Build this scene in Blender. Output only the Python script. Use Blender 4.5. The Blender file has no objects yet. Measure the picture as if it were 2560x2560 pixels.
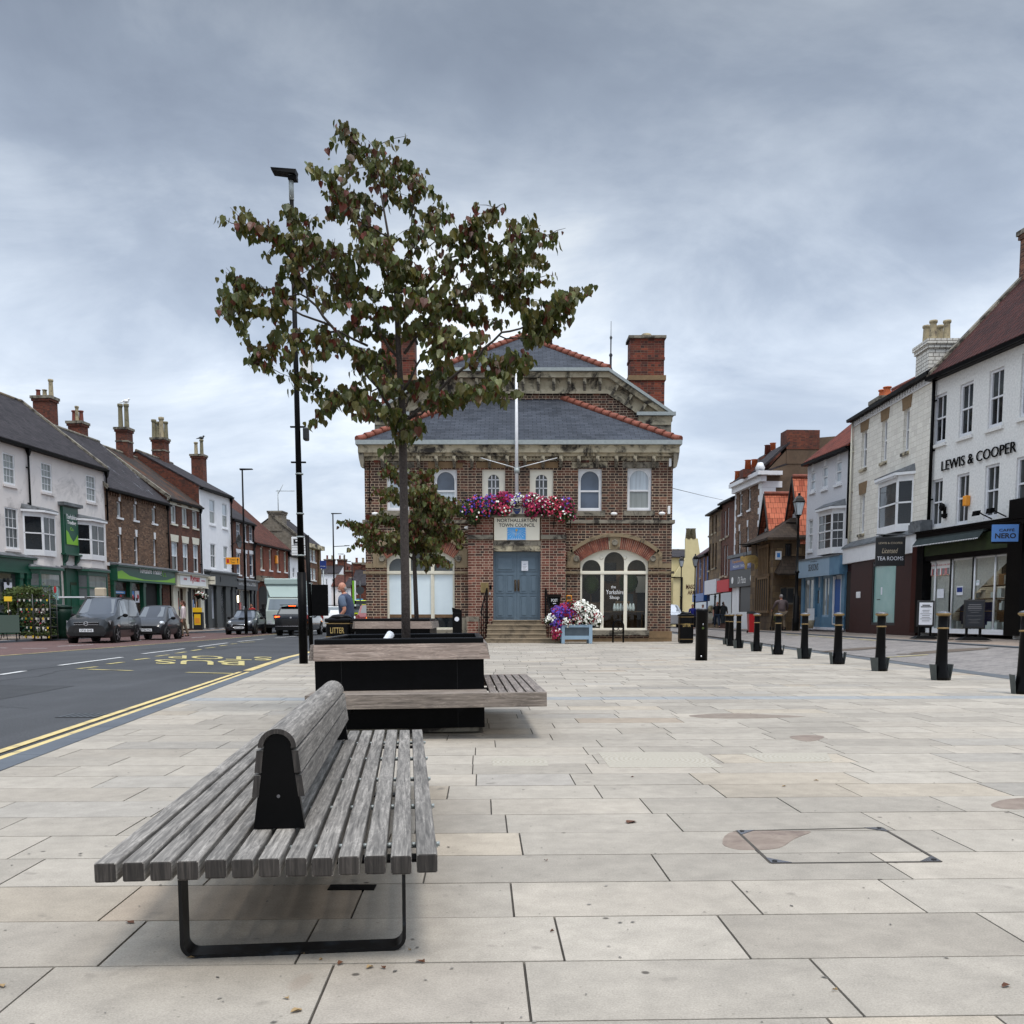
EXPO=0.5; RAW=False; SUNE=1.6; ZEN=3.3; SLAB=.70; LDEN=60; SKYLOC=(20.1,5.5,0)
import bpy, bmesh, math, random
from mathutils import Vector, Matrix
from mathutils.geometry import tessellate_polygon
random.seed(7)
R=math.radians
SC=bpy.context.scene
COL=SC.collection
# ---------------------------------------------------------------- camera model (measured from the photograph)
F=1800.;H=1.05;HZ=1162.;PY=1330.;CX=966.
PT=math.atan((PY-HZ)/F); CP=math.cos(PT); SP=math.sin(PT)
def ray(x,y):
    u=x-CX; v=y-PY
    return Vector((u, F*CP-v*SP, -F*SP-v*CP))
def gz(x,y,z=0.):
    d=ray(x,y); t=(z-H)/d.z; return (d.x*t,d.y*t)
def atY(x,y,Y):
    d=ray(x,y); t=Y/d.y; return Vector((d.x*t,Y,H+d.z*t))
CR=dict(LA=(0,900,2.6119),LB=(0,940,4.83),LC=(0,1240,4.391),LD=(240,1000,4.83),LE=(380,1340,4.83),LF=(560,1180,4.2),
 HA=(880,820,2.3),HB=(880,1080,3.45),HC=(1120,1180,4.2),HD=(1380,1080,3.45),HE=(1080,820,3.01875),
 RA=(1660,1040,3.2196),RB=(1980,600,3.331),RC=(1980,1100,3.2207),RD=(1660,1280,5.0842),RE=(2240,1280,5.68),
 T=(520,300,2.0553),BN=(200,1680,2.0553),PL=(740,1540,2.927),GR=(1400,1700,1.6655),RO=(0,1540,2.3561),T2=(820,1100,3.45))
def q(C,cx,cy):
    if C=='D': return (cx,cy)
    c=CR[C]; return ((c[0]+cx/c[2])/1.325,(c[1]+cy/c[2])/1.325)

# ---------------------------------------------------------------- materials
MATS={}
def newmat(n):
    m=bpy.data.materials.new(n); m.use_nodes=True; nt=m.node_tree; nt.nodes.clear()
    o=nt.nodes.new('ShaderNodeOutputMaterial'); b=nt.nodes.new('ShaderNodeBsdfPrincipled')
    nt.links.new(b.outputs[0],o.inputs[0]); MATS[n]=m
    return m,nt,b
def N(nt,t,**k):
    n=nt.nodes.new(t)
    for a,v in k.items():
        if a.startswith('i_'):
            n.inputs[a[2:].replace('_',' ')].default_value=v
        else: setattr(n,a,v)
    return n
def c4(c): return (c[0],c[1],c[2],1) if RAW else tuple(x*min(1.,(x/.55))**.2 for x in c[:3])+(1,)
def ramp(nt,src,stops,interp='LINEAR'):
    r=nt.nodes.new('ShaderNodeValToRGB'); r.color_ramp.interpolation=interp
    e=r.color_ramp.elements
    while len(e)<len(stops): e.new(.5)
    for i,(p,c) in enumerate(stops):
        e[i].position=p; e[i].color=c4(c) if not isinstance(c,(int,float)) else (c,c,c,1)
    nt.links.new(src,r.inputs[0]); return r.outputs[0]
def mix(nt,f,a,b,mode='MIX'):
    n=nt.nodes.new('ShaderNodeMix'); n.data_type='RGBA'; n.blend_type=mode
    for i,v in ((0,f),(6,a),(7,b)):
        if hasattr(v,'is_linked'): nt.links.new(v,n.inputs[i])
        else: n.inputs[i].default_value=v if i==0 else c4(v)
    return n.outputs[2]
def coords(nt,kind='Object',scale=(1,1,1)):
    t=nt.nodes.new('ShaderNodeTexCoord'); mp=nt.nodes.new('ShaderNodeMapping'); mp.inputs['Scale'].default_value=scale
    nt.links.new(t.outputs[kind],mp.inputs[0]); return mp.outputs[0]
def noise(nt,co,scale,detail=4,rough=.55,dist=0):
    n=nt.nodes.new('ShaderNodeTexNoise'); n.inputs['Scale'].default_value=scale; n.inputs['Detail'].default_value=detail
    n.inputs['Roughness'].default_value=rough; n.inputs['Distortion'].default_value=dist
    nt.links.new(co,n.inputs['Vector']); return n.outputs['Fac']
def bump(nt,b,h,strength=.3,dist=.01):
    n=nt.nodes.new('ShaderNodeBump'); n.inputs['Strength'].default_value=strength; n.inputs['Distance'].default_value=dist
    nt.links.new(h,n.inputs['Height']); nt.links.new(n.outputs[0],b.inputs['Normal'])
def plain(n,c,rough=.6,metal=0,var=None,vs=3,bs=0,bst=.2,coat=0,spec=.5,dirt=None,dt=(.52,.66)):
    m,nt,b=newmat(n); b.inputs['Roughness'].default_value=rough; b.inputs['Metallic'].default_value=metal
    b.inputs['Coat Weight'].default_value=coat; b.inputs['Coat Roughness'].default_value=.05; b.inputs['Specular IOR Level'].default_value=spec
    co=coords(nt)
    if var or dirt:
        f=noise(nt,co,vs,6,.65)
        col=ramp(nt,f,[(.32,c),(.68,var or c)])
        if dirt:
            g=noise(nt,co,vs*.45,8,.7,.6); g=ramp(nt,g,[(dt[0],0.),(dt[1],1.)]); col=mix(nt,g,col,dirt)
        nt.links.new(col,b.inputs['Base Color'])
    else: b.inputs['Base Color'].default_value=c4(c)
    if bs: bump(nt,b,noise(nt,co,bs,5,.6),bst)
    return m
def brick(n,cols,mortar,w=.225,h=.075,ms=.012,rough=.85,bst=.5,stain=None,blot=.25,frow=.5):
    m,nt,b=newmat(n); b.inputs['Roughness'].default_value=rough
    co=coords(nt,'UV')
    ns=N(nt,'ShaderNodeTexNoise',i_Scale=3.); nt.links.new(co,ns.inputs['Vector'])
    off=nt.nodes.new('ShaderNodeVectorMath'); off.operation='MULTIPLY_ADD'; off.inputs[1].default_value=(.012,.012,0)
    nt.links.new(ns.outputs['Color'],off.inputs[0]); nt.links.new(co,off.inputs[2]); v=off.outputs[0]
    t=N(nt,'ShaderNodeTexBrick',offset=frow,squash=.55,squash_frequency=2)
    t.inputs['Scale'].default_value=1; t.inputs['Brick Width'].default_value=w; t.inputs['Row Height'].default_value=h
    t.inputs['Mortar Size'].default_value=ms*.5; t.inputs['Mortar Smooth'].default_value=.25; t.inputs['Bias'].default_value=0
    t.inputs['Color1'].default_value=(0,0,0,1); t.inputs['Color2'].default_value=(1,1,1,1); t.inputs['Mortar'].default_value=(.5,.5,.5,1)
    nt.links.new(v,t.inputs['Vector'])
    k=len(cols); stops=[(i/max(1,k-1),c) for i,c in enumerate(cols)]
    col=ramp(nt,t.outputs['Color'],stops)
    bl=noise(nt,coords(nt,'UV'),1.1,5,.6); bl=ramp(nt,bl,[(.3,1-blot),(.7,1+blot)])
    col=mix(nt,1.,col,bl,'MULTIPLY')
    sm=noise(nt,coords(nt,'UV'),30,3,.7); sm=ramp(nt,sm,[(.25,.72),(.75,1.25)]); col=mix(nt,1.,col,sm,'MULTIPLY')
    col=mix(nt,t.outputs['Fac'],col,mortar)
    if stain:
        g=noise(nt,coords(nt,'UV',(1,.6,1)),.7,8,.7,.5); g=ramp(nt,g,[(.5,0.),(.72,.75)]); col=mix(nt,g,col,stain)
    nt.links.new(col,b.inputs['Base Color'])
    inv=N(nt,'ShaderNodeMath',operation='SUBTRACT'); inv.inputs[0].default_value=1; nt.links.new(t.outputs['Fac'],inv.inputs[1])
    bump(nt,b,inv.outputs[0],bst,.012)
    return m
def roofmat(n,cols,h=.24,w=.3,joint=(.02,.02,.02),lichen=None,wave=0,lst=(.55,.62)):
    m,nt,b=newmat(n); b.inputs['Roughness'].default_value=.8; b.inputs['Specular IOR Level'].default_value=.2
    co=coords(nt,'UV')
    t=N(nt,'ShaderNodeTexBrick',offset=.5); t.inputs['Scale'].default_value=1; t.inputs['Brick Width'].default_value=w; t.inputs['Row Height'].default_value=h
    t.inputs['Mortar Size'].default_value=.01; t.inputs['Mortar Smooth'].default_value=.2
    t.inputs['Color1'].default_value=(0,0,0,1); t.inputs['Color2'].default_value=(1,1,1,1); t.inputs['Mortar'].default_value=(.5,.5,.5,1)
    nt.links.new(co,t.inputs['Vector'])
    k=len(cols); col=ramp(nt,t.outputs['Color'],[(i/max(1,k-1),c) for i,c in enumerate(cols)])
    bl=ramp(nt,noise(nt,co,.8,6,.65),[(.3,.75),(.7,1.25)]); col=mix(nt,1.,col,bl,'MULTIPLY')
    if lichen:
        g=noise(nt,coords(nt,'UV',(1,.35,1)),1.1,9,.75,.4); g=ramp(nt,g,[(lst[0],0.),(lst[1],.8)]); col=mix(nt,g,col,lichen)
    col=mix(nt,t.outputs['Fac'],col,joint)
    nt.links.new(col,b.inputs['Base Color'])
    # each course slopes a little: saw tooth in v
    sx=N(nt,'ShaderNodeSeparateXYZ'); nt.links.new(co,sx.inputs[0])
    dv=N(nt,'ShaderNodeMath',operation='DIVIDE'); nt.links.new(sx.outputs[1],dv.inputs[0]); dv.inputs[1].default_value=h
    fr=N(nt,'ShaderNodeMath',operation='FRACT'); nt.links.new(dv.outputs[0],fr.inputs[0])
    inv=N(nt,'ShaderNodeMath',operation='SUBTRACT'); inv.inputs[0].default_value=1; nt.links.new(fr.outputs[0],inv.inputs[1])
    hh=inv.outputs[0]
    if wave:
        mu=N(nt,'ShaderNodeMath',operation='MULTIPLY'); nt.links.new(sx.outputs[0],mu.inputs[0]); mu.inputs[1].default_value=2*math.pi/wave
        si=N(nt,'ShaderNodeMath',operation='SINE'); nt.links.new(mu.outputs[0],si.inputs[0])
        ad=N(nt,'ShaderNodeMath',operation='ADD'); nt.links.new(hh,ad.inputs[0]); nt.links.new(si.outputs[0],ad.inputs[1]); hh=ad.outputs[0]
    bump(nt,b,hh,.7,.03)
    return m
def woodmat(n,axis,c1,c2,c3,rough=.75):
    m,nt,b=newmat(n); b.inputs['Roughness'].default_value=rough
    t=nt.nodes.new('ShaderNodeTexCoord'); oi=nt.nodes.new('ShaderNodeObjectInfo')
    add=N(nt,'ShaderNodeVectorMath',operation='ADD'); sc=N(nt,'ShaderNodeVectorMath',operation='SCALE'); sc.inputs['Scale'].default_value=17.
    cb=N(nt,'ShaderNodeCombineXYZ')
    for i in range(3): nt.links.new(oi.outputs['Random'],cb.inputs[i])
    nt.links.new(cb.outputs[0],sc.inputs[0]); nt.links.new(t.outputs['Object'],add.inputs[0]); nt.links.new(sc.outputs[0],add.inputs[1])
    s=[1,1,1]; s['xyz'.index(axis)]=.045
    mp=nt.nodes.new('ShaderNodeMapping'); mp.inputs['Scale'].default_value=s; nt.links.new(add.outputs[0],mp.inputs[0])
    # figured grain: distorted bands
    w=N(nt,'ShaderNodeTexNoise',i_Scale=95.,i_Detail=6.,i_Roughness=.6,i_Distortion=.6); nt.links.new(mp.outputs[0],w.inputs['Vector'])
    s2=[1,1,1]; s2['xyz'.index(axis)]=.16
    mp2=nt.nodes.new('ShaderNodeMapping'); mp2.inputs['Scale'].default_value=s2; nt.links.new(add.outputs[0],mp2.inputs[0])
    w2=N(nt,'ShaderNodeTexNoise',i_Scale=22.,i_Detail=3.,i_Roughness=.5,i_Distortion=1.6); nt.links.new(mp2.outputs[0],w2.inputs['Vector'])
    bands=N(nt,'ShaderNodeMath',operation='MULTIPLY'); bands.inputs[1].default_value=34.; nt.links.new(w2.outputs['Fac'],bands.inputs[0])
    sn=N(nt,'ShaderNodeMath',operation='SINE'); nt.links.new(bands.outputs[0],sn.inputs[0])
    g=ramp(nt,w.outputs['Fac'],[(.28,c1),(.5,c2),(.74,c3)])
    bb=ramp(nt,sn.outputs[0],[(0,.86),(1,1.12)]); g=mix(nt,1.,g,bb,'MULTIPLY')
    big=ramp(nt,noise(nt,add.outputs[0],2.6,4,.6),[(.3,.78),(.7,1.2)]); g=mix(nt,1.,g,big,'MULTIPLY')
    cr=ramp(nt,noise(nt,mp.outputs[0],150,2,.5),[(.69,0.),(.73,.75)]); g=mix(nt,cr,g,(.02,.018,.016))
    rv=N(nt,'ShaderNodeMath',operation='MULTIPLY_ADD'); rv.inputs[1].default_value=.3; rv.inputs[2].default_value=.85; nt.links.new(oi.outputs['Random'],rv.inputs[0])
    g=mix(nt,1.,g,rv.outputs[0],'MULTIPLY')
    nt.links.new(g,b.inputs['Base Color'])
    bump(nt,b,w.outputs['Fac'],.45,.004)
    return m
def glassmat(n,c=(.012,.015,.018),rough=.03,curtain=None):
    m,nt,b=newmat(n); b.inputs['Roughness'].default_value=rough
    co=coords(nt); f=noise(nt,co,.9,3,.5)
    if curtain:
        s=coords(nt,'Object',(14,14,.6)); g=ramp(nt,noise(nt,s,1,2,.5),[(.35,curtain),(.7,tuple(x*.75 for x in curtain))]); nt.links.new(g,b.inputs['Base Color'])
    else:
        g=ramp(nt,f,[(.35,c),(.7,tuple(x*2.2 for x in c))]); nt.links.new(g,b.inputs['Base Color'])
    b.inputs['Specular IOR Level'].default_value=.5
    # old panes are never quite flat
    bump(nt,b,noise(nt,co,1.3,1,.5),.12,.02)
    return m
def clearglass(n):
    m=bpy.data.materials.new(n); m.use_nodes=True; nt=m.node_tree; nt.nodes.clear(); MATS[n]=m
    o=nt.nodes.new('ShaderNodeOutputMaterial'); mx=nt.nodes.new('ShaderNodeMixShader'); tr=nt.nodes.new('ShaderNodeBsdfTransparent'); gl=nt.nodes.new('ShaderNodeBsdfGlossy')
    gl.inputs['Roughness'].default_value=.02; fr=nt.nodes.new('ShaderNodeFresnel'); fr.inputs[0].default_value=1.4; tr.inputs[0].default_value=(.85,.88,.87,1)
    ge=nt.nodes.new('ShaderNodeNewGeometry'); iv=N(nt,'ShaderNodeMath',operation='SUBTRACT'); iv.inputs[0].default_value=1; nt.links.new(ge.outputs['Backfacing'],iv.inputs[1]); mu=N(nt,'ShaderNodeMath',operation='MULTIPLY'); nt.links.new(fr.outputs[0],mu.inputs[0]); nt.links.new(iv.outputs[0],mu.inputs[1]); nt.links.new(mu.outputs[0],mx.inputs[0]); nt.links.new(tr.outputs[0],mx.inputs[1]); nt.links.new(gl.outputs[0],mx.inputs[2]); nt.links.new(mx.outputs[0],o.inputs[0])
    return m
def emat(n,c,s):
    m,nt,b=newmat(n); b.inputs['Base Color'].default_value=c4(c); b.inputs['Emission Color'].default_value=c4(c); b.inputs['Emission Strength'].default_value=s; return m

# palette
plain('black_metal',(.004,.004,.0045),.45,0,(.008,.008,.009),9,bs=60,bst=.06,spec=.08)
plain('black_gloss',(.003,.003,.0035),.35,0,(.006,.006,.007),4,spec=.13)
plain('worn_black',(.004,.004,.005),.42,0,(.009,.009,.01),30,dirt=(.03,.04,.05),spec=.3)
plain('gold',(.25,.175,.075),.55,.2,(.3,.21,.09),20)
plain('bollard_cap',(.16,.16,.17),.25,.5)
plain('galv',(.30,.33,.33),.5,.3,(.38,.41,.41),8)
plain('lead',(.11,.12,.13),.6,.1,(.2,.21,.22),4,dirt=(.06,.06,.06))
plain('white_paint',(.74,.75,.77),.45,0,(.66,.67,.69),5)
plain('cream_paint',(.68,.65,.55),.5,0,(.6,.57,.48),5)
plain('cream_sign',(.78,.74,.62),.45)
plain('white_render',(.74,.695,.67),.85,0,(.66,.62,.60),1.1,bs=18,bst=.15,dirt=(.46,.44,.43))
plain('white_rough',(.76,.755,.74),.9,0,(.56,.56,.55),14,bs=26,bst=.9)
plain('white_wash',(.82,.83,.86),.85,0,(.74,.75,.78),2.5,bs=14,bst=.35)
plain('white_blue_wash',(.66,.67,.7),.85,0,(.55,.56,.6),12,bs=22,bst=.6)
plain('brown_render',(.125,.088,.06),.95,0,(.165,.12,.085),1.4,bs=20,bst=.2,dirt=(.09,.068,.05))
plain('stone_brown',(.22,.15,.085),.9,0,(.13,.09,.055),2.2,bs=9,bst=.6,dirt=(.06,.045,.03))
plain('stone_buff',(.27,.21,.135),.85,0,(.26,.21,.14),3.5,bs=14,bst=.3,dirt=(.035,.03,.027))
plain('stone_pale',(.52,.47,.36),.85,0,(.42,.37,.27),3,bs=14,bst=.3,dirt=(.045,.038,.032),dt=(.47,.60))
plain('stone_grey',(.29,.265,.22),.9,0,(.22,.2,.16),4,bs=20,bst=.3,dirt=(.05,.043,.036),dt=(.47,.6))
plain('stone_lintel',(.27,.185,.105),.85,0,(.2,.14,.08),5,bs=16,bst=.3)
plain('yellow_render',(.66,.58,.36),.85,0,(.58,.51,.31),1.2)
plain('door_blue',(.12,.168,.21),.5,0,(.14,.19,.235),3,bs=20,bst=.06)
plain('shop_blue',(.10,.20,.30),.5,0,(.15,.27,.37),3)
plain('shop_blue_pale',(.27,.37,.46),.5,0,(.3,.4,.49),3)
plain('royal_blue',(.02,.11,.33),.45)
plain('green_paint',(.0065,.085,.052),.42,0,(.009,.1,.062),2)
plain('lime',(.22,.45,.03),.45)
plain('dark_grey_paint',(.045,.05,.053),.5,0,(.06,.065,.068),3)
plain('navy_paint',(.012,.017,.028),.45)
plain('charcoal_sign',(.018,.019,.022),.45)
plain('maroon_tile',(.04,.009,.006),.5,0,(.06,.014,.009),12,bs=30,bst=.1,spec=.25)
plain('near_black',(.006,.006,.006),.7)
plain('interior',(.14,.125,.105),.9,0,(.2,.18,.15),2)
plain('interior_wood',(.2,.12,.06),.7,0,(.13,.08,.04),6)
plain('white_plain',(.8,.8,.8),.5)
plain('paper',(.72,.74,.8),.7,0,(.64,.66,.72),9)
plain('blind',(.66,.75,.79),.28,0,(.57,.66,.71),.6,coat=.5)
plain('teal_glass',(.27,.45,.43),.15,0,(.33,.5,.48),1.5,coat=.6)
plain('black_ink',(.01,.01,.01),.6)
plain('white_ink',(.8,.8,.8),.6)
plain('red_ink',(.5,.02,.03),.6)
plain('blue_sign',(.06,.27,.6),.4)
plain('nero_blue',(.09,.22,.48),.4)
plain('deep_blue',(.015,.05,.22),.4)
plain('dial_blue',(.09,.36,.72),.35)
plain('gold_ink',(.5,.38,.16),.5)
plain('orange_sign',(.8,.36,.01),.45)
plain('yellow_plastic',(.8,.5,.02),.4)
plain('amber_plastic',(.75,.32,.04),.4)
plain('pig_gold',(.5,.37,.15),.6,0,(.28,.2,.08),5)
plain('bronze',(.09,.07,.045),.45,.4,(.13,.1,.07),20)
plain('brass',(.3,.23,.11),.45,.3,(.24,.18,.08),14)
plain('step_stone',(.30,.245,.175),.85,0,(.22,.18,.13),3.5,bs=20,bst=.25,dirt=(.12,.1,.075))
plain('pot_cream',(.42,.36,.24),.8,0,(.3,.26,.18),9,dirt=(.12,.1,.08))
plain('pot_grey',(.25,.225,.15),.85,0,(.17,.155,.1),9,dirt=(.08,.08,.05))
plain('pot_red',(.22,.06,.036),.7,0,(.13,.04,.028),8)
plain('pot_orange',(.55,.17,.06),.7,0,(.45,.13,.05),8)
plain('ridge_tile',(.30,.105,.065),.75,0,(.2,.07,.045),6,bs=14,bst=.2)
plain('bark',(.115,.095,.085),.9,0,(.05,.04,.036),55,bs=45,bst=.9)
plain('bark_light',(.10,.085,.07),.9,0,(.055,.045,.04),30,bs=40,bst=.6)
plain('soil',(.04,.028,.02),.95,0,(.07,.05,.035),20,bs=30,bst=.8)
plain('silver_rim',(.4,.41,.43),.3,.9)
plain('tyre',(.008,.008,.008),.85,spec=.2)
plain('car_plastic',(.009,.009,.01),.7,spec=.2)
plain('car_glass',(.02,.025,.03),.03,coat=1,spec=1)
plain('car_glass_pale',(.17,.2,.22),.08,coat=.5)
plain('van_grey',(.014,.017,.020),.3,0,coat=.7,spec=.3)
plain('smart_grey',(.04,.042,.048),.35,.2,coat=.4,spec=.3)
plain('smart_dark',(.025,.025,.028),.3,.3,coat=.8)
plain('mini_navy',(.007,.009,.016),.3,0,coat=.8,spec=.3)
plain('suv_black',(.004,.004,.007),.25,0,coat=.7,spec=.3)
plain('car_red',(.28,.01,.012),.3,0,coat=1)
plain('car_white',(.7,.71,.72),.3,0,coat=.8)
plain('car_silver',(.45,.46,.48),.3,.4,coat=.8)
plain('ambulance_yellow',(.62,.72,.04),.4)
plain('lorry_box',(.43,.52,.50),.5,0,(.38,.47,.45),.8)
plain('lorry_cab',(.36,.41,.38),.4,0,coat=.5)
plain('number_white',(.72,.74,.76),.5)
plain('number_yellow',(.75,.5,.03),.5)
plain('chrome',(.6,.6,.62),.15,1)
plain('headlamp',(.5,.52,.54),.12,.2,coat=1)
emat('tail_light_on',(1.,.10,.02),6.)
emat('indicator_on',(1.,.35,.03),5.)
emat('shop_lamp',(1.,.82,.55),5.); emat('ceiling_lamp',(1.,.9,.75),4.)
plain('tail_red',(.3,.01,.01),.3,coat=1)
plain('skin',(.50,.27,.19),.55,0,(.42,.2,.14),14)
plain('polo_blue',(.045,.062,.11),.9,0,(.055,.075,.13),10)
plain('polo_sleeve',(.115,.15,.21),.9)
plain('tshirt_dark',(.012,.014,.02),.9)
plain('jeans',(.03,.05,.085),.9)
plain('jumper_grey',(.13,.10,.10),.95,0,(.16,.125,.125),12)
plain('trousers_beige',(.19,.15,.11),.95)
plain('trousers_dark',(.012,.013,.018),.95)
plain('pale_top',(.58,.5,.5),.9)
plain('royal_top',(.01,.02,.2),.9)
plain('red_top',(.3,.015,.015),.9)
plain('shoe',(.015,.013,.012),.7)
plain('hair_brown',(.09,.035,.018),.8)
plain('hair_grey',(.3,.28,.27),.9)
plain('hair_black',(.012,.01,.01),.8)
plain('terracotta',(.3,.12,.06),.8)
plain('red_plastic',(.4,.012,.02),.4)
plain('water_butt_green',(.003,.03,.018),.5,spec=.2)
plain('mesh_steel',(.11,.11,.11),.5,.5)
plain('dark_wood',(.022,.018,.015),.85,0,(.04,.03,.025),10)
plain('awning_cloth',(.025,.038,.038),.9,0,(.04,.055,.055),5)
plain('fascia_green',(.012,.022,.006),.5,0,(.03,.05,.012),4)
plain('flower_magenta',(.42,.006,.13),.7,0,(.25,.004,.06),40)
plain('flower_white',(.85,.85,.78),.7)
plain('flower_violet',(.16,.1,.5),.7,0,(.1,.05,.33),40)
plain('flower_pink',(.55,.07,.13),.7)
plain('flower_red',(.28,.006,.03),.7)
plain('herb',(.05,.09,.018),.8,0,(.09,.11,.02),25)
plain('herb_dark',(.02,.04,.01),.8,0,(.05,.07,.02),25)
plain('beige_plastic',(.5,.43,.33),.7)
plain('yellow_line',(.62,.50,.25),.8,0,(.5,.40,.2),7,dirt=(.30,.26,.17))
plain('yellow_faded',(.52,.45,.2),.85,0,(.4,.35,.17),5,dirt=(.2,.18,.12))
plain('white_line',(.6,.6,.58),.8,0,(.48,.48,.47),6,dirt=(.3,.3,.3))
plain('kerb_grey',(.13,.145,.165),.85,0,(.1,.112,.13),1.6,bs=40,bst=.15)
plain('dark_granite',(.09,.10,.11),.85,0,(.13,.14,.15),1.2,bs=40,bst=.15)
plain('joint_dark',(.06,.052,.045),.95,0,(.1,.09,.075),6)
plain('pavement_tar',(.15,.12,.095),.95,0,(.11,.09,.072),1.2,bs=60,bst=.3)
brick('hall_brick',[(.03,.019,.016),(.055,.031,.024),(.11,.046,.031),(.065,.036,.028),(.17,.065,.038),(.085,.044,.032),(.045,.028,.022),(.24,.115,.075)],(.46,.37,.28),.30,.105,.022,stain=(.035,.024,.02),blot=.4)
brick('porch_brick',[(.075,.032,.025),(.17,.06,.042),(.045,.028,.023),(.24,.095,.068),(.14,.05,.036),(.29,.15,.115)],(.46,.37,.29),.30,.105,.02)
brick('chimney_red',[(.10,.025,.016),(.22,.05,.026),(.05,.02,.016),(.27,.07,.032)],(.2,.14,.1),.30,.105,.014,stain=(.05,.025,.018))
brick('arch_brick',[(.30,.08,.035),(.22,.055,.028),(.38,.12,.05)],(.36,.28,.21),.11,2.,.02)
brick('brown_brick',[(.13,.075,.045),(.2,.12,.075),(.085,.05,.033),(.28,.18,.12),(.16,.09,.055)],(.15,.105,.075),.26,.085,.016,blot=.3)
brick('mid_brick',[(.10,.035,.02),(.15,.05,.027),(.07,.028,.018),(.19,.07,.04)],(.15,.10,.075),.24,.08,.014)
brick('red_brick',[(.20,.055,.03),(.25,.07,.035),(.16,.045,.026)],(.22,.14,.1),.24,.08,.01)
brick('old_brick',[(.14,.055,.035),(.09,.04,.028),(.2,.085,.05),(.26,.13,.085)],(.22,.17,.13),.24,.08,.014)
brick('stack_brick',[(.12,.035,.02),(.18,.05,.026),(.07,.025,.018),(.22,.07,.035)],(.13,.085,.06),.24,.08,.013,stain=(.03,.018,.014))
brick('white_brick',[(.70,.67,.60),(.76,.73,.66),(.64,.61,.55)],(.55,.52,.46),.5,.20,.02,bst=.6,blot=.06)
brick('white_stack',[(.62,.6,.55),(.7,.68,.62)],(.16,.14,.12),.38,.13,.024,blot=.12)
brick('stone_block',[(.20,.14,.075),(.14,.095,.055),(.25,.18,.1),(.1,.07,.045)],(.09,.07,.05),.6,.32,.02,blot=.35,stain=(.05,.035,.025))
brick('grey_stone_wall',[(.2,.175,.14),(.26,.23,.19),(.15,.13,.1)],(.2,.18,.15),.4,.2,.03,blot=.3)
brick('sett_red',[(.115,.062,.055),(.15,.085,.075),(.09,.052,.048)],(.07,.055,.05),.24,.12,.008,blot=.18,bst=.2)
brick('sett_grey',[(.22,.205,.195),(.27,.25,.235),(.18,.165,.16)],(.12,.11,.105),.3,.15,.01,blot=.14,bst=.2)
brick('sett_buff',[(.25,.20,.165),(.3,.245,.2),(.2,.165,.14)],(.15,.12,.1),.4,.2,.01,blot=.14,bst=.2)
roofmat('slate_blue',[(.045,.052,.066),(.078,.086,.104),(.06,.068,.084)],.20,.36,(.010,.012,.015))
roofmat('slate_old',[(.030,.026,.029),(.06,.052,.056),(.042,.037,.04)],.22,.3,(.016,.015,.016),(.2,.2,.21),lst=(.66,.74))
roofmat('slate_worn',[(.042,.038,.042),(.065,.058,.063),(.05,.046,.05)],.22,.3,(.016,.015,.016),(.42,.44,.48),lst=(.6,.66))
roofmat('slate_lichen',[(.045,.038,.034),(.065,.055,.05),(.055,.045,.04)],.22,.3,(.018,.016,.015),(.22,.085,.02),lst=(.5,.66))
roofmat('tile_brown',[(.10,.042,.03),(.14,.058,.04),(.075,.035,.027)],.28,.22,(.02,.012,.01),wave=.22)
roofmat('tile_dark_red',[(.06,.02,.017),(.085,.028,.022),(.05,.018,.015)],.28,.24,(.012,.006,.006),wave=.24)
roofmat('tile_red',[(.15,.045,.03),(.2,.06,.038),(.11,.035,.025)],.28,.24,(.03,.012,.01),wave=.24)
roofmat('pantile',[(.40,.14,.085),(.48,.18,.11),(.32,.10,.06)],.34,.26,(.06,.02,.014),wave=.26)
roofmat('tile_stone',[(.05,.035,.025),(.075,.055,.04)],.25,.3,(.015,.012,.01))
roofmat('tile_purple',[(.09,.055,.062),(.12,.075,.08)],.25,.3,(.03,.02,.02))
woodmat('bench_wood','y',(.088,.080,.072),(.215,.20,.182),(.37,.345,.315))
woodmat('bench_wood_end_shade','z',(.022,.018,.016),(.05,.043,.038),(.10,.088,.08))  # end grain, with the shade on the end faces darkened into its colour
woodmat('plank_wood','x',(.14,.105,.085),(.25,.20,.17),(.36,.30,.26))
woodmat('plank_wood_y','y',(.10,.085,.075),(.22,.19,.17),(.34,.30,.27))
woodmat('seat_wood','x',(.12,.1,.085),(.24,.205,.175),(.36,.31,.27))
glassmat('glass'); glassmat('glass_blue',(.06,.075,.10)); glassmat('glass_curtain',curtain=(.30,.32,.31)); glassmat('glass_pale',curtain=(.50,.55,.60)); glassmat('glass_mid',(.045,.05,.052))
glassmat('glass_shop',(.03,.033,.033))
clearglass('glass_clear')
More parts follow.
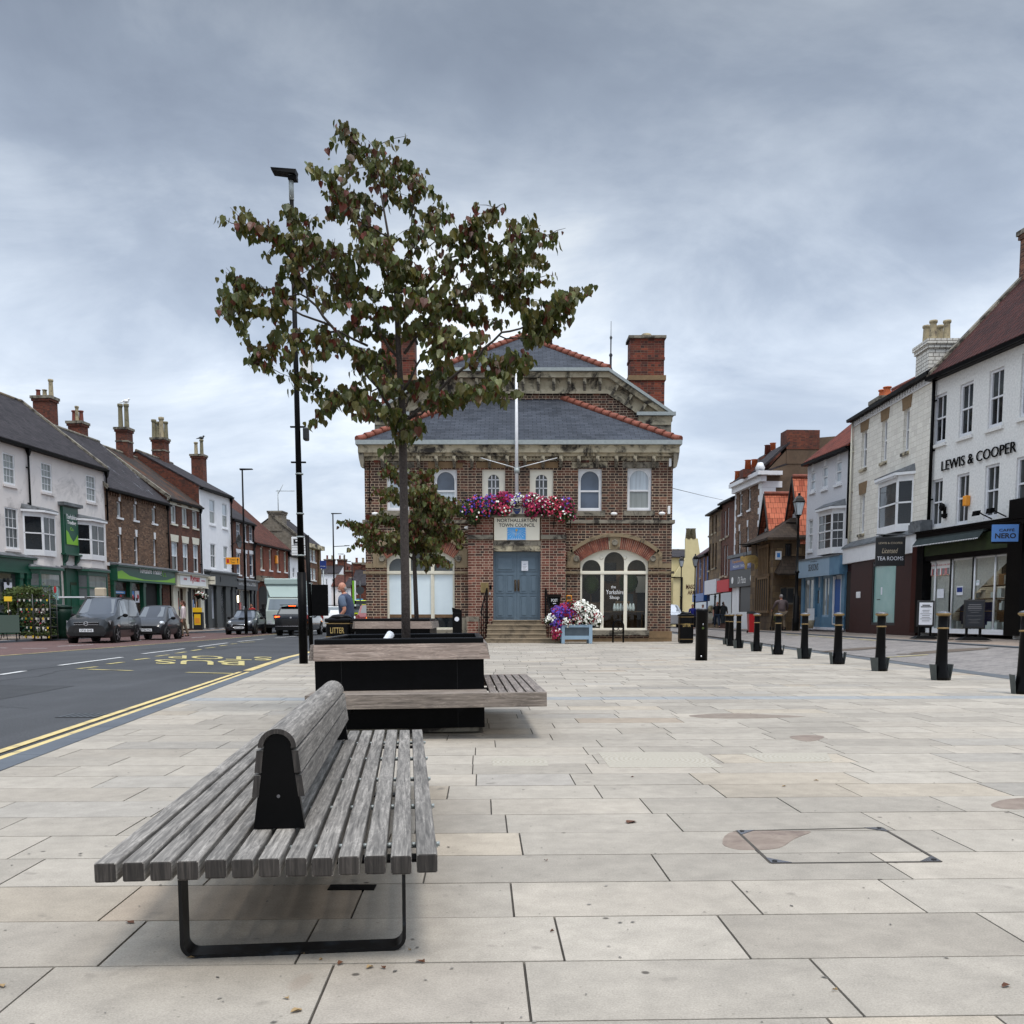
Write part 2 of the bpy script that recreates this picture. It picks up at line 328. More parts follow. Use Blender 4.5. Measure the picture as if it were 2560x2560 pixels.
# ---- special: asphalt, paving slabs, leaves, windscreen
def asphalt():
    m,nt,b=newmat('asphalt'); b.inputs['Roughness'].default_value=.9
    co=coords(nt); f=noise(nt,co,.25,6,.6); g=noise(nt,co,55,4,.85)
    col=ramp(nt,f,[(.3,(.036,.038,.042)),(.7,(.066,.068,.073))]); gg=ramp(nt,g,[(.3,.4),(.72,1.9)]); col=mix(nt,1.,col,gg,'MULTIPLY')
    l=ramp(nt,noise(nt,coords(nt,'Object',(1,.06,1)),1.4,5,.6),[(.45,1.),(.7,1.28)]); col=mix(nt,1.,col,l,'MULTIPLY')
    nt.links.new(col,b.inputs['Base Color']); bump(nt,b,g,.5,.006)
asphalt()
def slabmat():
    m,nt,b=newmat('paving_stone'); b.inputs['Roughness'].default_value=.8; b.inputs['Specular IOR Level'].default_value=.35
    at=nt.nodes.new('ShaderNodeAttribute'); at.attribute_name='tint'
    co=coords(nt)
    fine=ramp(nt,noise(nt,co,150,3,.75),[(.25,.70),(.55,1.),(.8,1.2)])
    med=ramp(nt,noise(nt,co,7,7,.7),[(.3,.84),(.7,1.12)])
    low=ramp(nt,noise(nt,co,.55,6,.68),[(.3,.82),(.7,1.10)])
    col=mix(nt,1.,at.outputs['Color'],fine,'MULTIPLY'); col=mix(nt,1.,col,med,'MULTIPLY'); col=mix(nt,1.,col,low,'MULTIPLY')
    st=ramp(nt,noise(nt,co,1.15,2,.4,.8),[(.74,0.),(.76,.3)]); col=mix(nt,st,col,(.25,.19,.15))
    gm=ramp(nt,noise(nt,co,5.3,2,.5),[(.70,0.),(.77,.5)]); col=mix(nt,gm,col,(.13,.115,.10))
    # chewing-gum and lichen specks
    v=N(nt,'ShaderNodeTexVoronoi',feature='F1'); v.inputs['Scale'].default_value=3.4; nt.links.new(co,v.inputs['Vector'])
    sp=ramp(nt,v.outputs['Distance'],[(.03,.85),(.05,0.)]); col=mix(nt,sp,col,(.07,.06,.05))
    v2=N(nt,'ShaderNodeTexVoronoi',feature='F1'); v2.inputs['Scale'].default_value=13.; nt.links.new(co,v2.inputs['Vector'])
    sp2=ramp(nt,v2.outputs['Distance'],[(.045,.55),(.08,0.)]); col=mix(nt,sp2,col,(.2,.18,.15))
    nt.links.new(col,b.inputs['Base Color']); bump(nt,b,noise(nt,co,120,4,.7),.22,.004)
slabmat()
def leafmat():
    m,nt,b=newmat('leaf'); b.inputs['Roughness'].default_value=.5
    at=nt.nodes.new('ShaderNodeAttribute'); at.attribute_name='tint'
    nt.links.new(at.outputs['Color'],b.inputs['Base Color'])
    tl=nt.nodes.new('ShaderNodeBsdfTranslucent'); nt.links.new(at.outputs['Color'],tl.inputs[0]); mx=nt.nodes.new('ShaderNodeMixShader'); mx.inputs[0].default_value=.25
    o=[n for n in nt.nodes if n.type=='OUTPUT_MATERIAL'][0]
    nt.links.new(b.outputs[0],mx.inputs[1]); nt.links.new(tl.outputs[0],mx.inputs[2]); nt.links.new(mx.outputs[0],o.inputs[0])
leafmat()

# ---------------------------------------------------------------- mesh builder
class MB:
    def __init__(s): s.v=[]; s.f=[]; s.m=[]; s.sm=[]; s.mats=[]; s.cur=0; s.smooth=False; s.tint=None; s.t=[]
    def mat(s,n):
        if n not in s.mats: s.mats.append(n)
        s.cur=s.mats.index(n); return s
    def face(s,pts):
        i=len(s.v); s.v+= [tuple(p) for p in pts]; s.f.append(list(range(i,i+len(pts)))); s.m.append(s.cur); s.sm.append(s.smooth); s.t.append(s.tint); return s
    def mesh(s,vs,fs):
        i=len(s.v); s.v+=[tuple(p) for p in vs]
        for f in fs: s.f.append([i+k for k in f]); s.m.append(s.cur); s.sm.append(s.smooth); s.t.append(s.tint)
        return s
    def box(s,x0,x1,y0,y1,z0,z1):
        if x0>x1:x0,x1=x1,x0
        if y0>y1:y0,y1=y1,y0
        if z0>z1:z0,z1=z1,z0
        v=[(x0,y0,z0),(x1,y0,z0),(x1,y1,z0),(x0,y1,z0),(x0,y0,z1),(x1,y0,z1),(x1,y1,z1),(x0,y1,z1)]
        return s.mesh(v,[(0,3,2,1),(4,5,6,7),(0,1,5,4),(1,2,6,5),(2,3,7,6),(3,0,4,7)])
    def bbox(s,x0,x1,y0,y1,z0,z1,b=.006):
        # box with chamfered long edges (all 12)
        bm=bmesh.new(); bmesh.ops.create_cube(bm,size=1)
        for v in bm.verts: v.co=Vector((x0+(v.co.x+.5)*(x1-x0),y0+(v.co.y+.5)*(y1-y0),z0+(v.co.z+.5)*(z1-z0)))
        bmesh.ops.bevel(bm,geom=bm.edges[:],offset=b,segments=2,affect='EDGES',profile=.5)
        bm.verts.index_update(); s.mesh([v.co[:] for v in bm.verts],[[v.index for v in f.verts] for f in bm.faces]); bm.free(); return s
    def hexa(s,P):  # 8 points like box order
        return s.mesh(P,[(0,3,2,1),(4,5,6,7),(0,1,5,4),(1,2,6,5),(2,3,7,6),(3,0,4,7)])
    def extr(s,poly,axis,a,b):
        # poly list of 2D; extruded along axis from a to b
        def P(p,t):
            if axis=='y': return (p[0],t,p[1])
            if axis=='x': return (t,p[0],p[1])
            return (p[0],p[1],t)
        n=len(poly); A=[P(p,a) for p in poly]; B=[P(p,b) for p in poly]
        i=len(s.v); s.v+=A+B
        tr=tessellate_polygon([[Vector((p[0],p[1],0)) for p in poly]])
        for t in tr:
            for fc in ([i+k for k in t],[i+n+k for k in reversed(t)]): s.f.append(fc); s.m.append(s.cur); s.sm.append(False); s.t.append(s.tint)
        for k in range(n):
            s.f.append([i+k,i+(k+1)%n,i+n+(k+1)%n,i+n+k]); s.m.append(s.cur); s.sm.append(s.smooth); s.t.append(s.tint)
        return s
    def tube(s,pts,r,n=8,cap=True):
        pts=[Vector(p) for p in pts]; k=len(pts)
        rs=r if isinstance(r,(list,tuple)) else [r]*k
        rings=[]; i0=len(s.v); prev=None
        for j,p in enumerate(pts):
            d=(pts[min(j+1,k-1)]-pts[max(j-1,0)]).normalized()
            a=prev-d*prev.dot(d) if prev is not None else (Vector((0,0,1)) if abs(d.z)<.9 else Vector((1,0,0))).cross(d)
            a.normalize(); prev=a; b=d.cross(a)
            for t in range(n):
                w=2*math.pi*t/n; s.v.append(tuple(p+(a*math.cos(w)+b*math.sin(w))*rs[j]))
        for j in range(k-1):
            for t in range(n):
                u=(t+1)%n; s.f.append([i0+j*n+t,i0+j*n+u,i0+(j+1)*n+u,i0+(j+1)*n+t]); s.m.append(s.cur); s.sm.append(True); s.t.append(s.tint)
        if cap:
            s.f.append([i0+t for t in reversed(range(n))]); s.m.append(s.cur); s.sm.append(False); s.t.append(s.tint)
            s.f.append([i0+(k-1)*n+t for t in range(n)]); s.m.append(s.cur); s.sm.append(False); s.t.append(s.tint)
        return s
    def lathe(s,prof,n=16,c=(0,0,0),axis='z',smooth=True,a0=0):
        i0=len(s.v); k=len(prof)
        for (r,z) in prof:
            for t in range(n):
                w=2*math.pi*t/n+a0; x,y=r*math.cos(w),r*math.sin(w)
                p={'z':(x,y,z),'y':(x,z,y),'x':(z,x,y)}[axis]
                s.v.append((p[0]+c[0],p[1]+c[1],p[2]+c[2]))
        for j in range(k-1):
            for t in range(n):
                u=(t+1)%n; s.f.append([i0+j*n+t,i0+j*n+u,i0+(j+1)*n+u,i0+(j+1)*n+t]); s.m.append(s.cur); s.sm.append(smooth); s.t.append(s.tint)
        s.f.append([i0+t for t in reversed(range(n))]); s.m.append(s.cur); s.sm.append(False); s.t.append(s.tint)
        s.f.append([i0+(k-1)*n+t for t in range(n)]); s.m.append(s.cur); s.sm.append(False); s.t.append(s.tint)
        return s
    def ell(s,c,r,n=12,m=8):
        prof=[(max(.0005,math.sin(math.pi*j/m)),-math.cos(math.pi*j/m)) for j in range(m+1)]
        i0=len(s.v); s.lathe(prof,n)
        for i in range(i0,len(s.v)):
            v=s.v[i]; s.v[i]=(c[0]+v[0]*r[0],c[1]+v[1]*r[1],c[2]+v[2]*r[2])
        return s
    def build(s,name,mat=None,parent=None,loc=None,rot=None,uv=True):
        me=bpy.data.meshes.new(name); me.from_pydata(s.v,[],s.f)
        ms=s.mats or [mat]
        for m in ms: me.materials.append(MATS[m])
        me.polygons.foreach_set('material_index',s.m); me.polygons.foreach_set('use_smooth',s.sm)
        if uv:
            L=me.uv_layers.new(name='UVMap'); V=me.vertices; data=[0.]*(2*len(me.loops))
            for p in me.polygons:
                n=p.normal
                if abs(n.z)>.97: t=Vector((1,0,0)); b=Vector((0,1,0))
                else:
                    t=Vector((-n.y,n.x,0)).normalized(); b=n.cross(t)
                for li in p.loop_indices:
                    co=V[me.loops[li].vertex_index].co; data[2*li]=co.dot(t); data[2*li+1]=co.dot(b)
            L.data.foreach_set('uv',data)
        if any(t is not None for t in s.t):
            ca=me.color_attributes.new(name='tint',type='FLOAT_COLOR',domain='CORNER'); d=[]
            for p,t in zip(me.polygons,s.t):
                tt=t or (1,1,1)
                for _ in range(p.loop_total): d+= [tt[0],tt[1],tt[2],1]
            ca.data.foreach_set('color',d)
        me.update()
        o=bpy.data.objects.new(name,me); COL.objects.link(o)
        if parent: o.parent=parent
        if loc: o.location=loc
        if rot: o.rotation_euler=rot
        return o
def tag(o,label=None,cat=None,group=None,kind=None):
    if label:o['label']=label
    if cat:o['category']=cat
    if group:o['group']=group
    if kind:o['kind']=kind
    return o
def thing(name,label,cat,loc=(0,0,0),rz=0,group=None,rot=None):
    e=bpy.data.objects.new(name,None); COL.objects.link(e); e.empty_display_size=.2; e.location=loc; e.rotation_euler=rot or (0,0,rz)
    return tag(e,label,cat,group)
def kids(o): return [c for c in bpy.data.objects if c.parent==o]
def dup(o,parent=None):
    c=o.copy(); COL.objects.link(c)
    if parent: c.parent=parent
    for k in kids(o): dup(k,c)
    return c
TXT={}
def txt(parent,s,u0,u1,z0,z1,y,mat,name='lettering',ex=.006,plane='xz',M=None,shear=0,bold=0,serif=0):
    cu=bpy.data.curves.new('t','FONT'); cu.body=s; cu.extrude=0; cu.offset=bold; cu.shear=shear; cu.resolution_u=3
    ob=bpy.data.objects.new('t',cu); COL.objects.link(ob); bpy.context.view_layer.update()
    me=bpy.data.meshes.new_from_object(ob.evaluated_get(bpy.context.evaluated_depsgraph_get()))
    vs=[v.co.copy() for v in me.vertices]; fs=[list(p.vertices) for p in me.polygons]
    bpy.data.objects.remove(ob); bpy.data.meshes.remove(me)
    xs=[v.x for v in vs]; ys=[v.y for v in vs]; ax,bx,ay,by=min(xs),max(xs),min(ys),max(ys)
    P=[(u0+(v.x-ax)/(bx-ax)*(u1-u0), z0+(v.y-ay)/max(1e-6,by-ay)*(z1-z0)) for v in vs]
    # open edges get extruded sides
    from collections import Counter
    ec=Counter()
    for f in fs:
        for a,b in zip(f,f[1:]+f[:1]): ec[(min(a,b),max(a,b))]+=1
    b=MB().mat(mat); k=len(P)
    if plane=='xz': A=[(p[0],y-ex,p[1]) for p in P]; B=[(p[0],y,p[1]) for p in P]
    else: A=[(p[0],p[1],y+ex) for p in P]; B=[(p[0],p[1],y) for p in P]
    if M: A=[tuple(M@Vector(p)) for p in A]; B=[tuple(M@Vector(p)) for p in B]
    fl=fs+[[x+k for x in reversed(f)] for f in fs]
    for f in fs:
        for a,c in zip(f,f[1:]+f[:1]):
            if ec[(min(a,c),max(a,c))]==1: fl.append([a,a+k,c+k,c])
    b.mesh(A+B,fl)
    return b.build(name,None,parent,uv=False)
# ---------------------------------------------------------------- camera, sky, sun
cam=bpy.data.cameras.new('camera'); co=bpy.data.objects.new('camera',cam); COL.objects.link(co)
co.location=(0,0,H); co.rotation_euler=(R(90)-PT,0,0); cam.sensor_width=36; cam.lens=36*F/1932.; cam.shift_y=(PY-966)/1932.; cam.clip_end=4000; cam.clip_start=.05
SC.camera=co
SC.render.resolution_x=1024; SC.render.resolution_y=1024
SC.view_settings.view_transform='Standard'; SC.view_settings.look='None'; SC.view_settings.gamma=1; SC.view_settings.exposure=EXPO
RAW=True
w=bpy.data.worlds.new('World'); SC.world=w; w.use_nodes=True; nt=w.node_tree; nt.nodes.clear()
wo=nt.nodes.new('ShaderNodeOutputWorld'); bg=nt.nodes.new('ShaderNodeBackground'); bg.inputs[1].default_value=.1
sky=nt.nodes.new('ShaderNodeTexSky'); sky.sky_type='NISHITA'; sky.sun_disc=False; sky.sun_elevation=R(68); sky.sun_rotation=R(150); sky.air_density=1; sky.dust_density=1.5
tc=nt.nodes.new('ShaderNodeTexCoord'); sx=nt.nodes.new('ShaderNodeSeparateXYZ'); nt.links.new(tc.outputs['Generated'],sx.inputs[0])
mz=N(nt,'ShaderNodeMath',operation='MAXIMUM'); nt.links.new(sx.outputs[2],mz.inputs[0]); mz.inputs[1].default_value=0.
az=N(nt,'ShaderNodeMath',operation='ADD'); nt.links.new(mz.outputs[0],az.inputs[0]); az.inputs[1].default_value=.27
dx=N(nt,'ShaderNodeMath',operation='DIVIDE'); nt.links.new(sx.outputs[0],dx.inputs[0]); nt.links.new(az.outputs[0],dx.inputs[1])
dy=N(nt,'ShaderNodeMath',operation='DIVIDE'); nt.links.new(sx.outputs[1],dy.inputs[0]); nt.links.new(az.outputs[0],dy.inputs[1])
cb=nt.nodes.new('ShaderNodeCombineXYZ'); nt.links.new(dx.outputs[0],cb.inputs[0]); nt.links.new(dy.outputs[0],cb.inputs[1])
mp=nt.nodes.new('ShaderNodeMapping'); mp.inputs['Location'].default_value=SKYLOC; mp.inputs['Scale'].default_value=(1.1,1.35,1); mp.inputs['Rotation'].default_value=(0,0,R(-12)); nt.links.new(cb.outputs[0],mp.inputs[0])
n1=noise(nt,mp.outputs[0],.62,10,.52,.5)
n2=noise(nt,mp.outputs[0],2.0,9,.6,.5)
ad=N(nt,'ShaderNodeMath',operation='MULTIPLY_ADD'); nt.links.new(n2,ad.inputs[0]); ad.inputs[1].default_value=.36; nt.links.new(n1,ad.inputs[2])
# cloud body: grey-blue undersides to bright thin patches (linear values, x10 because the background runs at .1)
cl=ramp(nt,ad.outputs[0],[(.47,(.265,.315,.41)),(.60,(.375,.44,.545)),(.69,(.54,.61,.71)),(.79,(.82,.87,.91))])
# luminance climbs towards the horizon gap and towards the (unseen) zenith, as in an overcast sky
hz=ramp(nt,mz.outputs[0],[(0.,1.),(.10,.62),(.22,.15),(.42,0.)])
cl=mix(nt,hz,cl,mix(nt,ramp(nt,n2,[(.35,0.),(.7,1.)]),(.55,.63,.74),(.80,.84,.88)))
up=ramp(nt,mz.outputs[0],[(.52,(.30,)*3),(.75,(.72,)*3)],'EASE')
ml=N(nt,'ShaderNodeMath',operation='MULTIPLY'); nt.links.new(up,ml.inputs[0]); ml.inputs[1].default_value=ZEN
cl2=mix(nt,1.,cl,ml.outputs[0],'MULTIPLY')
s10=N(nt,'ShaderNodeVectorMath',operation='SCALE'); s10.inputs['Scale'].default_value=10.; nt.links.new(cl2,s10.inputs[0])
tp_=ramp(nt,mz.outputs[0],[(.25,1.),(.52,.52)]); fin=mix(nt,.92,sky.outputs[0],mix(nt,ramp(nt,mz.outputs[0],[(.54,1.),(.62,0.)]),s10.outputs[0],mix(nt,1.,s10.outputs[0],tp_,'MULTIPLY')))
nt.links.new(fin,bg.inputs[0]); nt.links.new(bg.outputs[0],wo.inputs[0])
RAW=False
sl=bpy.data.lights.new('sun','SUN'); sl.energy=SUNE; sl.angle=R(14); sl.color=(1,.94,.86); so=bpy.data.objects.new('sun',sl); COL.objects.link(so)
az_,el=R(150),R(68)
d=Vector((math.sin(az_)*math.cos(el),math.cos(az_)*math.cos(el),math.sin(el)))   # towards the sun
so.rotation_euler=d.to_track_quat('Z','Y').to_euler()

# ---------------------------------------------------------------- ground
def gr(x,y):   # the shop side of the square rises towards the right-hand row
    r=.45 if y<46 else max(0,.45*(1-(y-46)/52.))
    return max(0,min(1,(x-8.7)/6.1))*r
def sheet(name,poly,z,mat,kind='structure',dropz=.25):
    b=MB().mat(mat); n=len(poly)
    Z=[z(p[0],p[1]) if callable(z) else z for p in poly]
    b.extr(poly,'z',0,1)
    b.v=[(v[0],v[1],(Z[i%n] if i>=n else Z[i%n]-dropz)) for i,v in enumerate(b.v)]
    o=b.build(name,None); tag(o,kind=kind); return o
g=sheet('ground',[(-1500,-200),(1500,-200),(1500,2600),(-1500,2600)],-.035,'pavement_tar',dropz=.5)
sheet('road',[(-13.5,-12),(-1.0,-12),(-2.65,-2.0),(-3.22,2),(-5.55,24),(-5.95,30),(-6.6,46),(-7.4,66),(-12,100),(-28,190),(-42,190),(-24,100),(-20,92),(-19.85,60),(-14.2,60),(-13.5,44),(-13.75,25)],-.02,'asphalt')
sheet('parking_bay',[(-20.5,-12),(-13.55,-12),(-13.8,25),(-13.55,44),(-14.25,60),(-19.9,60),(-20.1,40)],-.015,'sett_red')
PAVL=lambda x,y: .06+max(0,min(1,(-x-20)/4.))*.16
sheet('footpath',[(-34,-12),(-20.6,-12),(-20.3,38),(-19.95,64),(-20.1,96),(-28,140),(-60,140)],PAVL,'sett_buff')
b=MB().mat('kerb_grey'); P=[(-20.5,-12),(-20.2,38),(-19.85,64),(-20.0,96)]
for (a,c) in zip(P,P[1:]):
    b.hexa([(a[0]-.16,a[1],-.1),(a[0],a[1],-.1),(c[0],c[1],-.1),(c[0]-.16,c[1],-.1),(a[0]-.16,a[1],.075),(a[0],a[1],.065),(c[0],c[1],.065),(c[0]-.16,c[1],.075)])
tag(b.build('kerb'),kind='structure')
# plaza base (joint bed) and individually laid slabs
THS=R(1.8); ct,st=math.cos(THS),math.sin(THS)
def xr(y): return 8.28+.032*(y-16)
def xl(y):
    if y<24.5: return -3.52-.107*(y-6.64)
    return -5.43-.05*(y-24.5) if y<70 else -7.7
sheet('plaza',[(-2.75,-4),(7.65,-4),(xr(16),16),(xr(62),62),(xl(62),62),(xl(40),40),(xl(24.5),24.5),(xl(6),6)],-.008,'joint_dark')
sheet('footpath',[(xl(62),62),(xr(62),62),(10.5,120),(-9,120)],-.004,'sett_buff')
PLAN={0:[-1.285,-.45,.125,1.004,1.9,2.7],1:[-1.16,-.57,.25,.825,1.75,2.6],2:[-1.33,-.46,.11,.99,1.58,2.4],-1:[-1.6,-.75,.05,.9,1.35,2.3]}
sb=MB().mat('paving_stone')
rs=random.Random(11)
def tint():
    k=rs.random(); v=rs.uniform(.84,1.1)
    if k<.70: c=(.50,.475,.43)
    elif k<.87: c=(.515,.485,.435)
    elif k<.92: c=(.53,.485,.415)
    elif k<.98: c=(.465,.45,.42)
    elif k<.99: c=(.49,.43,.36)
    else: c=(.45,.435,.41)
    return (c[0]*v*SLAB*1.05,c[1]*v*SLAB*.99,c[2]*v*SLAB*.92)
k=-8
while True:
    y0=2.39+.433*k; y1=y0+.433; yc=y0+.21
    if y0>61: break
    L=xl(yc+.1)*1.0-.03-0; Rr=xr(yc)+.1
    # to local coordinates
    L=(L*ct+yc*st)-.02; Rr=(Rr*ct+yc*st)+.02
    js=list(PLAN.get(k,[]))
    if not js: x=L-rs.uniform(0,.8)
    else:
        x=js[0]
        while x>L: x-=rs.uniform(.62,.98); js.insert(0,x)
        x=js[-1]
    if not js: js=[x]
    while js[-1]<Rr: js.append(js[-1]+rs.choice([.62,.72,.8,.86,.9,.98,1.05,.45]))
    band=(k==22)
    for a,c in zip(js,js[1:]):
        a2=max(a,L); c2=min(c,Rr)
        if c2-a2<.05: continue
        if 38.6<yc<58 and a2>-6 and c2<6.4+2: 
            wx=a2*ct-yc*st
            if -5.9<wx<6.0: continue
        g=.004 if yc<14 else .0055; t=tint()
        if k==0 and a<-.3<c: t=(.355,.315,.265)
        if band: t=tuple(x*SLAB for x in (.42,.43,.43))
        z0=rs.uniform(-.0008,.0008); pts=[]
        for (lx,ly) in ((a2+g,y0+g),(c2-g,y0+g),(c2-g,y1-g),(a2+g,y1-g)):
            pts.append((lx*ct-ly*st,lx*st+ly*ct,z0))
        sb.tint=t; sb.face(pts)
        if yc<16:   # slab thickness in the joint
            q4=[(p[0],p[1],-.012) for p in pts]
            for i in range(4): sb.face([q4[i],q4[(i+1)%4],pts[(i+1)%4],pts[i]])
    k+=1
tag(sb.build('paving'),kind='structure')
# kerb band along the road and granite band along the bollards
def strip(name,line,w,z0,z1,mat,kind='structure'):
    b=MB().mat(mat)
    for (a,c) in zip(line,line[1:]):
        b.hexa([(a[0],a[1],z0),(a[0]+w,a[1],z0),(c[0]+w,c[1],z0),(c[0],c[1],z0),(a[0],a[1],z1),(a[0]+w,a[1],z1),(c[0]+w,c[1],z1),(c[0],c[1],z1)])
    return tag(b.build(name),kind=kind)
KL=[(-2.15,-6)]+[(xl(y)-.2,y) for y in (-2,3,6.64,12,18,24.5,40,62)]
i=0
for y in range(-4,62): pass
b=MB().mat('kerb_grey'); rk=random.Random(3); y=-4.
while y<61.5:
    L_=.93; a=(xl(y)-.2,y); c=(xl(y+L_)-.2,y+L_)
    b.hexa([(a[0],a[1]+.004,-.1),(a[0]+.22,a[1]+.004,-.1),(c[0]+.22,c[1]-.004,-.1),(c[0],c[1]-.004,-.1),(a[0],a[1]+.004,.003),(a[0]+.22,a[1]+.004,.005),(c[0]+.22,c[1]-.004,.005),(c[0],c[1]-.004,.003)]); y+=L_
tag(b.build('kerb'),kind='structure')
strip('kerb',[(xr(y)-.0,y) for y in (-4,16,40,62)],.42,-.1,.005,'dark_granite')
# right-hand lane and shop-side footpath on the rising ground
def rsheet(name,x0,x1,mat,dz,ys=(-4,16,30,46,62,80,98,130)):
    b=MB().mat(mat)
    for a,c in zip(ys,ys[1:]):
        P=[(x0(a),a),(x1(a),a),(x1(c),c),(x0(c),c)]
        b.hexa([(p[0],p[1],gr(*p)-.3) for p in P]+[(p[0],p[1],gr(*p)+dz) for p in P])
    return tag(b.build(name),kind='structure')
rsheet('side_street',lambda y:xr(y)+.42,lambda y:12.4,'sett_grey',.001)
rsheet('footpath',lambda y:12.4,lambda y:30.,'sett_buff',.03)
rsheet('kerb',lambda y:12.28,lambda y:12.42,'dark_granite',.035)
b=MB().mat('yellow_faded')
for yy in (31,33.2,35.4,37.6,39.8):
    P=[(11.9,yy),(11.98,yy),(11.98,yy+1.9),(11.9,yy+1.9)]; b.face([(p[0],p[1],gr(*p)+.012) for p in P])
P=[(9.15,23.2),(10.1,23.1),(10.1,23.25),(9.15,23.35)]; b.face([(p[0],p[1],gr(*p)+.012) for p in P])
tag(b.build('road_marking'),kind='structure')
# darker patches of repaired ground in the side street
b=MB().mat('pavement_tar')
for (cx_,cy_,rx,ry) in ((10.9,24.0,1.2,.5),(11.9,21.2,.7,.25),(10.6,16.6,.9,.35),(9.9,27.5,1.0,.5)):
    b.face([(cx_+rx*math.cos(a*.42)*rs.uniform(.8,1.1),cy_+ry*math.sin(a*.42),gr(cx_+rx*math.cos(a*.42),cy_)+.01) for a in range(15)])
tag(b.build('road_patch'),kind='structure')
# road markings: points read off the carriageway, width in metres
RZ=-.012
def line(b,p,r,w):
    p=Vector(p);r=Vector(r); d=(r-p).normalized(); n=Vector((-d.y,d.x))*w*.5
    k=max(1,int((r-p).length/2.5))
    for i in range(k):
        a=p+(r-p)*i/k; c=p+(r-p)*(i+1)/k
        b.face([(a.x-n.x,a.y-n.y,RZ),(c.x-n.x,c.y-n.y,RZ),(c.x+n.x,c.y+n.y,RZ),(a.x+n.x,a.y+n.y,RZ)] if n.cross(d)<0 else [(a.x+n.x,a.y+n.y,RZ),(c.x+n.x,c.y+n.y,RZ),(c.x-n.x,c.y-n.y,RZ),(a.x-n.x,a.y-n.y,RZ)])
def G(C,x,y): return gz(*q(C,x,y),RZ)
b=MB().mat('yellow_line')
e0=xl
for off in (.27,.43):
    line(b,(xl(-3)-off,-3),(xl(18.2)-off,18.2),.085)
line(b,(xl(18.6)-.36,18.6),(xl(24.4)-.36,24.4),.18); line(b,(xl(24.4)-.36,24.4),(xl(38)-.36,38),.18)
tag(b.build('road_marking'),kind='structure')
b=MB().mat('white_line')
for a,c in (((0,345),(145,323)),((350,290),(720,242)),((840,222),(1085,192)),((1170,180),(1340,158)),((1400,150),(1555,135)),((1620,129),(1745,118))):
    line(b,G('RO',*a),G('RO',*c),.12)
p0=Vector((-9.0,3.)); line(b,p0,(-9.0,8),.12); line(b,(-13.2,60),(-14.6,72),.12)
tag(b.build('road_marking'),kind='structure')
b=MB().mat('yellow_faded')
for a,c in (((460,310),(568,298)),((520,313),(778,321)),((1100,331),(1385,338)),((635,282),(726,271)),((790,258),(876,248)),((920,237),(992,228)),((1037,219),(1092,211)),((1130,204),(1183,196)),((1213,189),(1265,183)),((1293,176),(1335,171)),((1360,165),(1395,162)),((1418,156),(1500,151))):
    line(b,G('RO',*a),G('RO',*c),.12)
line(b,(-13.75,6),(-13.7,25),.1); line(b,(-13.7,25),(-13.4,44),.1); line(b,(-13.4,44),(-14.1,60),.1)
tag(b.build('road_marking'),kind='structure')
b=MB().mat('white_line')
for a,c in (((0,187),(40,188)),((130,190),(275,190)),((340,178),(545,168)),((590,158),(690,157)),((800,147),(830,143)),((1130,128),(1210,122))):
    line(b,gz(*q('RO',*a),-.008),gz(*q('RO',*c),-.008),.11)
for v in range(len(b.v)): b.v[v]=(b.v[v][0],b.v[v][1],-.009)
tag(b.build('road_marking'),kind='structure')
def roadtext(s,L,Rt,tl,tr,bl,br,mat):
    # the lettering faces the oncoming driver, so from here it reads upside down
    c=[Vector((*G('RO',x,y),0)) for x,y in ((Rt,tr),(L,tl),(Rt,br),(L,bl))]   # far right, far left, near right, near left
    o=txt(None,s,0,1,0,1,0,mat,'road_marking',.002,'xy',bold=.004)
    for v in o.data.vertices:
        x,y=v.co.x,v.co.y; a=c[0].lerp(c[1],x); b_=c[2].lerp(c[3],x); p=b_.lerp(a,1-y) if False else a.lerp(b_,y); v.co.x,v.co.y,v.co.z=p.x,p.y,v.co.z+RZ
    tag(o,kind='structure')
roadtext('STOP',990,1600,231,241,248,262,'yellow_faded')
roadtext('BUS',910,1440,256,264,280,291,'yellow_faded')

# inspection cover set in the paving
cv=thing('inspection_cover','recessed stone-filled inspection cover with pale metal corners in the paving','cover',(1.45,4.3,0))
b=MB().mat('joint_dark'); C4=[gz(1390,1568),gz(1663,1562),gz(1775,1626),gz(1455,1629)]
C4=[(p[0]-1.45,p[1]-4.3) for p in C4]
def fl(b,a,c,w,z):
    a=Vector(a);c=Vector(c);d=(c-a).normalized();n=Vector((-d.y,d.x))*w/2
    b.hexa([(a.x-n.x,a.y-n.y,z-.01),(c.x-n.x,c.y-n.y,z-.01),(c.x+n.x,c.y+n.y,z-.01),(a.x+n.x,a.y+n.y,z-.01),(a.x-n.x,a.y-n.y,z),(c.x-n.x,c.y-n.y,z),(c.x+n.x,c.y+n.y,z),(a.x+n.x,a.y+n.y,z)])
for i in range(4): fl(b,C4[i],C4[(i+1)%4],.015,.002)
b.build('rim',None,cv)
cen=Vector((sum(p[0] for p in C4)/4,sum(p[1] for p in C4)/4))
for i in range(4):
    p=Vector(C4[i]); a=Vector(C4[(i+1)%4]); c=Vector(C4[i-1]); s=.06
    b=MB().mat('bollard_cap'); u=(a-p).normalized()*s; v=(c-p).normalized()*s
    b.extr([(p.x,p.y),(p.x+u.x*1.5,p.y+u.y*1.5),(p.x+v.x*1.5,p.y+v.y*1.5)],'z',.0,.0045); b.mat('near_black'); m=(p+u*.35+v*.35); b.lathe([(.011,.004),(.011,.008)],8,(m.x,m.y,0)); b.build('corner_plate',None,cv)
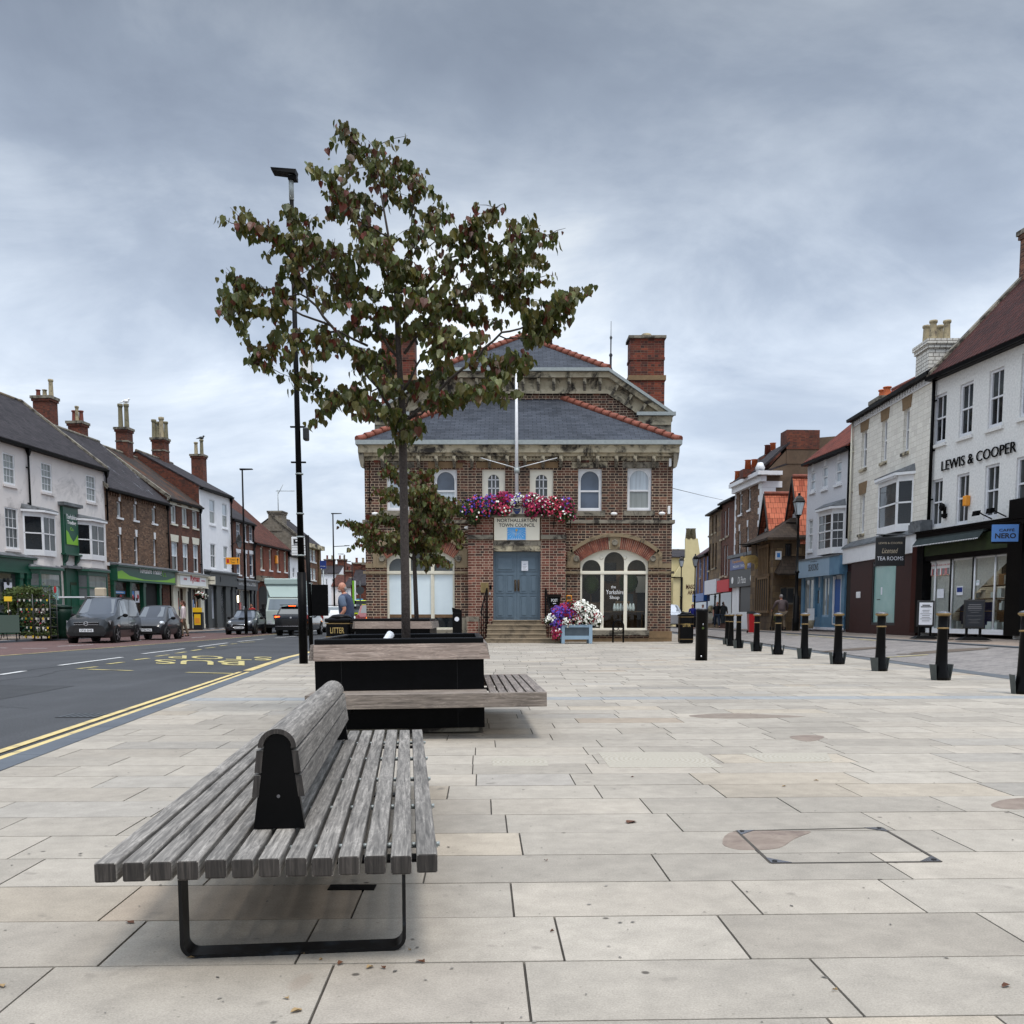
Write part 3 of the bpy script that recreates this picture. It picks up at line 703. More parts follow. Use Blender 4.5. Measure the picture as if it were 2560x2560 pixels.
# square drain under the bench
b=MB().mat('black_metal').box(-.09,.09,-.035,.035,-.01,.003)
tag(b.build('drain_grate',None,None,(-.62,3.62,0)),'small black drain grate in the slabs under the long timber bench','drain')
# iron stains and the three slabs with ring figure
plain('iron_stain',(.21,.165,.135),.8,0,(.29,.24,.2),9,bs=90,bst=.2,dirt=(.17,.13,.11)); plain('iron_stain_dark',(.21,.17,.14),.8,0,(.27,.23,.19),8)
def blob(b,pts,z):
    P=[gz(*p) for p in pts]; n=len(P); Q=[]
    for i in range(n):
        a,c,d_,e_=[Vector(P[(i+k)%n]) for k in (-1,0,1,2)]
        for t in (0,.33,.66): Q.append(.5*((2*c)+(-a+d_)*t+(2*a-5*c+4*d_-e_)*t*t+(-a+3*c-3*d_+e_)*t**3))
    b.extr([(p.x,p.y) for p in Q],'z',z-.003,z)
b=MB().mat('iron_stain'); blob(b,[(1363,1592),(1375,1572),(1420,1568),(1500,1568),(1530,1570),(1500,1582),(1470,1600),(1420,1604),(1385,1602)],.0016)
blob(b,[(1490,1390),(1520,1387),(1554,1389),(1545,1396),(1522,1399),(1500,1395)],.0016); blob(b,[(0,1405),(40,1402),(88,1404),(60,1412),(5,1412)],.0016) if False else None
blob(b,[(1870,1518),(1900,1508),(1960,1506),(1990,1520),(1930,1527),(1885,1525)],.0016)
b.mat('iron_stain_dark'); blob(b,[(1300,1350),(1380,1346),(1460,1349),(1520,1352),(1440,1355),(1340,1355)],.0014)
tag(b.build('paving_stain'),kind='structure')
m,nt,bb=newmat('ring_stone'); bb.inputs['Roughness'].default_value=.8
co_=coords(nt,'Object'); wv=N(nt,'ShaderNodeTexWave',wave_type='RINGS',rings_direction='Z'); wv.inputs['Scale'].default_value=9.; wv.inputs['Distortion'].default_value=2.5; wv.inputs['Detail'].default_value=3; nt.links.new(co_,wv.inputs['Vector'])
nt.links.new(mix(nt,1.,ramp(nt,wv.outputs['Fac'],[(.2,(.36,.33,.275)),(.6,(.41,.38,.325))]),ramp(nt,noise(nt,co_,60,4,.7),[(.3,.85),(.7,1.1)]),'MULTIPLY'),bb.inputs['Base Color'])
for A_,B_,C_,D_ in (((1128,1419),(1318,1419),(1365,1448),(1150,1448)),((1400,1421),(1560,1420),(1570,1437),(1445,1438)),((928,1430),(1030,1430),(1035,1445),(930,1445))):
    P=[gz(*p) for p in (D_,C_,B_,A_)]; c_=Vector((sum(p[0] for p in P)/4,sum(p[1] for p in P)/4)); o=MB().mat('ring_stone').extr([(p[0]-c_.x,p[1]-c_.y) for p in P],'z',-.003,.0012).build('paving_slab',None,None,(c_.x,c_.y,0)); tag(o,kind='structure')
# repaired strips, seams and a gully in the carriageway
plain('tar_patch',(.038,.04,.044),.9,0,(.055,.057,.06),3,bs=70,bst=.4); plain('tar_seam',(.02,.02,.022),.7)
b=MB().mat('tar_patch')
for P in (((-8.2,9.5),(-6.4,9.3),(-6.7,14.6),(-8.6,14.9)),((-12.6,17),(-10.8,17),(-10.9,19.4),(-12.7,19.5)),((-11.8,30),(-9.2,30),(-9.4,32),(-12,32))): b.face([(p[0],p[1],-.017) for p in P])
b.mat('tar_seam'); rq=random.Random(2)
def crack(x,y,dx,dy,n,w):
    for i in range(n):
        x2,y2=x+dx+rq.gauss(0,.06),y+dy+rq.gauss(0,.06); d_=Vector((x2-x,y2-y)).normalized(); nn=(-d_.y*w,d_.x*w); b.face([(x-nn[0],y-nn[1],-.0155),(x+nn[0],y+nn[1],-.0155),(x2+nn[0],y2+nn[1],-.0155),(x2-nn[0],y2-nn[1],-.0155)][::-1]); x,y=x2,y2
crack(-6.6,5,-.03,.35,60,.010); crack(-8.3,9.4,.35,-.01,6,.012); crack(-11,8,.1,.4,20,.006); crack(-5.6,11,-.2,.12,14,.006); crack(-9.3,14,-.05,.5,40,.012)
tag(b.build('road_patch'),kind='structure')
b=MB().mat('near_black').box(-.22,.22,-.2,.2,-.01,.002); b.mat('dark_granite')
for i in range(6): b.box(-.2+i*.07,-.17+i*.07,-.18,.18,.002,.006)
tag(b.build('road_gully',None,None,(-4.6,10.2,-.018)),'iron gully grate in the gutter beside the double yellow lines','drain')
# fallen leaves and grit
b=MB().mat('dead_leaf') if 'dead_leaf' in MATS else None
plain('dead_leaf',(.16,.07,.03),.8,0,(.08,.03,.015),30); plain('dead_leaf_pale',(.33,.24,.13),.8)
plain('grit',(.035,.03,.026),.95,0,(.3,.28,.25),9)
b=MB()
rl=random.Random(5)
LP=[gz(1190,1552),gz(245,1742),gz(1575,1870),gz(1030,1625)]+[gz(rl.uniform(350,820),rl.uniform(1790,1830)) for _ in range(9)]+[gz(rl.uniform(0,1932),rl.uniform(1400,1930)) for _ in range(9)]
for i,(x,y) in enumerate(LP):
    b.mat(rl.choice(['dead_leaf','dead_leaf_pale'])); s=rl.uniform(.006,.016) if i>0 else .035; a=rl.uniform(0,6.28)
    pts=[]
    for k_,(r_,h_) in enumerate([(1,.002),(.6,.008),(.5,.006),(1,.003),(.55,.01),(.6,.004)]):
        w_=a+k_*math.pi/3; pts.append((x+s*r_*math.cos(w_)*1.5,y+s*r_*math.sin(w_),.002+h_))
    c_=(x,y,.004)
    for k_ in range(6): b.face([c_,pts[k_],pts[(k_+1)%6]])
b.mat('grit')
for _ in range(520):
    yy=1.9+rl.random()**2*12; x=rl.uniform(xl(yy)+.1,min(xr(yy),yy*.6)); s=rl.uniform(.0015,.006); a=rl.uniform(0,3)
    b.face([(x+s*2*math.cos(a),yy+s*2*math.sin(a),.003),(x-s*math.sin(a),yy+s*math.cos(a),.004),(x-s*2*math.cos(a),yy-s*2*math.sin(a),.003),(x+s*math.sin(a),yy-s*math.cos(a),.003)])
tag(b.build('leaf_litter'),'dry leaves and grit scattered over the paving slabs','leaf litter',kind='stuff')

# ---------------------------------------------------------------- bench
BX,BY=gz(177,1628,.35); TH=R(6.2)
bench=thing('bench','long weathered grey timber bench with a central rounded backrest on black steel hoops','bench',(BX,BY,0),TH)
SZ=.35;SW=.0615;PT_=(.976-SW)/12; BL=3.12
for i in range(13):
    x0=i*PT_; o=MB().mat('bench_wood')
    zz=random.uniform(-.0015,.0015); y0=random.uniform(-.006,.006)
    if i in (5,6): # stop either side of the back: still run the full length below it
        pass
    o.bbox(x0,x0+SW,y0,BL+random.uniform(-.01,.01),SZ-.058+zz,SZ+zz,.005)
    s=o.build('slat',None,bench,(0,0,0))
    s.data.materials.append(MATS['bench_wood_end_shade'])
    for p in s.data.polygons:
        if p.normal.y<-.9: p.material_index=1
for yy in (.24,.86,1.48,2.10,2.72,):
    b=MB().mat('galv').tube([(.03,yy,SZ-.028),(.984,yy,SZ-.034)],.006,8); b.mat('galv')
    for i in range(13): b.lathe([(.007,-.0155),(.008,-.001)],8,((i+1)*PT_,yy,SZ-.028),'x')
    b.build('spacer_rod',None,bench)
def hoop(yy):
    # flat bar bent into an open U, bar width runs along the bench
    w=.085;x0,x1=.19,.88; r=.045;t=.011
    prof=[]
    def arc(cx,cz,rr,a0,a1,n=7): return [(cx+rr*math.cos(a0+(a1-a0)*i/n),cz+rr*math.sin(a0+(a1-a0)*i/n)) for i in range(n+1)]
    out=[(x0,SZ-.058)]+arc(x0+r,r,r,math.pi,1.5*math.pi)+arc(x1-r,r,r,1.5*math.pi,2*math.pi)+[(x1,SZ-.058)]
    inn=[(x0+t,SZ-.058)]+arc(x0+r,r,r-t,math.pi,1.5*math.pi)+arc(x1-r,r,r-t,1.5*math.pi,2*math.pi)+[(x1-t,SZ-.058)]
    b=MB().mat('worn_black'); b.smooth=False
    for i in range(len(out)-1):
        a,c,d,e=out[i],out[i+1],inn[i+1],inn[i]
        b.hexa([(a[0],yy,a[1]),(e[0],yy,e[1]),(e[0],yy+w,e[1]),(a[0],yy+w,a[1]),(c[0],yy,c[1]),(d[0],yy,d[1]),(d[0],yy+w,d[1]),(c[0],yy+w,c[1])])
    b.build('leg_frame',None,bench)
    MB().mat('black_metal').box(.02,.965,yy+.005,yy+w-.005,SZ-.068,SZ-.0585).build('cross_bar',None,bench)
hoop(.165); hoop(2.75)
# back: two tapered plates and rounded cap with two rails a side
cx_=.467
def plate(yy):
    prof=[(-.083,0),(.083,0),(.052,.215)]+[(.042*math.cos(a)*1.02,.268+.046*math.sin(a)) for a in [i*math.pi/10 for i in range(11)]]+[(-.052,.215)]
    MB().mat('black_gloss').extr([(cx_+p[0],SZ+.002+p[1]) for p in prof],'y',yy,yy+.03).mat('bollard_cap').lathe([(.006,yy-.003),(.006,yy)],8,(cx_,0,SZ+.11),'y').build('back_plate',None,bench)
plate(.385); plate(2.66)
b=MB().mat('bench_wood'); n=14; ro,ri=.062,.046
A=[(cx_+ro*math.cos(a),SZ+.272+ro*math.sin(a)) for a in [i*math.pi/n for i in range(n+1)]]
B=[(cx_+ri*math.cos(a),SZ+.272+ri*math.sin(a)) for a in [i*math.pi/n for i in range(n+1)]]
ya,yb=.375,2.72
for i in range(n):
    b.smooth=True; b.face([(A[i][0],ya,A[i][1]),(A[i+1][0],ya,A[i+1][1]),(A[i+1][0],yb,A[i+1][1]),(A[i][0],yb,A[i][1])][::-1]); b.face([(B[i][0],ya,B[i][1]),(B[i+1][0],ya,B[i+1][1]),(B[i+1][0],yb,B[i+1][1]),(B[i][0],yb,B[i][1])])
    b.smooth=False; b.mat('bench_wood_end_shade').face([(A[i][0],ya,A[i][1]),(A[i+1][0],ya,A[i+1][1]),(B[i+1][0],ya,B[i+1][1]),(B[i][0],ya,B[i][1])]); b.mat('bench_wood')
    b.face([(A[i][0],yb,A[i][1]),(B[i][0],yb,B[i][1]),(B[i+1][0],yb,B[i+1][1]),(A[i+1][0],yb,A[i+1][1])])
for s in (0,n): b.face([(A[s][0],ya,A[s][1]),(B[s][0],ya,B[s][1]),(B[s][0],yb,B[s][1]),(A[s][0],yb,A[s][1])])
b.build('back_cap',None,bench)
for sgn in (-1,1):
    for (z0,z1,o0,o1) in ((.188,.262,.054,.046),(.108,.180,.064,.055)):
        t=.021; P=[(cx_+sgn*o0,SZ+z0),(cx_+sgn*(o0+t),SZ+z0+.001),(cx_+sgn*(o1+t),SZ+z1),(cx_+sgn*o1,SZ+z1)]
        b=MB().mat('bench_wood').extr(P,'y',ya+random.uniform(0,.01),yb); s=b.build('back_rail',None,bench); s.data.materials.append(MATS['bench_wood_end_shade'])
        for p in s.data.polygons:
            if abs(p.normal.y)>.9: p.material_index=1

# ---------------------------------------------------------------- planters
def planter(loc,rz,sx_=1.,full=True,lab='',rot=None,zadd=0):
    e=thing('tree_planter',lab,'planter',loc,rot=rot or (0,0,rz),group='timber and black steel tree planters')
    W,D,Z=1.56*sx_,2.35*sx_,.80+zadd
    b=MB().mat('black_metal'); T=.03
    for (x0,x1,y0,y1) in ((0,W,0,T),(0,W,D-T,D),(0,T,T,D-T),(W-T,W,T,D-T)): b.box(x0,x1,y0,y1,.04,Z-.02)
    b.mat('stone_grey').box(.03,W-.02,.03,D-.03,0,.05)
    b.build('box',None,e)
    b=MB().mat('near_black')
    for x in (.24*W/1.56,1.31*W/1.56): b.box(x,x+.004,-.002,0,.05,Z-.1)
    b.build('panel_joint',None,e)
    b=MB().mat('black_gloss') # rim of pressed steel
    for (x0,x1,y0,y1) in ((0,W,0,.05),(0,W,D-.05,D),(0,.05,.05,D-.05),(W-.05,W,.05,D-.05)): b.bbox(x0,x1,y0,y1,Z-.02,Z+.045,.012)
    b.build('rim',None,e)
    MB().mat('soil').box(.05,W-.05,.05,D-.05,Z-.30,Z-.16).build('soil',None,e)
    # leaning cladding boards under the rim
    h0,h1=Z-.145,Z-.005; ou,to=.055,.012
    fr=MB().mat('plank_wood').hexa([(-.0,-ou-.02,h0),(W+ou,-ou-.02,h0),(W+ou,-ou+.02,h0),(-.0,-ou+.02,h0),(0,-to-.02,h1),(W+to,-to-.02,h1),(W+to,-to+.01,h1),(0,-to+.01,h1)]); fr.build('plank',None,e)
    for (a,c) in ((W+to,W+ou),):
        MB().mat('plank_wood_y').hexa([(c-.04,-ou+.025,h0),(c,-ou+.025,h0),(c,D,h0),(c-.04,D,h0),(a-.01,-to+.015,h1),(a+.02,-to+.015,h1),(a+.02,D,h1),(a-.01,D,h1)]).build('plank',None,e)
    MB().mat('plank_wood').hexa([(0,D+.0,h0),(W,D,h0),(W,D+ou,h0),(0,D+ou,h0),(0,D,h1),(W,D,h1),(W,D+to,h1),(0,D+to,h1)]).build('plank',None,e)
    MB().mat('plank_wood_y').hexa([(-ou-.0,0,h0),(-ou+.04,0,h0),(-ou+.04,D,h0),(-ou,D,h0),(-to-.02,0,h1),(-to+.01,0,h1),(-to+.01,D,h1),(-to-.02,D,h1)]).build('plank',None,e)
    if full:
        zs=.385
        # front seat: long slats and a deep front board
        x0,x1=-.02,W+.52
        b=MB().mat('seat_wood').bbox(x0,x1,-.47,-.42,zs-.122,zs,.004); s=b.build('front_board',None,e)
        for k in range(5):
            MB().mat('seat_wood').bbox(x0,W+.02,-.412+k*.083,-.412+k*.083+.072,zs-.03,zs-.001,.003).build('slat',None,e)
        # right seat: slats running back
        for k in range(6):
            MB().mat('plank_wood_y').bbox(W+.04+k*.079,W+.04+k*.079+.062,-.415,D*.9,zs-.03,zs-.001,.003).build('slat',None,e)
        MB().mat('plank_wood_y').bbox(W+.52-.045,W+.52,-.42,D*.9,zs-.122,zs,.004).build('side_board',None,e)
        MB().mat('plank_wood').bbox(W+.02,W+.52,D*.9,D*.9+.05,zs-.122,zs,.004).build('side_board',None,e)
        b=MB().mat('black_metal')
        for x in (.3,1.25): b.box(x,x+.05,-.42,0,zs-.16,zs-.125)
        for y in (.2,1.8): b.box(W,W+.46,y,y+.05,zs-.16,zs-.125)
        b.build('bracket',None,e)
        b=MB().mat('galv')
        for x in (.45,.55,1.15,1.25): b.lathe([(.008,-.006),(.008,0)],8,(x,0,zs-.15),'y')
        b.build('bolt',None,e)
    return e
pl1=planter((-1.735,8.42,0),0,.957,True,'near black steel tree planter with grey timber rim boards and wraparound slatted seat',rot=(0,-.011,R(3)))
pl2=planter((-3.05,18.6,0),R(1),.93,False,'smaller-looking timber-rimmed black planter farther back by the town hall',zadd=.15)
b=MB().mat('white_plain').tube([(-.02,-.07,-.12),(0,0,.02),(.04,.09,.10)],.042,12,True); b.mat('near_black').tube([(.036,.082,.092),(.042,.092,.102)],.03,12)
tag(b.build('watering_tube',None,None,(-1.32,10.0,.76)),'short white watering tube sticking out of the near planter soil','tube')

# ---------------------------------------------------------------- trees
def leafshape(b,o,dr,up,s,t):
    # heart-shaped drooping leaf folded along its midrib, tip along dr
    dr=dr.normalized(); sd=dr.cross(up).normalized(); nn=sd.cross(dr).normalized()
    P=lambda a,c,h: o+dr*a*s+sd*c*s+nn*h*s
    m=[P(0,0,0),P(.35,0,-.05),P(.72,0,-.08),P(1.12,0,-.20)]
    l=[P(-.08,.22,.05),P(.22,.46,.11),P(.62,.34,.06)]; r=[P(-.08,-.22,.05),P(.22,-.46,.11),P(.62,-.34,.06)]
    b.tint=t
    b.mesh(m+l+r,[(0,1,5,4),(1,2,6,5),(2,3,6),(1,0,7,8),(2,1,8,9),(3,2,9)])
def leaftint(rr,red):
    k=rr.random(); v=rr.uniform(.6,1.3)
    if k<red: c=rr.choice([(.10,.030,.014),(.09,.045,.012),(.14,.03,.016)])
    elif k<red+.35: c=(.10,.088,.014)
    elif k<.93: c=(.062,.078,.012)
    else: c=(.16,.17,.06)
    return tuple(x*v for x in c)
def tree(label,trunk,tr,limbs,lsize,dens,seed,rough_depth,red=.13,baseY=None,name='street_tree',twig=.25):
    rr=random.Random(seed)
    base=trunk[0]; e=thing(name,label,'tree',tuple(base))
    bb=Vector(base)
    b=MB().mat('bark'); b.tube([Vector(p)-bb for p in trunk],tr,10,True); b.build('trunk',None,e)
    lb=MB().mat('leaf'); br=MB().mat('bark_light')
    def foliage(pts,f0,dn):
        L=sum((pts[i+1]-pts[i]).length for i in range(len(pts)-1)); n=int(L*dn)
        seg=[]; acc=0
        for i in range(len(pts)-1): l=(pts[i+1]-pts[i]).length; seg.append((acc,acc+l,i)); acc+=l
        for _ in range(n):
            t=rr.uniform(f0,1.0)**.9*L
            for a,c,i in seg:
                if a<=t<=c+1e-6: p=pts[i].lerp(pts[i+1],(t-a)/max(c-a,1e-6)); d=(pts[i+1]-pts[i]).normalized(); break
            w=twig*.42
            o=p+Vector((rr.gauss(0,w*.28),rr.gauss(0,w*.42),rr.gauss(-.01,w*.19)))
            dr=Vector((rr.gauss(0,.34),rr.gauss(0,.34),-1)); up=Vector((rr.gauss(0,1),rr.gauss(-.6,1),.1))
            leafshape(lb,o,dr,up,lsize*rr.choice([.55,.8,1.,1.1,1.3])*rr.uniform(.85,1.12),leaftint(rr,red))
    for (pts,r0,f0,dn) in limbs:
        P=[Vector(p)-bb for p in pts]
        # subdivide with a little waver
        Q=[P[0]]
        for i in range(len(P)-1):
            for k in (1,2,3):
                p=P[i].lerp(P[i+1],k/3.)
                if not(i==len(P)-2 and k==3): p=p+Vector((rr.gauss(0,.012),rr.gauss(0,.02),rr.gauss(0,.012)))
                Q.append(p)
        br.tube(Q,[r0*(1-.8*i/(len(Q)-1)) for i in range(len(Q))],6,True)
        foliage(Q,f0,dens*dn*.72)
        # side twigs
        n=int(len(Q)*1.5)
        for _ in range(n):
            i=rr.randrange(int(len(Q)*max(.15,f0)),len(Q)); d=Vector((rr.gauss(0,.55),rr.gauss(0,1.0),rr.uniform(-.3,.65))).normalized()
            l=twig*rr.uniform(.5,1.3); T=[Q[i],Q[i]+d*l*.5,Q[i]+d*l+Vector((0,0,-l*.1))]
            br.tube(T,[.004,.003,.0015],5,False); foliage(T,.15,dens*dn*.62)
    br.build('branch',None,e); lb.build('crown',None,e,uv=False)
    return e
TY=9.75
rt=random.Random(21)
def tp(x,y,dy=0): 
    p=q('T',x,y); return atY(p[0],p[1],TY+dy)
trunk=[Vector((-1.08,TY,.60)),atY(765,1120,TY),atY(762,950,TY),atY(760,840,TY),tp(1000,1500),tp(985,1300),tp(975,1100),tp(965,900),tp(945,700),tp(905,470),tp(870,270)]
trr=[.047,.045,.043,.041,.036,.03,.026,.02,.015,.010,.006]
LM=[
 ([(985,1560),(870,1380),(740,1190),(640,1060),(520,920),(450,750),(420,620),(300,560),(120,530)],-.35,.58,1.),
 ([(640,1060),(480,990),(300,960),(160,930),(60,1000)],-.6,.35,1.5),
 ([(520,920),(380,880),(250,860),(140,850)],-.2,.3,1.5),
 ([(820,1160),(600,1080),(400,1100),(280,1170),(215,1230)],.35,.3,1.2),
 ([(975,1220),(860,1050),(700,900),(600,740),(540,640),(500,560),(430,500)],.25,.35,1.),
 ([(1000,1400),(880,1220),(720,1160),(560,1200),(420,1190)],-.45,.25,1.3),
 ([(950,1500),(840,1440),(700,1420),(540,1370),(370,1300)],.3,.35,1.1),
 ([(840,1440),(720,1430),(620,1450),(560,1520)],-.2,.2,1.5),
 ([(1010,1560),(1180,1400),(1380,1220),(1500,1110),(1660,1040),(1780,960),(1870,910)],-.3,.72,1.7),
 ([(1380,1220),(1450,1230),(1540,1240),(1640,1250)],-.5,.1,1.6),
 ([(1500,1110),(1620,1130),(1700,1090),(1780,1050)],-.1,.45,1.6),
 ([(1040,1530),(1200,1430),(1330,1390),(1460,1400)],-.5,.2,1.5),
 ([(1040,1500),(1150,1480),(1280,1440),(1420,1340),(1520,1290)],.25,.25,1.3),
 ([(1010,1200),(1130,1000),(1300,900),(1440,830),(1600,830),(1700,810)],.4,.3,1.3),
 ([(985,1050),(1120,900),(1230,750),(1320,650),(1400,560),(1480,450)],-.3,.4,1.1),
 ([(1320,650),(1450,680),(1550,600),(1660,580),(1750,590)],-.5,.2,1.25),
 ([(1300,900),(1430,780),(1560,720),(1690,700)],.1,.2,1.4),
 ([(1440,830),(1520,880),(1640,820)],.5,.1,1.3),
 ([(965,800),(1040,660),(1050,480),(1080,350),(1060,230)],.25,.15,1.2),
 ([(1000,1400),(1110,1200),(1200,1150),(1320,1120),(1420,1110)],-.6,.35,1.1),
 ([(970,900),(1060,850),(1100,810),(1165,770)],-.3,.3,.9),
 ([(990,1000),(1150,950),(1300,1010),(1470,1030)],.55,.3,1.3),
 ([(1060,660),(1180,630),(1290,580)],-.2,.2,1.1),
 ([(1100,600),(1150,500),(1220,480)],.3,.2,1.2),
 ([(930,600),(800,530),(700,420),(630,290)],-.3,.2,1.3),
 ([(905,470),(800,400),(680,390),(640,400)],.3,.2,1.3),
 ([(900,450),(940,330),(960,200)],.25,.15,1.4),
 ([(820,720),(680,690),(560,640),(520,640)],-.3,.1,1.2),
 ([(930,900),(760,830),(640,790)],.4,.15,1.5),
 ([(960,1010),(780,950),(640,940)],-.5,.15,1.4),
 ([(975,1130),(860,1090),(720,1060)],.3,.2,1.3),
 ([(870,270),(800,190),(740,110),(660,50)],0,0.,1.1),
 ([(870,270),(850,180),(870,130)],.1,.1,.8),
 ([(945,700),(860,600),(780,560)],.1,.1,1.5),
 ([(955,780),(900,700),(850,680)],-.3,.1,1.8),
 ([(960,850),(1020,780),(940,690)],-.5,.1,1.7),
 ([(970,1000),(1060,930),(1150,900)],-.6,.1,1.8),
 ([(975,1100),(1080,1050),(1200,1060),(1270,1080)],-.3,.15,1.5),
 ([(985,1300),(900,1240),(820,1210),(760,1200)],.5,.1,1.4),
 ([(990,1400),(920,1350),(860,1290)],-.6,.1,1.0),
 ([(1000,1500),(1080,1380),(1160,1290),(1230,1240)],.5,.3,1.0),
 ([(1000,1640),(1050,1590),(1080,1530)],-.25,.1,2.0),
 ([(1000,1620),(950,1560),(960,1500)],-.2,.2,.9),
 ([(870,1380),(820,1450),(820,1500)],-.4,.4,1.3),
]
limbs=[]
for pts,dy,f0,dn in LM:
    n=len(pts); P=[tp(x,y,dy*(i/(n-1.))**.8*1.15) for i,(x,y) in enumerate(pts)]
    L=sum((P[i+1]-P[i]).length for i in range(n-1)); limbs.append((P,.0045+.0062*L,f0,dn))
tree('young street tree with drooping green and reddish leaves growing from the near planter',trunk,trr,limbs,.063,LDEN,4,1.)
# second tree, in the farther planter
TY2=19.9
def tq(x,y,dy=0):
    p=q('HB',x,y); return atY(p[0],p[1],TY2+dy)
tr2=[Vector((tq(560,1640).x,TY2,.75)),tq(545,1300),tq(535,1040),tq(560,850),tq(620,640),tq(640,470),tq(640,380)]
L2=[([(540,1120),(380,960),(230,860),(100,830),(0,790)],-.5,.3),([(540,1100),(360,1000),(200,990),(100,900)],.5,.35),([(545,1050),(690,980),(760,930),(860,860)],.5,.3),([(550,1120),(640,1040),(680,1090),(760,1110)],-.4,.45),
 ([(560,850),(700,720),(840,690),(930,640)],-.5,.3),([(590,750),(700,640),(860,610)],.5,.2),([(560,900),(440,780),(300,760),(230,740)],.3,.25),([(620,640),(480,600),(380,560),(290,520)],-.3,.35),([(640,470),(520,440),(390,380),(310,330)],.2,.5),
 ([(640,470),(600,390),(640,370)],-.2,.1),([(620,640),(690,520),(720,440)],.3,.1),([(600,700),(560,560),(600,480)],-.5,.1),([(560,850),(640,830),(790,820),(880,840)],-.2,.2),([(550,950),(600,900),(760,980)],-.7,.1),([(550,1000),(420,900),(330,880)],-.7,.2),
 ([(640,600),(720,600),(780,560)],-.6,.1),([(560,860),(500,830),(480,740)],-.6,.1),([(545,1010),(640,960),(700,900)],.8,.1),([(545,1010),(460,980),(400,1000)],.8,.1),([(590,760),(640,740),(680,760)],-.7,.0),([(560,850),(560,780),(640,690)],.6,0.)]
lim2=[]
for pts,dy,f0 in L2:
    n=len(pts); P=[tq(x,y,dy*(i/(n-1.))*1.1) for i,(x,y) in enumerate(pts)]; lim2.append((P,.018,f0,1.25))
tree('smaller reddish-green street tree in the farther planter before the town hall wall',tr2,[.05,.045,.04,.032,.024,.014,.007],lim2,.078,LDEN*1.35,9,1.,red=.22,twig=.36)
# a short trunk foot under the second crown is hidden by the near trunk in the picture but stands in the planter
# ---------------------------------------------------------------- facades
def arc_pts(cx,cz,rx,rz,a0,a1,n): return [(cx+rx*math.cos(a0+(a1-a0)*i/n),cz+rz*math.sin(a0+(a1-a0)*i/n)) for i in range(n+1)]
def archloop(u0,u1,z0,zs,zt,n=10):
    # rectangle with a (segmental or round) arched head: ccw
    rx=(u1-u0)/2; cx=(u0+u1)/2
    return [(u0,z0),(u1,z0)]+arc_pts(cx,zs,rx,zt-zs,0,math.pi,n)
def panel(b,outer,holes,y=0.,depth=.14,hm=None):
    loops=[[Vector((p[0],p[1],0)) for p in outer]]+[[Vector((p[0],p[1],0)) for p in h] for h in holes]
    flat=[p for l in loops for p in l]
    tr=tessellate_polygon(loops)
    i=len(b.v); b.v+=[(p.x,y,p.y) for p in flat]
    for t in tr:
        a,c,d=[flat[k] for k in t]
        ar=(c-a).cross(d-a).z
        if abs(ar)<1e-9: continue
        f=list(t) if ar>0 else [t[0],t[2],t[1]]
        b.f.append([i+k for k in f]); b.m.append(b.cur); b.sm.append(False); b.t.append(None)
    old=b.cur
    if hm: b.mat(hm)
    for h in holes:
        ar=sum(h[k][0]*h[(k+1)%len(h)][1]-h[(k+1)%len(h)][0]*h[k][1] for k in range(len(h)))
        hh=h if ar>0 else h[::-1]
        for k in range(len(hh)):
            a=hh[k]; c=hh[(k+1)%len(hh)]
            b.face([(a[0],y,a[1]),(a[0],y+depth,a[1]),(c[0],y+depth,c[1]),(c[0],y,c[1])])
    b.cur=old
def rect(u0,u1,z0,z1): return [(u0,z0),(u1,z0),(u1,z1),(u0,z1)]
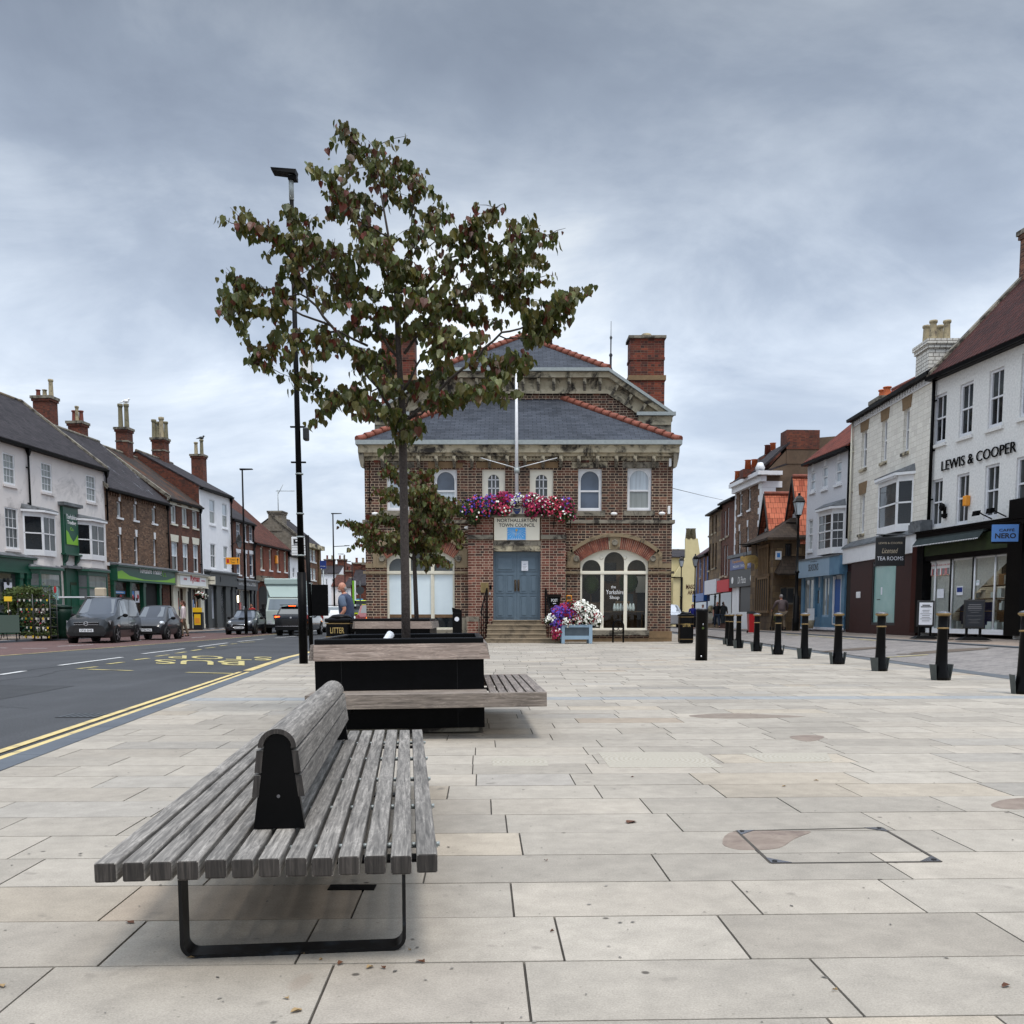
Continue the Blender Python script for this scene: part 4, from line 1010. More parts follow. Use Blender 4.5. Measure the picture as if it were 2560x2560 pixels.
class Bld:
    def __init__(s,name,label,cat,P0,P1,zg=0,group=None):
        s.P0=Vector((P0[0],P0[1])); s.P1=Vector((P1[0],P1[1])); d=(s.P1-s.P0); s.L=d.length; s.d=d.normalized(); s.n=Vector((-s.d.y,s.d.x))  # n points into the building
        s.zg=zg; s.E=thing(name,label,cat,(P0[0],P0[1],zg),math.atan2(s.d.y,s.d.x),group); s.holes=[]; s.todo=[]
    def m(s,C,cx,cy,off=0.):
        # point of the facade plane (moved off metres outwards) seen at this spot of the photograph
        r=ray(*q(C,cx,cy)); P=s.P0-s.n*off; t=(P.x*s.n.x+P.y*s.n.y)/(r.x*s.n.x+r.y*s.n.y)
        p=r*t; return ((Vector((p.x,p.y))-s.P0).dot(s.d), H+p.z-s.zg)
    def r4(s,C,xl_,xr_,yt,yb,off=0.):
        xm=(xl_+xr_)/2; ym=(yt+yb)/2
        return (s.m(C,xl_,ym,off)[0],s.m(C,xr_,ym,off)[0],s.m(C,xm,yb,off)[1],s.m(C,xm,yt,off)[1])
    def part(s,b,name,mat=None,parent=None): return b.build(name,mat,parent or s.E)
    def win(s,C,xl_,xr_,yt,yb,**k): 
        u0,u1,z0,z1=s.r4(C,xl_,xr_,yt,yb); s.winr(u0,u1,z0,z1,**k)
    def winr(s,u0,u1,z0,z1,glass='glass',cols=1,rows=1,frame='white_paint',sill='white_paint',lintel=None,lmat='white_paint',reveal=.12,rail=True,fw=.06,hole=True,curt=None,bar=.022,ln=(.0,.22)):
        if hole: s.holes.append(rect(u0,u1,z0,z1))
        ry=reveal
        b=MB().mat(frame); f=fw
        b.box(u0,u0+f,ry-.05,ry+.03,z0,z1).box(u1-f,u1,ry-.05,ry+.03,z0,z1).box(u0+f,u1-f,ry-.05,ry+.03,z1-f,z1).box(u0+f,u1-f,ry-.06,ry+.03,z0,z0+f*1.3)
        zm=(z0+z1)/2+.03
        if rail: b.box(u0+f,u1-f,ry-.042,ry+.03,zm-.028,zm+.028)
        for i in range(1,cols):
            x=u0+f+(u1-u0-2*f)*i/cols; b.box(x-bar/2,x+bar/2,ry-.015,ry+.025,z0+f,z1-f)
        if rows>1:
            for (a,c) in ((z0+f*1.3,zm-.028),(zm+.028,z1-f)) if rail else ((z0+f,z1-f),):
                for i in range(1,rows):
                    z=a+(c-a)*i/rows; b.box(u0+f,u1-f,ry-.014,ry+.024,z-bar/2,z+bar/2)
        w=s.part(b,'window')
        g=MB().mat(glass)
        if rail and curt:   # upper and lower sash differ
            g.box(u0+f,u1-f,ry+.008,ry+.016,zm,z1-f); g.mat(curt); g.box(u0+f,u1-f,ry+.008,ry+.016,z0+f,zm)
        else: g.box(u0+f,u1-f,ry+.008,ry+.016,z0+f,z1-f)
        s.part(g,'pane',None,w)
        if sill: 
            b=MB().mat(sill).hexa([(u0-.09,-.07,z0-.13),(u1+.09,-.07,z0-.13),(u1+.09,ry,z0-.13),(u0-.09,ry,z0-.13),(u0-.09,-.07,z0-.02),(u1+.09,-.07,z0-.02),(u1+.09,ry,z0),(u0-.09,ry,z0)]); s.part(b,'sill',None,w)
        if lintel=='key':
            um=(u0+u1)/2; b=MB().mat(lmat).hexa([(um-.09,-.035,z1+.01),(um+.09,-.035,z1+.01),(um+.09,.0,z1+.01),(um-.09,.0,z1+.01),(um-.13,-.035,z1+.42),(um+.13,-.035,z1+.42),(um+.13,0,z1+.42),(um-.13,0,z1+.42)]); s.part(b,'keystone',None,w)
        elif lintel=='flat':
            e,h=ln; b=MB().mat(lmat).hexa([(u0-e,-.02,z1+.002),(u1+e,-.02,z1+.002),(u1+e,.02,z1+.002),(u0-e,.02,z1+.002),(u0-e-.1,-.02,z1+h),(u1+e+.1,-.02,z1+h),(u1+e+.1,.02,z1+h),(u0-e-.1,.02,z1+h)]); s.part(b,'lintel',None,w)
        return w
    def shell(s,mat,ze,D=9.,zr=None,yr=None,zb=-.3,side=None,back=None,holes=None,depth=.14,top=None,hm=None):
        b=MB().mat(mat); L=s.L
        outer=top if top else rect(0,L,zb,ze)
        panel(b,outer,(holes or [])+s.holes,0,depth,hm)
        b.mat(side or mat); yr=yr or D/2; zr_=zr if zr else ze
        for u,fl_ in ((0,0),(L,1)):
            P=[(u,0,zb),(u,D,zb),(u,D,ze),(u,yr,zr_),(u,0,ze)] if zr else [(u,0,zb),(u,D,zb),(u,D,ze),(u,0,ze)]
            b.face(P if fl_ else P[::-1])
        b.mat(back or mat).face([(L,D,zb),(0,D,zb),(0,D,ze),(L,D,ze)])
        b.mat('interior').face([(0,.16,zb),(0,.16,ze-.01),(L,.16,ze-.01),(L,.16,zb)][::-1]) if False else None
        b.mat('near_black').face([(.02,D*.5,zb),(L-.02,D*.5,zb),(L-.02,D*.5,ze-.02),(.02,D*.5,ze-.02)])
        b.face([(.02,.02,ze-.03),(.02,D-.02,ze-.03),(L-.02,D-.02,ze-.03),(L-.02,.02,ze-.03)])
        s.ze=ze;s.zr=zr;s.D=D;s.yr=yr
        return s.part(b,'wall')
    def roof(s,mat,oh=.22,u0=-.03,u1=None,t=.10,gut='black_metal',ridge='stone_grey',verge=None,zl=0):
        L=s.L; u1=L+.03 if u1 is None else u1; k=(s.zr-s.ze)/s.yr; kb=(s.zr-s.ze)/(s.D-s.yr)
        b=MB().mat(mat)
        b.hexa([(u0,-oh,s.ze-k*oh+.02),(u1,-oh,s.ze-k*oh+.02),(u1,s.yr,s.zr+.02),(u0,s.yr,s.zr+.02),(u0,-oh,s.ze-k*oh+.02+t),(u1,-oh,s.ze-k*oh+.02+t),(u1,s.yr,s.zr+.02+t),(u0,s.yr,s.zr+.02+t)])
        b.hexa([(u0,s.yr,s.zr+.02),(u1,s.yr,s.zr+.02),(u1,s.D+oh,s.ze-kb*oh+.02),(u0,s.D+oh,s.ze-kb*oh+.02),(u0,s.yr,s.zr+.02+t),(u1,s.yr,s.zr+.02+t),(u1,s.D+oh,s.ze-kb*oh+.02+t),(u0,s.D+oh,s.ze-kb*oh+.02+t)])
        r=s.part(b,'roof')
        if ridge:
            b=MB().mat(ridge).tube([(u0,s.yr,s.zr+t+.02),(u1,s.yr,s.zr+t+.02)],.10,8); s.part(b,'ridge',None,r)
        if gut:
            z=s.ze-k*oh-.02; b=MB().mat(gut).extr([(-oh-.13,z+.06),(-oh-.11,z-.05),(-oh-.02,z-.06),(-oh+.03,z+.06)],'x',u0,u1)
            b.box(u0,u1,-oh+.02,0,z-.06,z-.03)
            s.part(b,'gutter')
        if verge:
            for u in verge:
                b=MB().mat('stone_grey').hexa([(u-.12,-oh,s.ze-k*oh),(u+.12,-oh,s.ze-k*oh),(u+.12,s.yr,s.zr),(u-.12,s.yr,s.zr),(u-.12,-oh,s.ze-k*oh+t+.14),(u+.12,-oh,s.ze-k*oh+t+.14),(u+.12,s.yr,s.zr+t+.14),(u-.12,s.yr,s.zr+t+.14)]); s.part(b,'verge')
        return r
    def pipe(s,u,z0,z1,mat='black_metal',hop=True,r=.05):
        b=MB().mat(mat).tube([(u,-.10,z0),(u,-.10,z1)],r,8)
        if hop: b.lathe([(.06,z1-.55),(.13,z1-.35),(.15,z1-.2),(.15,z1-.15)],4,(u,-.12,0),a0=math.pi/4,smooth=False)
        z=z0+.8
        while z<z1-.6: b.box(u-.08,u+.08,-.06,0,z,z+.05); z+=1.7
        return s.part(b,'downpipe')
    def chim(s,u,y,w,d,z0,z1,mat,pots,band=True,cap='stone_grey',parent=None,corb=True):
        b=MB().mat(mat).box(u-w/2,u+w/2,y-d/2,y+d/2,z0,z1)
        if corb: b.box(u-w/2-.06,u+w/2+.06,y-d/2-.06,y+d/2+.06,z1-.28,z1-.14); b.mat(cap).box(u-w/2-.11,u+w/2+.11,y-d/2-.11,y+d/2+.11,z1-.14,z1+.02)
        if band: b.mat(cap).box(u-w/2-.035,u+w/2+.035,y-d/2-.035,y+d/2+.035,z1-.95,z1-.85)
        c=s.part(b,'chimney',None,parent)
        for (du,dy_,r,h,pm) in pots:
            p=MB().mat(pm).lathe([(r*1.1,0),(r,.06),(r*.86,h*.8),(r*.88,h*.86),(r*1.12,h*.9),(r*1.1,h),(r*.7,h),(r*.65,h-.1)],14,(u+du,y+dy_,z1+.02)); s.part(p,'chimney_pot',None,c)
        return c
    def chp(s,C,x0,x1,yt,y,d,z0,mat,pots,**k):
        u0,z1=s.m(C,(x0+x1)/2,yt,-y); d=(q(C,x1,0)[0]-q(C,x0,0)[0])*.74*(s.P0.y+u0)/1800.; return s.chim(u0+.4,y,.8,d,z0,z1,mat,[(e_*.5,-a_*d*.62,r_*.68,h_,m_) for (a_,e_,r_,h_,m_) in pots],**k)
    def box(s,name,mat,u0,u1,y0,y1,z0,z1,parent=None): return s.part(MB().mat(mat).box(u0,u1,y0,y1,z0,z1),name,None,parent)
    def bay(s,C,xl_,xr_,yt,yb,can,proj=.55,canm='lead',glass=('glass','glass','glass'),cols=1,rows=1,fm='white_paint',name='bay_window',can_name='canopy',ang=.35,dentil=False):
        u0,u1,z0,z1=s.r4(C,xl_,xr_,yt,yb,proj*.8)
        # widen to the wall: front light narrower than the base
        s_=ang; P=[(u0-.1,0),(u0+s_*.8,-proj),(u1-s_*.8,-proj),(u1+.1,0)]
        b=MB().mat(fm); f=.075; base=z0+.28; head=z1-.22
        def wallseg(a,c,za,zb,th=.06):
            a=Vector(a);c=Vector(c);d=(c-a).normalized(); n=Vector((-d.y,d.x))*th
            b.hexa([(a.x,a.y,za),(c.x,c.y,za),(c.x+n.x,c.y+n.y,za),(a.x+n.x,a.y+n.y,za),(a.x,a.y,zb),(c.x,c.y,zb),(c.x+n.x,c.y+n.y,zb),(a.x+n.x,a.y+n.y,zb)])
        for i in range(3):
            a,c=P[i],P[i+1]; wallseg(a,c,z0,base); wallseg(a,c,head,z1)
            A=Vector(a);Cc=Vector(c); d=(Cc-A)
            for t0,t1 in ((0,.09 if i!=1 else .06),(1-(.09 if i!=1 else .06),1)): wallseg(A+d*t0,A+d*t1,base,head,.07)
            zm=(base+head)/2; wallseg(A,Cc,zm-.03,zm+.03,.05)
            k=cols[i] if isinstance(cols,(list,tuple)) else cols
            for j in range(1,k): t=j/k; wallseg(A+d*(t-.012),A+d*(t+.012),base,head,.045)
            for j in range(1,rows):
                for za,zb in ((base,zm),(zm,head)): z=za+(zb-za)*j/rows; wallseg(A,Cc,z-.012,z+.012,.045)
        w=s.part(b,name)
        for i in range(3):
            a=Vector(P[i]);c=Vector(P[i+1]); d=(c-a).normalized(); n=Vector((-d.y,d.x)); a1=a+n*.03;c1=c+n*.03
            g=MB().mat(glass[i]).hexa([(a1.x,a1.y,base),(c1.x,c1.y,base),(c1.x+n.x*.01,c1.y+n.y*.01,base),(a1.x+n.x*.01,a1.y+n.y*.01,base),(a1.x,a1.y,head),(c1.x,c1.y,head),(c1.x+n.x*.01,c1.y+n.y*.01,head),(a1.x+n.x*.01,a1.y+n.y*.01,head)])
            s.part(g,'pane',None,w)
        o=.14; Q=[(P[0][0]-o,0),(P[1][0]-o*.6,-proj-o),(P[2][0]+o*.6,-proj-o),(P[3][0]+o,0)]
        b=MB().mat(fm).extr([(x,y) for x,y in Q],'z',z1,z1+.10)
        if dentil:
            k=14
            for i in range(k): x=Q[1][0]+(Q[2][0]-Q[1][0])*(i+.2)/k; b.box(x,x+.05,-proj-o+.02,-proj-o+.10,z1-.07,z1)
        b.mat(canm).mesh([(x,y,z1+.10) for x,y in Q]+[(x,y,z1+.14) for x,y in Q]+[(Q[0][0]+.1,0,z1+.14+can),(Q[3][0]-.1,0,z1+.14+can)],[(0,1,5,4),(1,2,6,5),(2,3,7,6),(4,5,8),(5,6,9,8),(6,7,9)])
        s.part(b,can_name,None,w)
        # apron wall beneath fills to the soffit
        return w,(u0,u1,z0,z1),P

# ================================================================ TOWN HALL
YH=39.4
xa=atY(*q('HA',78,1300),YH).x; xb=atY(*q('HA',1838,1300),YH).x
hall=Bld('town_hall','Victorian brick town hall with blue double doors, slate roofs and stone bracketed cornice','building',(xa,YH),(xb,YH))
h=hall; m=lambda x,y,off=0: h.m('HA',x,y,off)
ZW=m(960,764)[1]
wins=[]
WD=[(200,327,812,1050,'glass_pale','glass_pale'),(472,604,812,1047,'glass_blue','glass_pale'),(748,880,812,1052,None,None),(1022,1157,812,1052,None,None),(1300,1436,808,1052,'glass_blue','glass_blue'),(1583,1722,803,1050,'glass_pale','glass_curtain')]
for (x0,x1,yt,yb,ga,gb) in WD:
    u0,u1,z0,z1=h.r4('HA',x0,x1,yt,yb); h.holes.append(rect(u0,u1,z0,z1)); ry=.16
    if ga:
        aw=.11; gl=archloop(u0+aw,u1-aw,z0+.13,z1-.09-(u1-u0-2*aw)/2,z1-.09,12)
        b=MB().mat('white_paint'); panel(b,rect(u0,u1,z0,z1),[gl],ry-.05,.07)
        b.box(u0,u1,ry+.02,ry+.03,z0,z1) if False else None
        zm=(z0+z1)/2-.04; b.box(u0+aw,u1-aw,ry-.035,ry+.02,zm-.035,zm+.035)
        b.box(u0-.0,u1,ry-.075,ry-.05,z0,z0+.09)
        for dx_ in (.13,u1-u0-.13): b.lathe([(.05,ry-.066),(.03,ry-.05)],12,(u0+dx_,0,z1-.12),'y')
        arc=arc_pts((u0+u1)/2,z1-.09-(u1-u0-2*aw)/2,(u1-u0-2*aw)/2+.05,(u1-u0-2*aw)/2+.05,0,math.pi,12); b.tube([(p[0],ry-.052,p[1]) for p in arc],.018,6)
        w=h.part(b,'window')
        g=MB().mat(ga).box(u0+.05,u1-.05,ry+.006,ry+.014,zm,z1-.04); g.mat(gb).box(u0+.05,u1-.05,ry+.006,ry+.014,z0+.04,zm); h.part(g,'pane',None,w)
    else:
        gu0,gu1=u0+.24,u1-.24; gz1=z1-.20; gl=archloop(gu0,gu1,z0+.25,gz1-(gu1-gu0)/2,gz1,12)
        b=MB().mat('cream_sign'); panel(b,rect(u0,u1,z0,z1),[gl],ry-.06,.07); b.mat('white_paint')
        for i in (1,2): x=gu0+(gu1-gu0)*i/3; b.box(x-.02,x+.02,ry-.04,ry,z0+.25,gz1-.03)
        for i in (1,2,3): z=z0+.25+(gz1-z0-.25)*i/3.6; b.box(gu0,gu1,ry-.04,ry,z-.02,z+.02)
        w=h.part(b,'window'); g=MB().mat('glass_mid').box(gu0-.03,gu1+.03,ry+.001,ry+.01,z0+.1,gz1+.03); h.part(g,'pane',None,w)
    b=MB().mat('stone_grey').box(u0-.14,u1+.14,-.06,ry,z0-.21,z0-.003); h.part(b,'sill',None,w)
LI=[(165,357,'stone_grey'),(437,636,'stone_lintel'),(715,910,'stone_lintel'),(987,1185,'stone_lintel'),(1265,1468,'stone_pale'),(1556,1762,'stone_grey')]
for x0,x1,mt in LI:
    u0,z1=m(x0,769); u1,z0=m(x1,806); h.box('lintel',mt,u0,u1,-.012,.05,z0+.005,z1)
# big arched windows
def bigarch(x0,x1,ysp,ytop,ybot,ga,gb,bl=False):
    u0=m(x0,1500)[0];u1=m(x1,1500)[0];zs=m(1510,ysp)[1];zt=m(1510,ytop)[1];z0=m(1510,ybot)[1]
    loop=archloop(u0,u1,z0,zs,zt,18); h.holes.append(loop); ry=.20; W=u1-u0
    ztr=m(1510,1406)[1]; f=.085
    a=[u0+f,u0+W*.30,u0+W*.355,u0+W*.64,u0+W*.695,u1-f]
    a=[u0+f,u0+W*.303,u0+W*.352,u0+W*.648,u0+W*.697,u1-f]
    holes=[]
    zl=zs+ (zt-zs)*.33; zc=zt-.10
    for i,(p,r_,top) in enumerate(((a[0],a[1],zt-.42),(a[2],a[3],zc),(a[4],a[5],zt-.42))):
        rr_=(r_-p)/2; holes.append(archloop(p,r_,ztr+.07,top-rr_,top,12)); holes.append(rect(p,r_,z0+.09,ztr-.07))
    b=MB().mat('cream_sign' if not bl else 'cream_paint'); panel(b,archloop(u0,u1,z0,zs,zt,18),holes,ry-.06,.07)
    b.box(u0,u1,ry-.10,ry-.061,ztr-.05,ztr+.05)
    for x in (a[1]+.025,a[3]+.025): b.box(x-.03+.0,x+.03+.02,ry-.085,ry-.061,z0,ztr-.05)
    b.box(u0,u1,ry-.10,ry-.061,z0,z0+.07)
    for dx_ in (a[1]+.03,a[3]+.03): b.lathe([(.075,ry-.075),(.05,ry-.085),(.03,ry-.07)],14,(dx_,0,zt-.33),'y')
    w=h.part(b,'window')
    for i,(p,r_) in enumerate(((a[0],a[1]),(a[2],a[3]),(a[4],a[5]))):
        g=MB().mat(ga).box(p-.02,r_+.02,ry+.002,ry+.01,ztr,zt-.02 if i==1 else zt-.38); h.part(g,'pane',None,w)
        g=MB().mat(gb).box(p-.02,r_+.02,ry+.002,ry+.01,z0+.02,ztr); h.part(g,'pane',None,w)
        if bl:
            zb=z0+(ztr-z0)*.27
            h.part(MB().mat('blind').box(p-.01,r_+.01,ry-.012,ry-.004,zb,ztr-.07),'blind',None,w)
            h.part(MB().mat('interior_wood').box(p-.01,r_+.01,ry-.014,ry-.004,zb-.13,zb),'shelf',None,w)
    h.part(MB().mat('stone_grey').box(u0-.25,u1+.05,-.12,ry,z0-.2,z0-.003),'sill',None,w)
    # brick arch ring, keystone, skewbacks, hood mould
    cx=(u0+u1)/2; rx=W/2; hh=zt-zs
    # circle through springing and crown
    Rr=(rx*rx+hh*hh)/(2*hh); cz=zt-Rr; half=math.asin(min(1,rx/Rr)); th=.50
    def ringpts(r,a): return (cx+r*math.sin(a),cz+r*math.cos(a))
    n=42
    for i in range(n):
        a0=-half*.96+2*half*.96*i/n; a1=a0+2*half*.96/n-.004
        key=abs((a0+a1)/2)<.075
        b=None
    b=MB().mat('chimney_red')
    for i in range(n):
        a0=-half*.97+2*half*.97*i/n; a1=a0+2*half*.97/n-.006
        if abs((a0+a1)/2)<.085: continue
        P=[ringpts(Rr+.01,a0),ringpts(Rr+.01,a1),ringpts(Rr+th,a1),ringpts(Rr+th,a0)]
        b.mat(random.choice(['ridge_tile','pot_red','ridge_tile'])).extr(P,'y',-.012,.04)
    b.mat('stone_pale').extr([ringpts(Rr+.01+.0,-half*.97+2*half*.97*i/n) for i in range(n+1)]+[ringpts(Rr+th,half*.97-2*half*.97*i/n) for i in range(n+1)],'y',.0-.004,.02)
    h.part(b,'brick_arch',None,w)
    b=MB().mat('stone_buff').extr([ringpts(Rr+.0,-.08),ringpts(Rr+.0,.08),ringpts(Rr+th+.02,.08),ringpts(Rr+th+.02,-.08)],'y',-.05,.02); b.mat('stone_grey').lathe([(.13,-.10),(.10,-.12),(.05,-.06)],16,ringpts(Rr+th*.52,0)[:1]+(0,)+ringpts(Rr+th*.52,0)[1:],'y'); h.part(b,'keystone',None,w)
    hm=[ringpts(Rr+th+.0,-half*1.02+2*half*1.02*i/24) for i in range(25)]; ho=[ringpts(Rr+th+.15,half*1.02-2*half*1.02*i/24) for i in range(25)]
    b=MB().mat('stone_buff').extr(hm+ho,'y',-.09,.02); 
    for sg in (-1,1):
        p=ringpts(Rr+th,sg*half*1.0); pi=ringpts(Rr,sg*half*.97); zb=m(1510,1378)[1]; xo=cx+sg*(rx+.42)
        xi=cx+sg*(rx+.01)
        P=[(xi,zb),(xi,zs),(pi[0],pi[1]),(p[0],p[1]),(xo,p[1]-.08),(xo,zb)]
        if sg<0: P=P[::-1]
        b.mat('stone_buff').extr(P,'y',-.06,.02); b.mat('stone_grey').lathe([(.13,-.105),(.10,-.12),(.05,-.07)],16,(cx+sg*(rx+.17),0,zb+.36),'y')
        b.mat('stone_buff').extr([(xo-.0*sg,zb),(xo-.0*sg,p[1]-.08),(p[0],p[1]),(p[0]+sg*.02,p[1]+.14),(xo+sg*.12,p[1]-.02),(xo+sg*.12,zb)][::-sg],'y',-.09,.02)
    h.part(b,'hood_mould',None,w)
    return w,(u0,u1,z0,ztr,a)
wl,_=bigarch(200,590,1330,1264,1735,'glass_mid','glass',True)
wr,IN=bigarch(1312,1703,1345,1272,1738,'glass_clear','glass_clear')
# wall shell of front block
D1=4.2
b=MB().mat('hall_brick'); pA=m(672,1200)[0];pB=m(1226,1200)[0]
panel(b,rect(0,h.L,-.2,ZW),h.holes,0,.2,'hall_brick')
b.mat('hall_brick').face([(0,0,-.2),(0,0,ZW),(0,D1,ZW),(0,D1,-.2)]).face([(h.L,0,-.2),(h.L,D1,-.2),(h.L,D1,ZW),(h.L,0,ZW)])
b.mat('interior').face([(0.3,3.2,-.1),(h.L-.3,3.2,-.1),(h.L-.3,3.2,ZW),(.3,3.2,ZW)]); b.face([(.1,.22,.35),(h.L-.1,.22,.35),(h.L-.1,3.3,.35),(.1,3.3,.35)]).face([(.1,.22,3.9),(.1,3.3,3.9),(h.L-.1,3.3,3.9),(h.L-.1,.22,3.9)])
b.face([(5.4,.22,0),(5.4,.22,4),(5.4,3.3,4),(5.4,3.3,0)]).face([(8.6,.22,0),(8.6,3.3,0),(8.6,3.3,4),(8.6,.22,4)])
b.face([(.25,.23,3.95),(h.L-.25,.23,3.95),(h.L-.25,.23,ZW-.05),(.25,.23,ZW-.05)])
h.part(b,'wall')
# shop display seen through right-hand window
u0,u1,z0,ztr,a=IN
sd=h.part(MB().mat('interior_wood').box(u0,u1,.35,.95,z0+.75,z0+.79).box(u0+.3,u0+.9,.4,.8,z0+.79,z0+1.15).box(u0+1.5,u0+2.1,.4,.8,z0+.79,z0+1.2).box(u0+.15,u0+.2,.5,.6,z0,z0+.75).box(u1-.2,u1-.15,.5,.6,z0,z0+.75).box(u0+1.2,u1-.1,2.6,2.9,z0,z0+2.6),'display_shelf')
b=MB().mat('white_plain')
for i in range(7): b.lathe([(.05,z0+.8),(.07,z0+.9),(.05,z0+1.02),(.03,z0+1.1)],8,(u0+1.45+i*.13,.36,0))
b.mat('dark_grey_paint').box(u1-1.1,u1-.55,.5,.54,z0+.85,z0+1.5); b.mat('cream_sign')
for i in range(4): b.lathe([(.06,z0+.8),(.07,z0+1.0),(.04,z0+1.1)],8,(u0+.2+i*.16,.6,0))
b.mat('charcoal_sign').box(u0+1.0,u0+1.75,2.55,2.59,z0+2.1,z0+2.9).mat('herb').ell((u0+.5,.8,z0+1.9),(.35,.3,.4)).ell((u1-.7,.9,z0+2.0),(.4,.3,.45)).mat('shop_lamp').ell((u0+1.2,1.8,3.7),(.07,.07,.05),8,6).ell((u0+2.7,1.8,3.7),(.07,.07,.05),8,6).mat('ceiling_lamp').box(u0+1.4,u0+2.2,1.6,2.2,3.84,3.87); b.mat('interior_wood').tube([(u0+.5,.8,z0+.6),(u0+.5,.8,z0+1.7)],.03,6)
b.mat('white_plain').box(u0+2.6,u0+3.2,2.5,2.55,z0+1.6,z0+2.3)
h.part(b,'shop_goods')
txt(h.E,'the',a[2]+.30,a[2]+.5,z0+1.72,z0+1.84,.195,'white_ink',ex=.001); txt(h.E,'Yorkshire',a[2]+.10,a[2]+.82,z0+1.48,z0+1.66,.195,'white_ink',ex=.001); txt(h.E,'Shop',a[2]+.25,a[2]+.65,z0+1.24,z0+1.42,.195,'white_ink',ex=.001)
# string course, impost bands, plinth
zc0=m(1500,1124)[1];zc1=m(1500,1104)[1]
h.part(MB().mat('stone_grey').box(-.10,pA,-.10,.0,zc0,zc1).box(-.10,0,0,D1,zc0,zc1),'string_course'); h.part(MB().mat('stone_grey').box(pB,h.L+.10,-.10,0,zc0,zc1).box(h.L,h.L+.10,0,D1,zc0,zc1),'string_course')
for (x0,x1) in ((78,200),(590,668),(1228,1312),(1703,1842)):
    ua=max(0,m(x0,1366)[0]); ub=min(h.L,m(x1,1366)[0])
    b=MB().mat('stone_buff').box(ua,ub,-.03,.03,m(900,1380)[1],m(900,1353)[1]).box(ua-(.1 if x0<100 else 0),ub+(.1 if x1>1800 else 0),-.09,.0,m(900,1413)[1],m(900,1399)[1]); h.part(b,'impost_band')
b=MB().mat('stone_lintel').box(-.05,pA,-.05,0,-.1,.42).box(pB,h.L+.05,-.05,0,-.1,.14).box(m(1705,1800)[0],h.L+.05,-.06,0,.14,.42); b.mat('hall_brick').box(pB,m(1705,1800)[0],-.02,0,.14,.38)
h.part(b,'plinth')
# cornice with brackets
zg=m(960,680)[1]; zt=m(960,655)[1]
b=MB().mat('stone_pale').box(-.05,h.L+.05,-.05,.02,ZW,zg-.30).box(-.20,h.L+.20,-.34,.02,zg-.30,zg-.0)
b.box(-.18,h.L+.18,-.20,.02,zg-.42,zg-.30)
b.box(h.L,h.L+.20,0,D1,zg-.30,zg).box(-.20,0,0,D1,zg-.3,zg).box(h.L,h.L+.05,0,D1,ZW,zg-.3).box(-.05,0,0,D1,ZW,zg-.3)
crn=h.part(b,'cornice')
bx=[178,282,384,487,589,690,791,893,994,1098,1200,1303,1410,1517,1624,1731]
bm_=None
for x in bx:
    u=m(x,730)[0]; z=zg-.42
    if bm_ is None:
        b=MB().mat('stone_pale').box(-.07,.07,-.30,-.05,-.22,0).mat('stone_grey').extr([(-.26,-.22),(-.06,-.22),(-.06,-.46),(-.12,-.44)],'x',-.06,.06); bm_=b.build('bracket',None,crn); bm_.location=(u,0,z); bm_.parent=crn
    else:
        c=bm_.copy(); COL.objects.link(c); c.parent=crn; c.location=(u,0,z)
for sx_,u in ((-1,0),(1,h.L)):
    h.part(MB().mat('stone_grey').extr([(u-.02*sx_,zg-.3),(u+.2*sx_,zg-.3),(u+.17*sx_,zg-.55),(u+.10*sx_,zg-.85),(u-.02*sx_,zg-.9)][::sx_],'y',-.30,.05),'corner_bracket',None,crn)
# scalloped frieze strips
b=MB().mat('stone_grey')
k=int(h.L/.13)
for i in range(k):
    u=i*.13; b.extr([(u,zg-.40),(u+.065,zg-.50),(u+.13,zg-.40)],'y',-.065,-.05)
b.mat('chimney_red')
for x in (148,630,1340): u=m(x,735)[0]; b.box(u-.16,u+.16,-.058,-.05,zg-.66,zg-.56)
h.part(b,'frieze',None,crn)
b=MB().mat('galv').box(-.28,h.L+.28,-.48,-.30,zg+.0,zt).box(h.L+.12,h.L+.28,-.3,D1,zg,zt).box(-.28,-.12,-.3,D1,zg,zt)
h.part(b,'gutter')
# lower hipped roof
zE=zt-.02; ov=.38; os_=.22; run=D1+.1+ov
ztop=atY(*q('HA',960,404),YH+D1)[2]; kx=run
A=[(-os_,-ov,zE),(h.L+os_,-ov,zE),(h.L+ov-kx,-ov+run,ztop),(-ov+kx,-ov+run,ztop)]
b=MB().mat('slate_blue').face(A).face([A[1],(h.L+os_,-ov+run,zE),A[2]]).face([A[0],A[3],(-os_,-ov+run,zE)]).face([(h.L+os_,-ov+run,zE),(-os_,-ov+run,zE),A[3],A[2]])
b.face([(-os_,-ov,zE),(-os_,-ov+run,zE),(h.L+os_,-ov+run,zE),(h.L+os_,-ov,zE)])
rf=h.part(b,'roof')
def hiptiles(P,Q,nt_,parent,sz=.17):
    P=Vector(P);Q=Vector(Q); L=(Q-P).length; n=max(2,int(L/nt_)); b=MB()
    for i in range(n):
        a=P.lerp(Q,i/n); c=P.lerp(Q,(i+.97)/n)
        b.mat('ridge_tile').tube([a+Vector((0,0,.05)),c+Vector((0,0,.02))],[sz*.9,sz*.78],8)
    h.part(b,'hip_tiles',None,parent)
hiptiles(A[0],A[3],.42,rf); hiptiles(A[1],A[2],.42,rf)
h.part(MB().mat('lead').box(A[3][0],A[2][0],A[2][1]-.05,A[2][1]+.02,ztop-.05,ztop+.12),'flashing',None,rf)
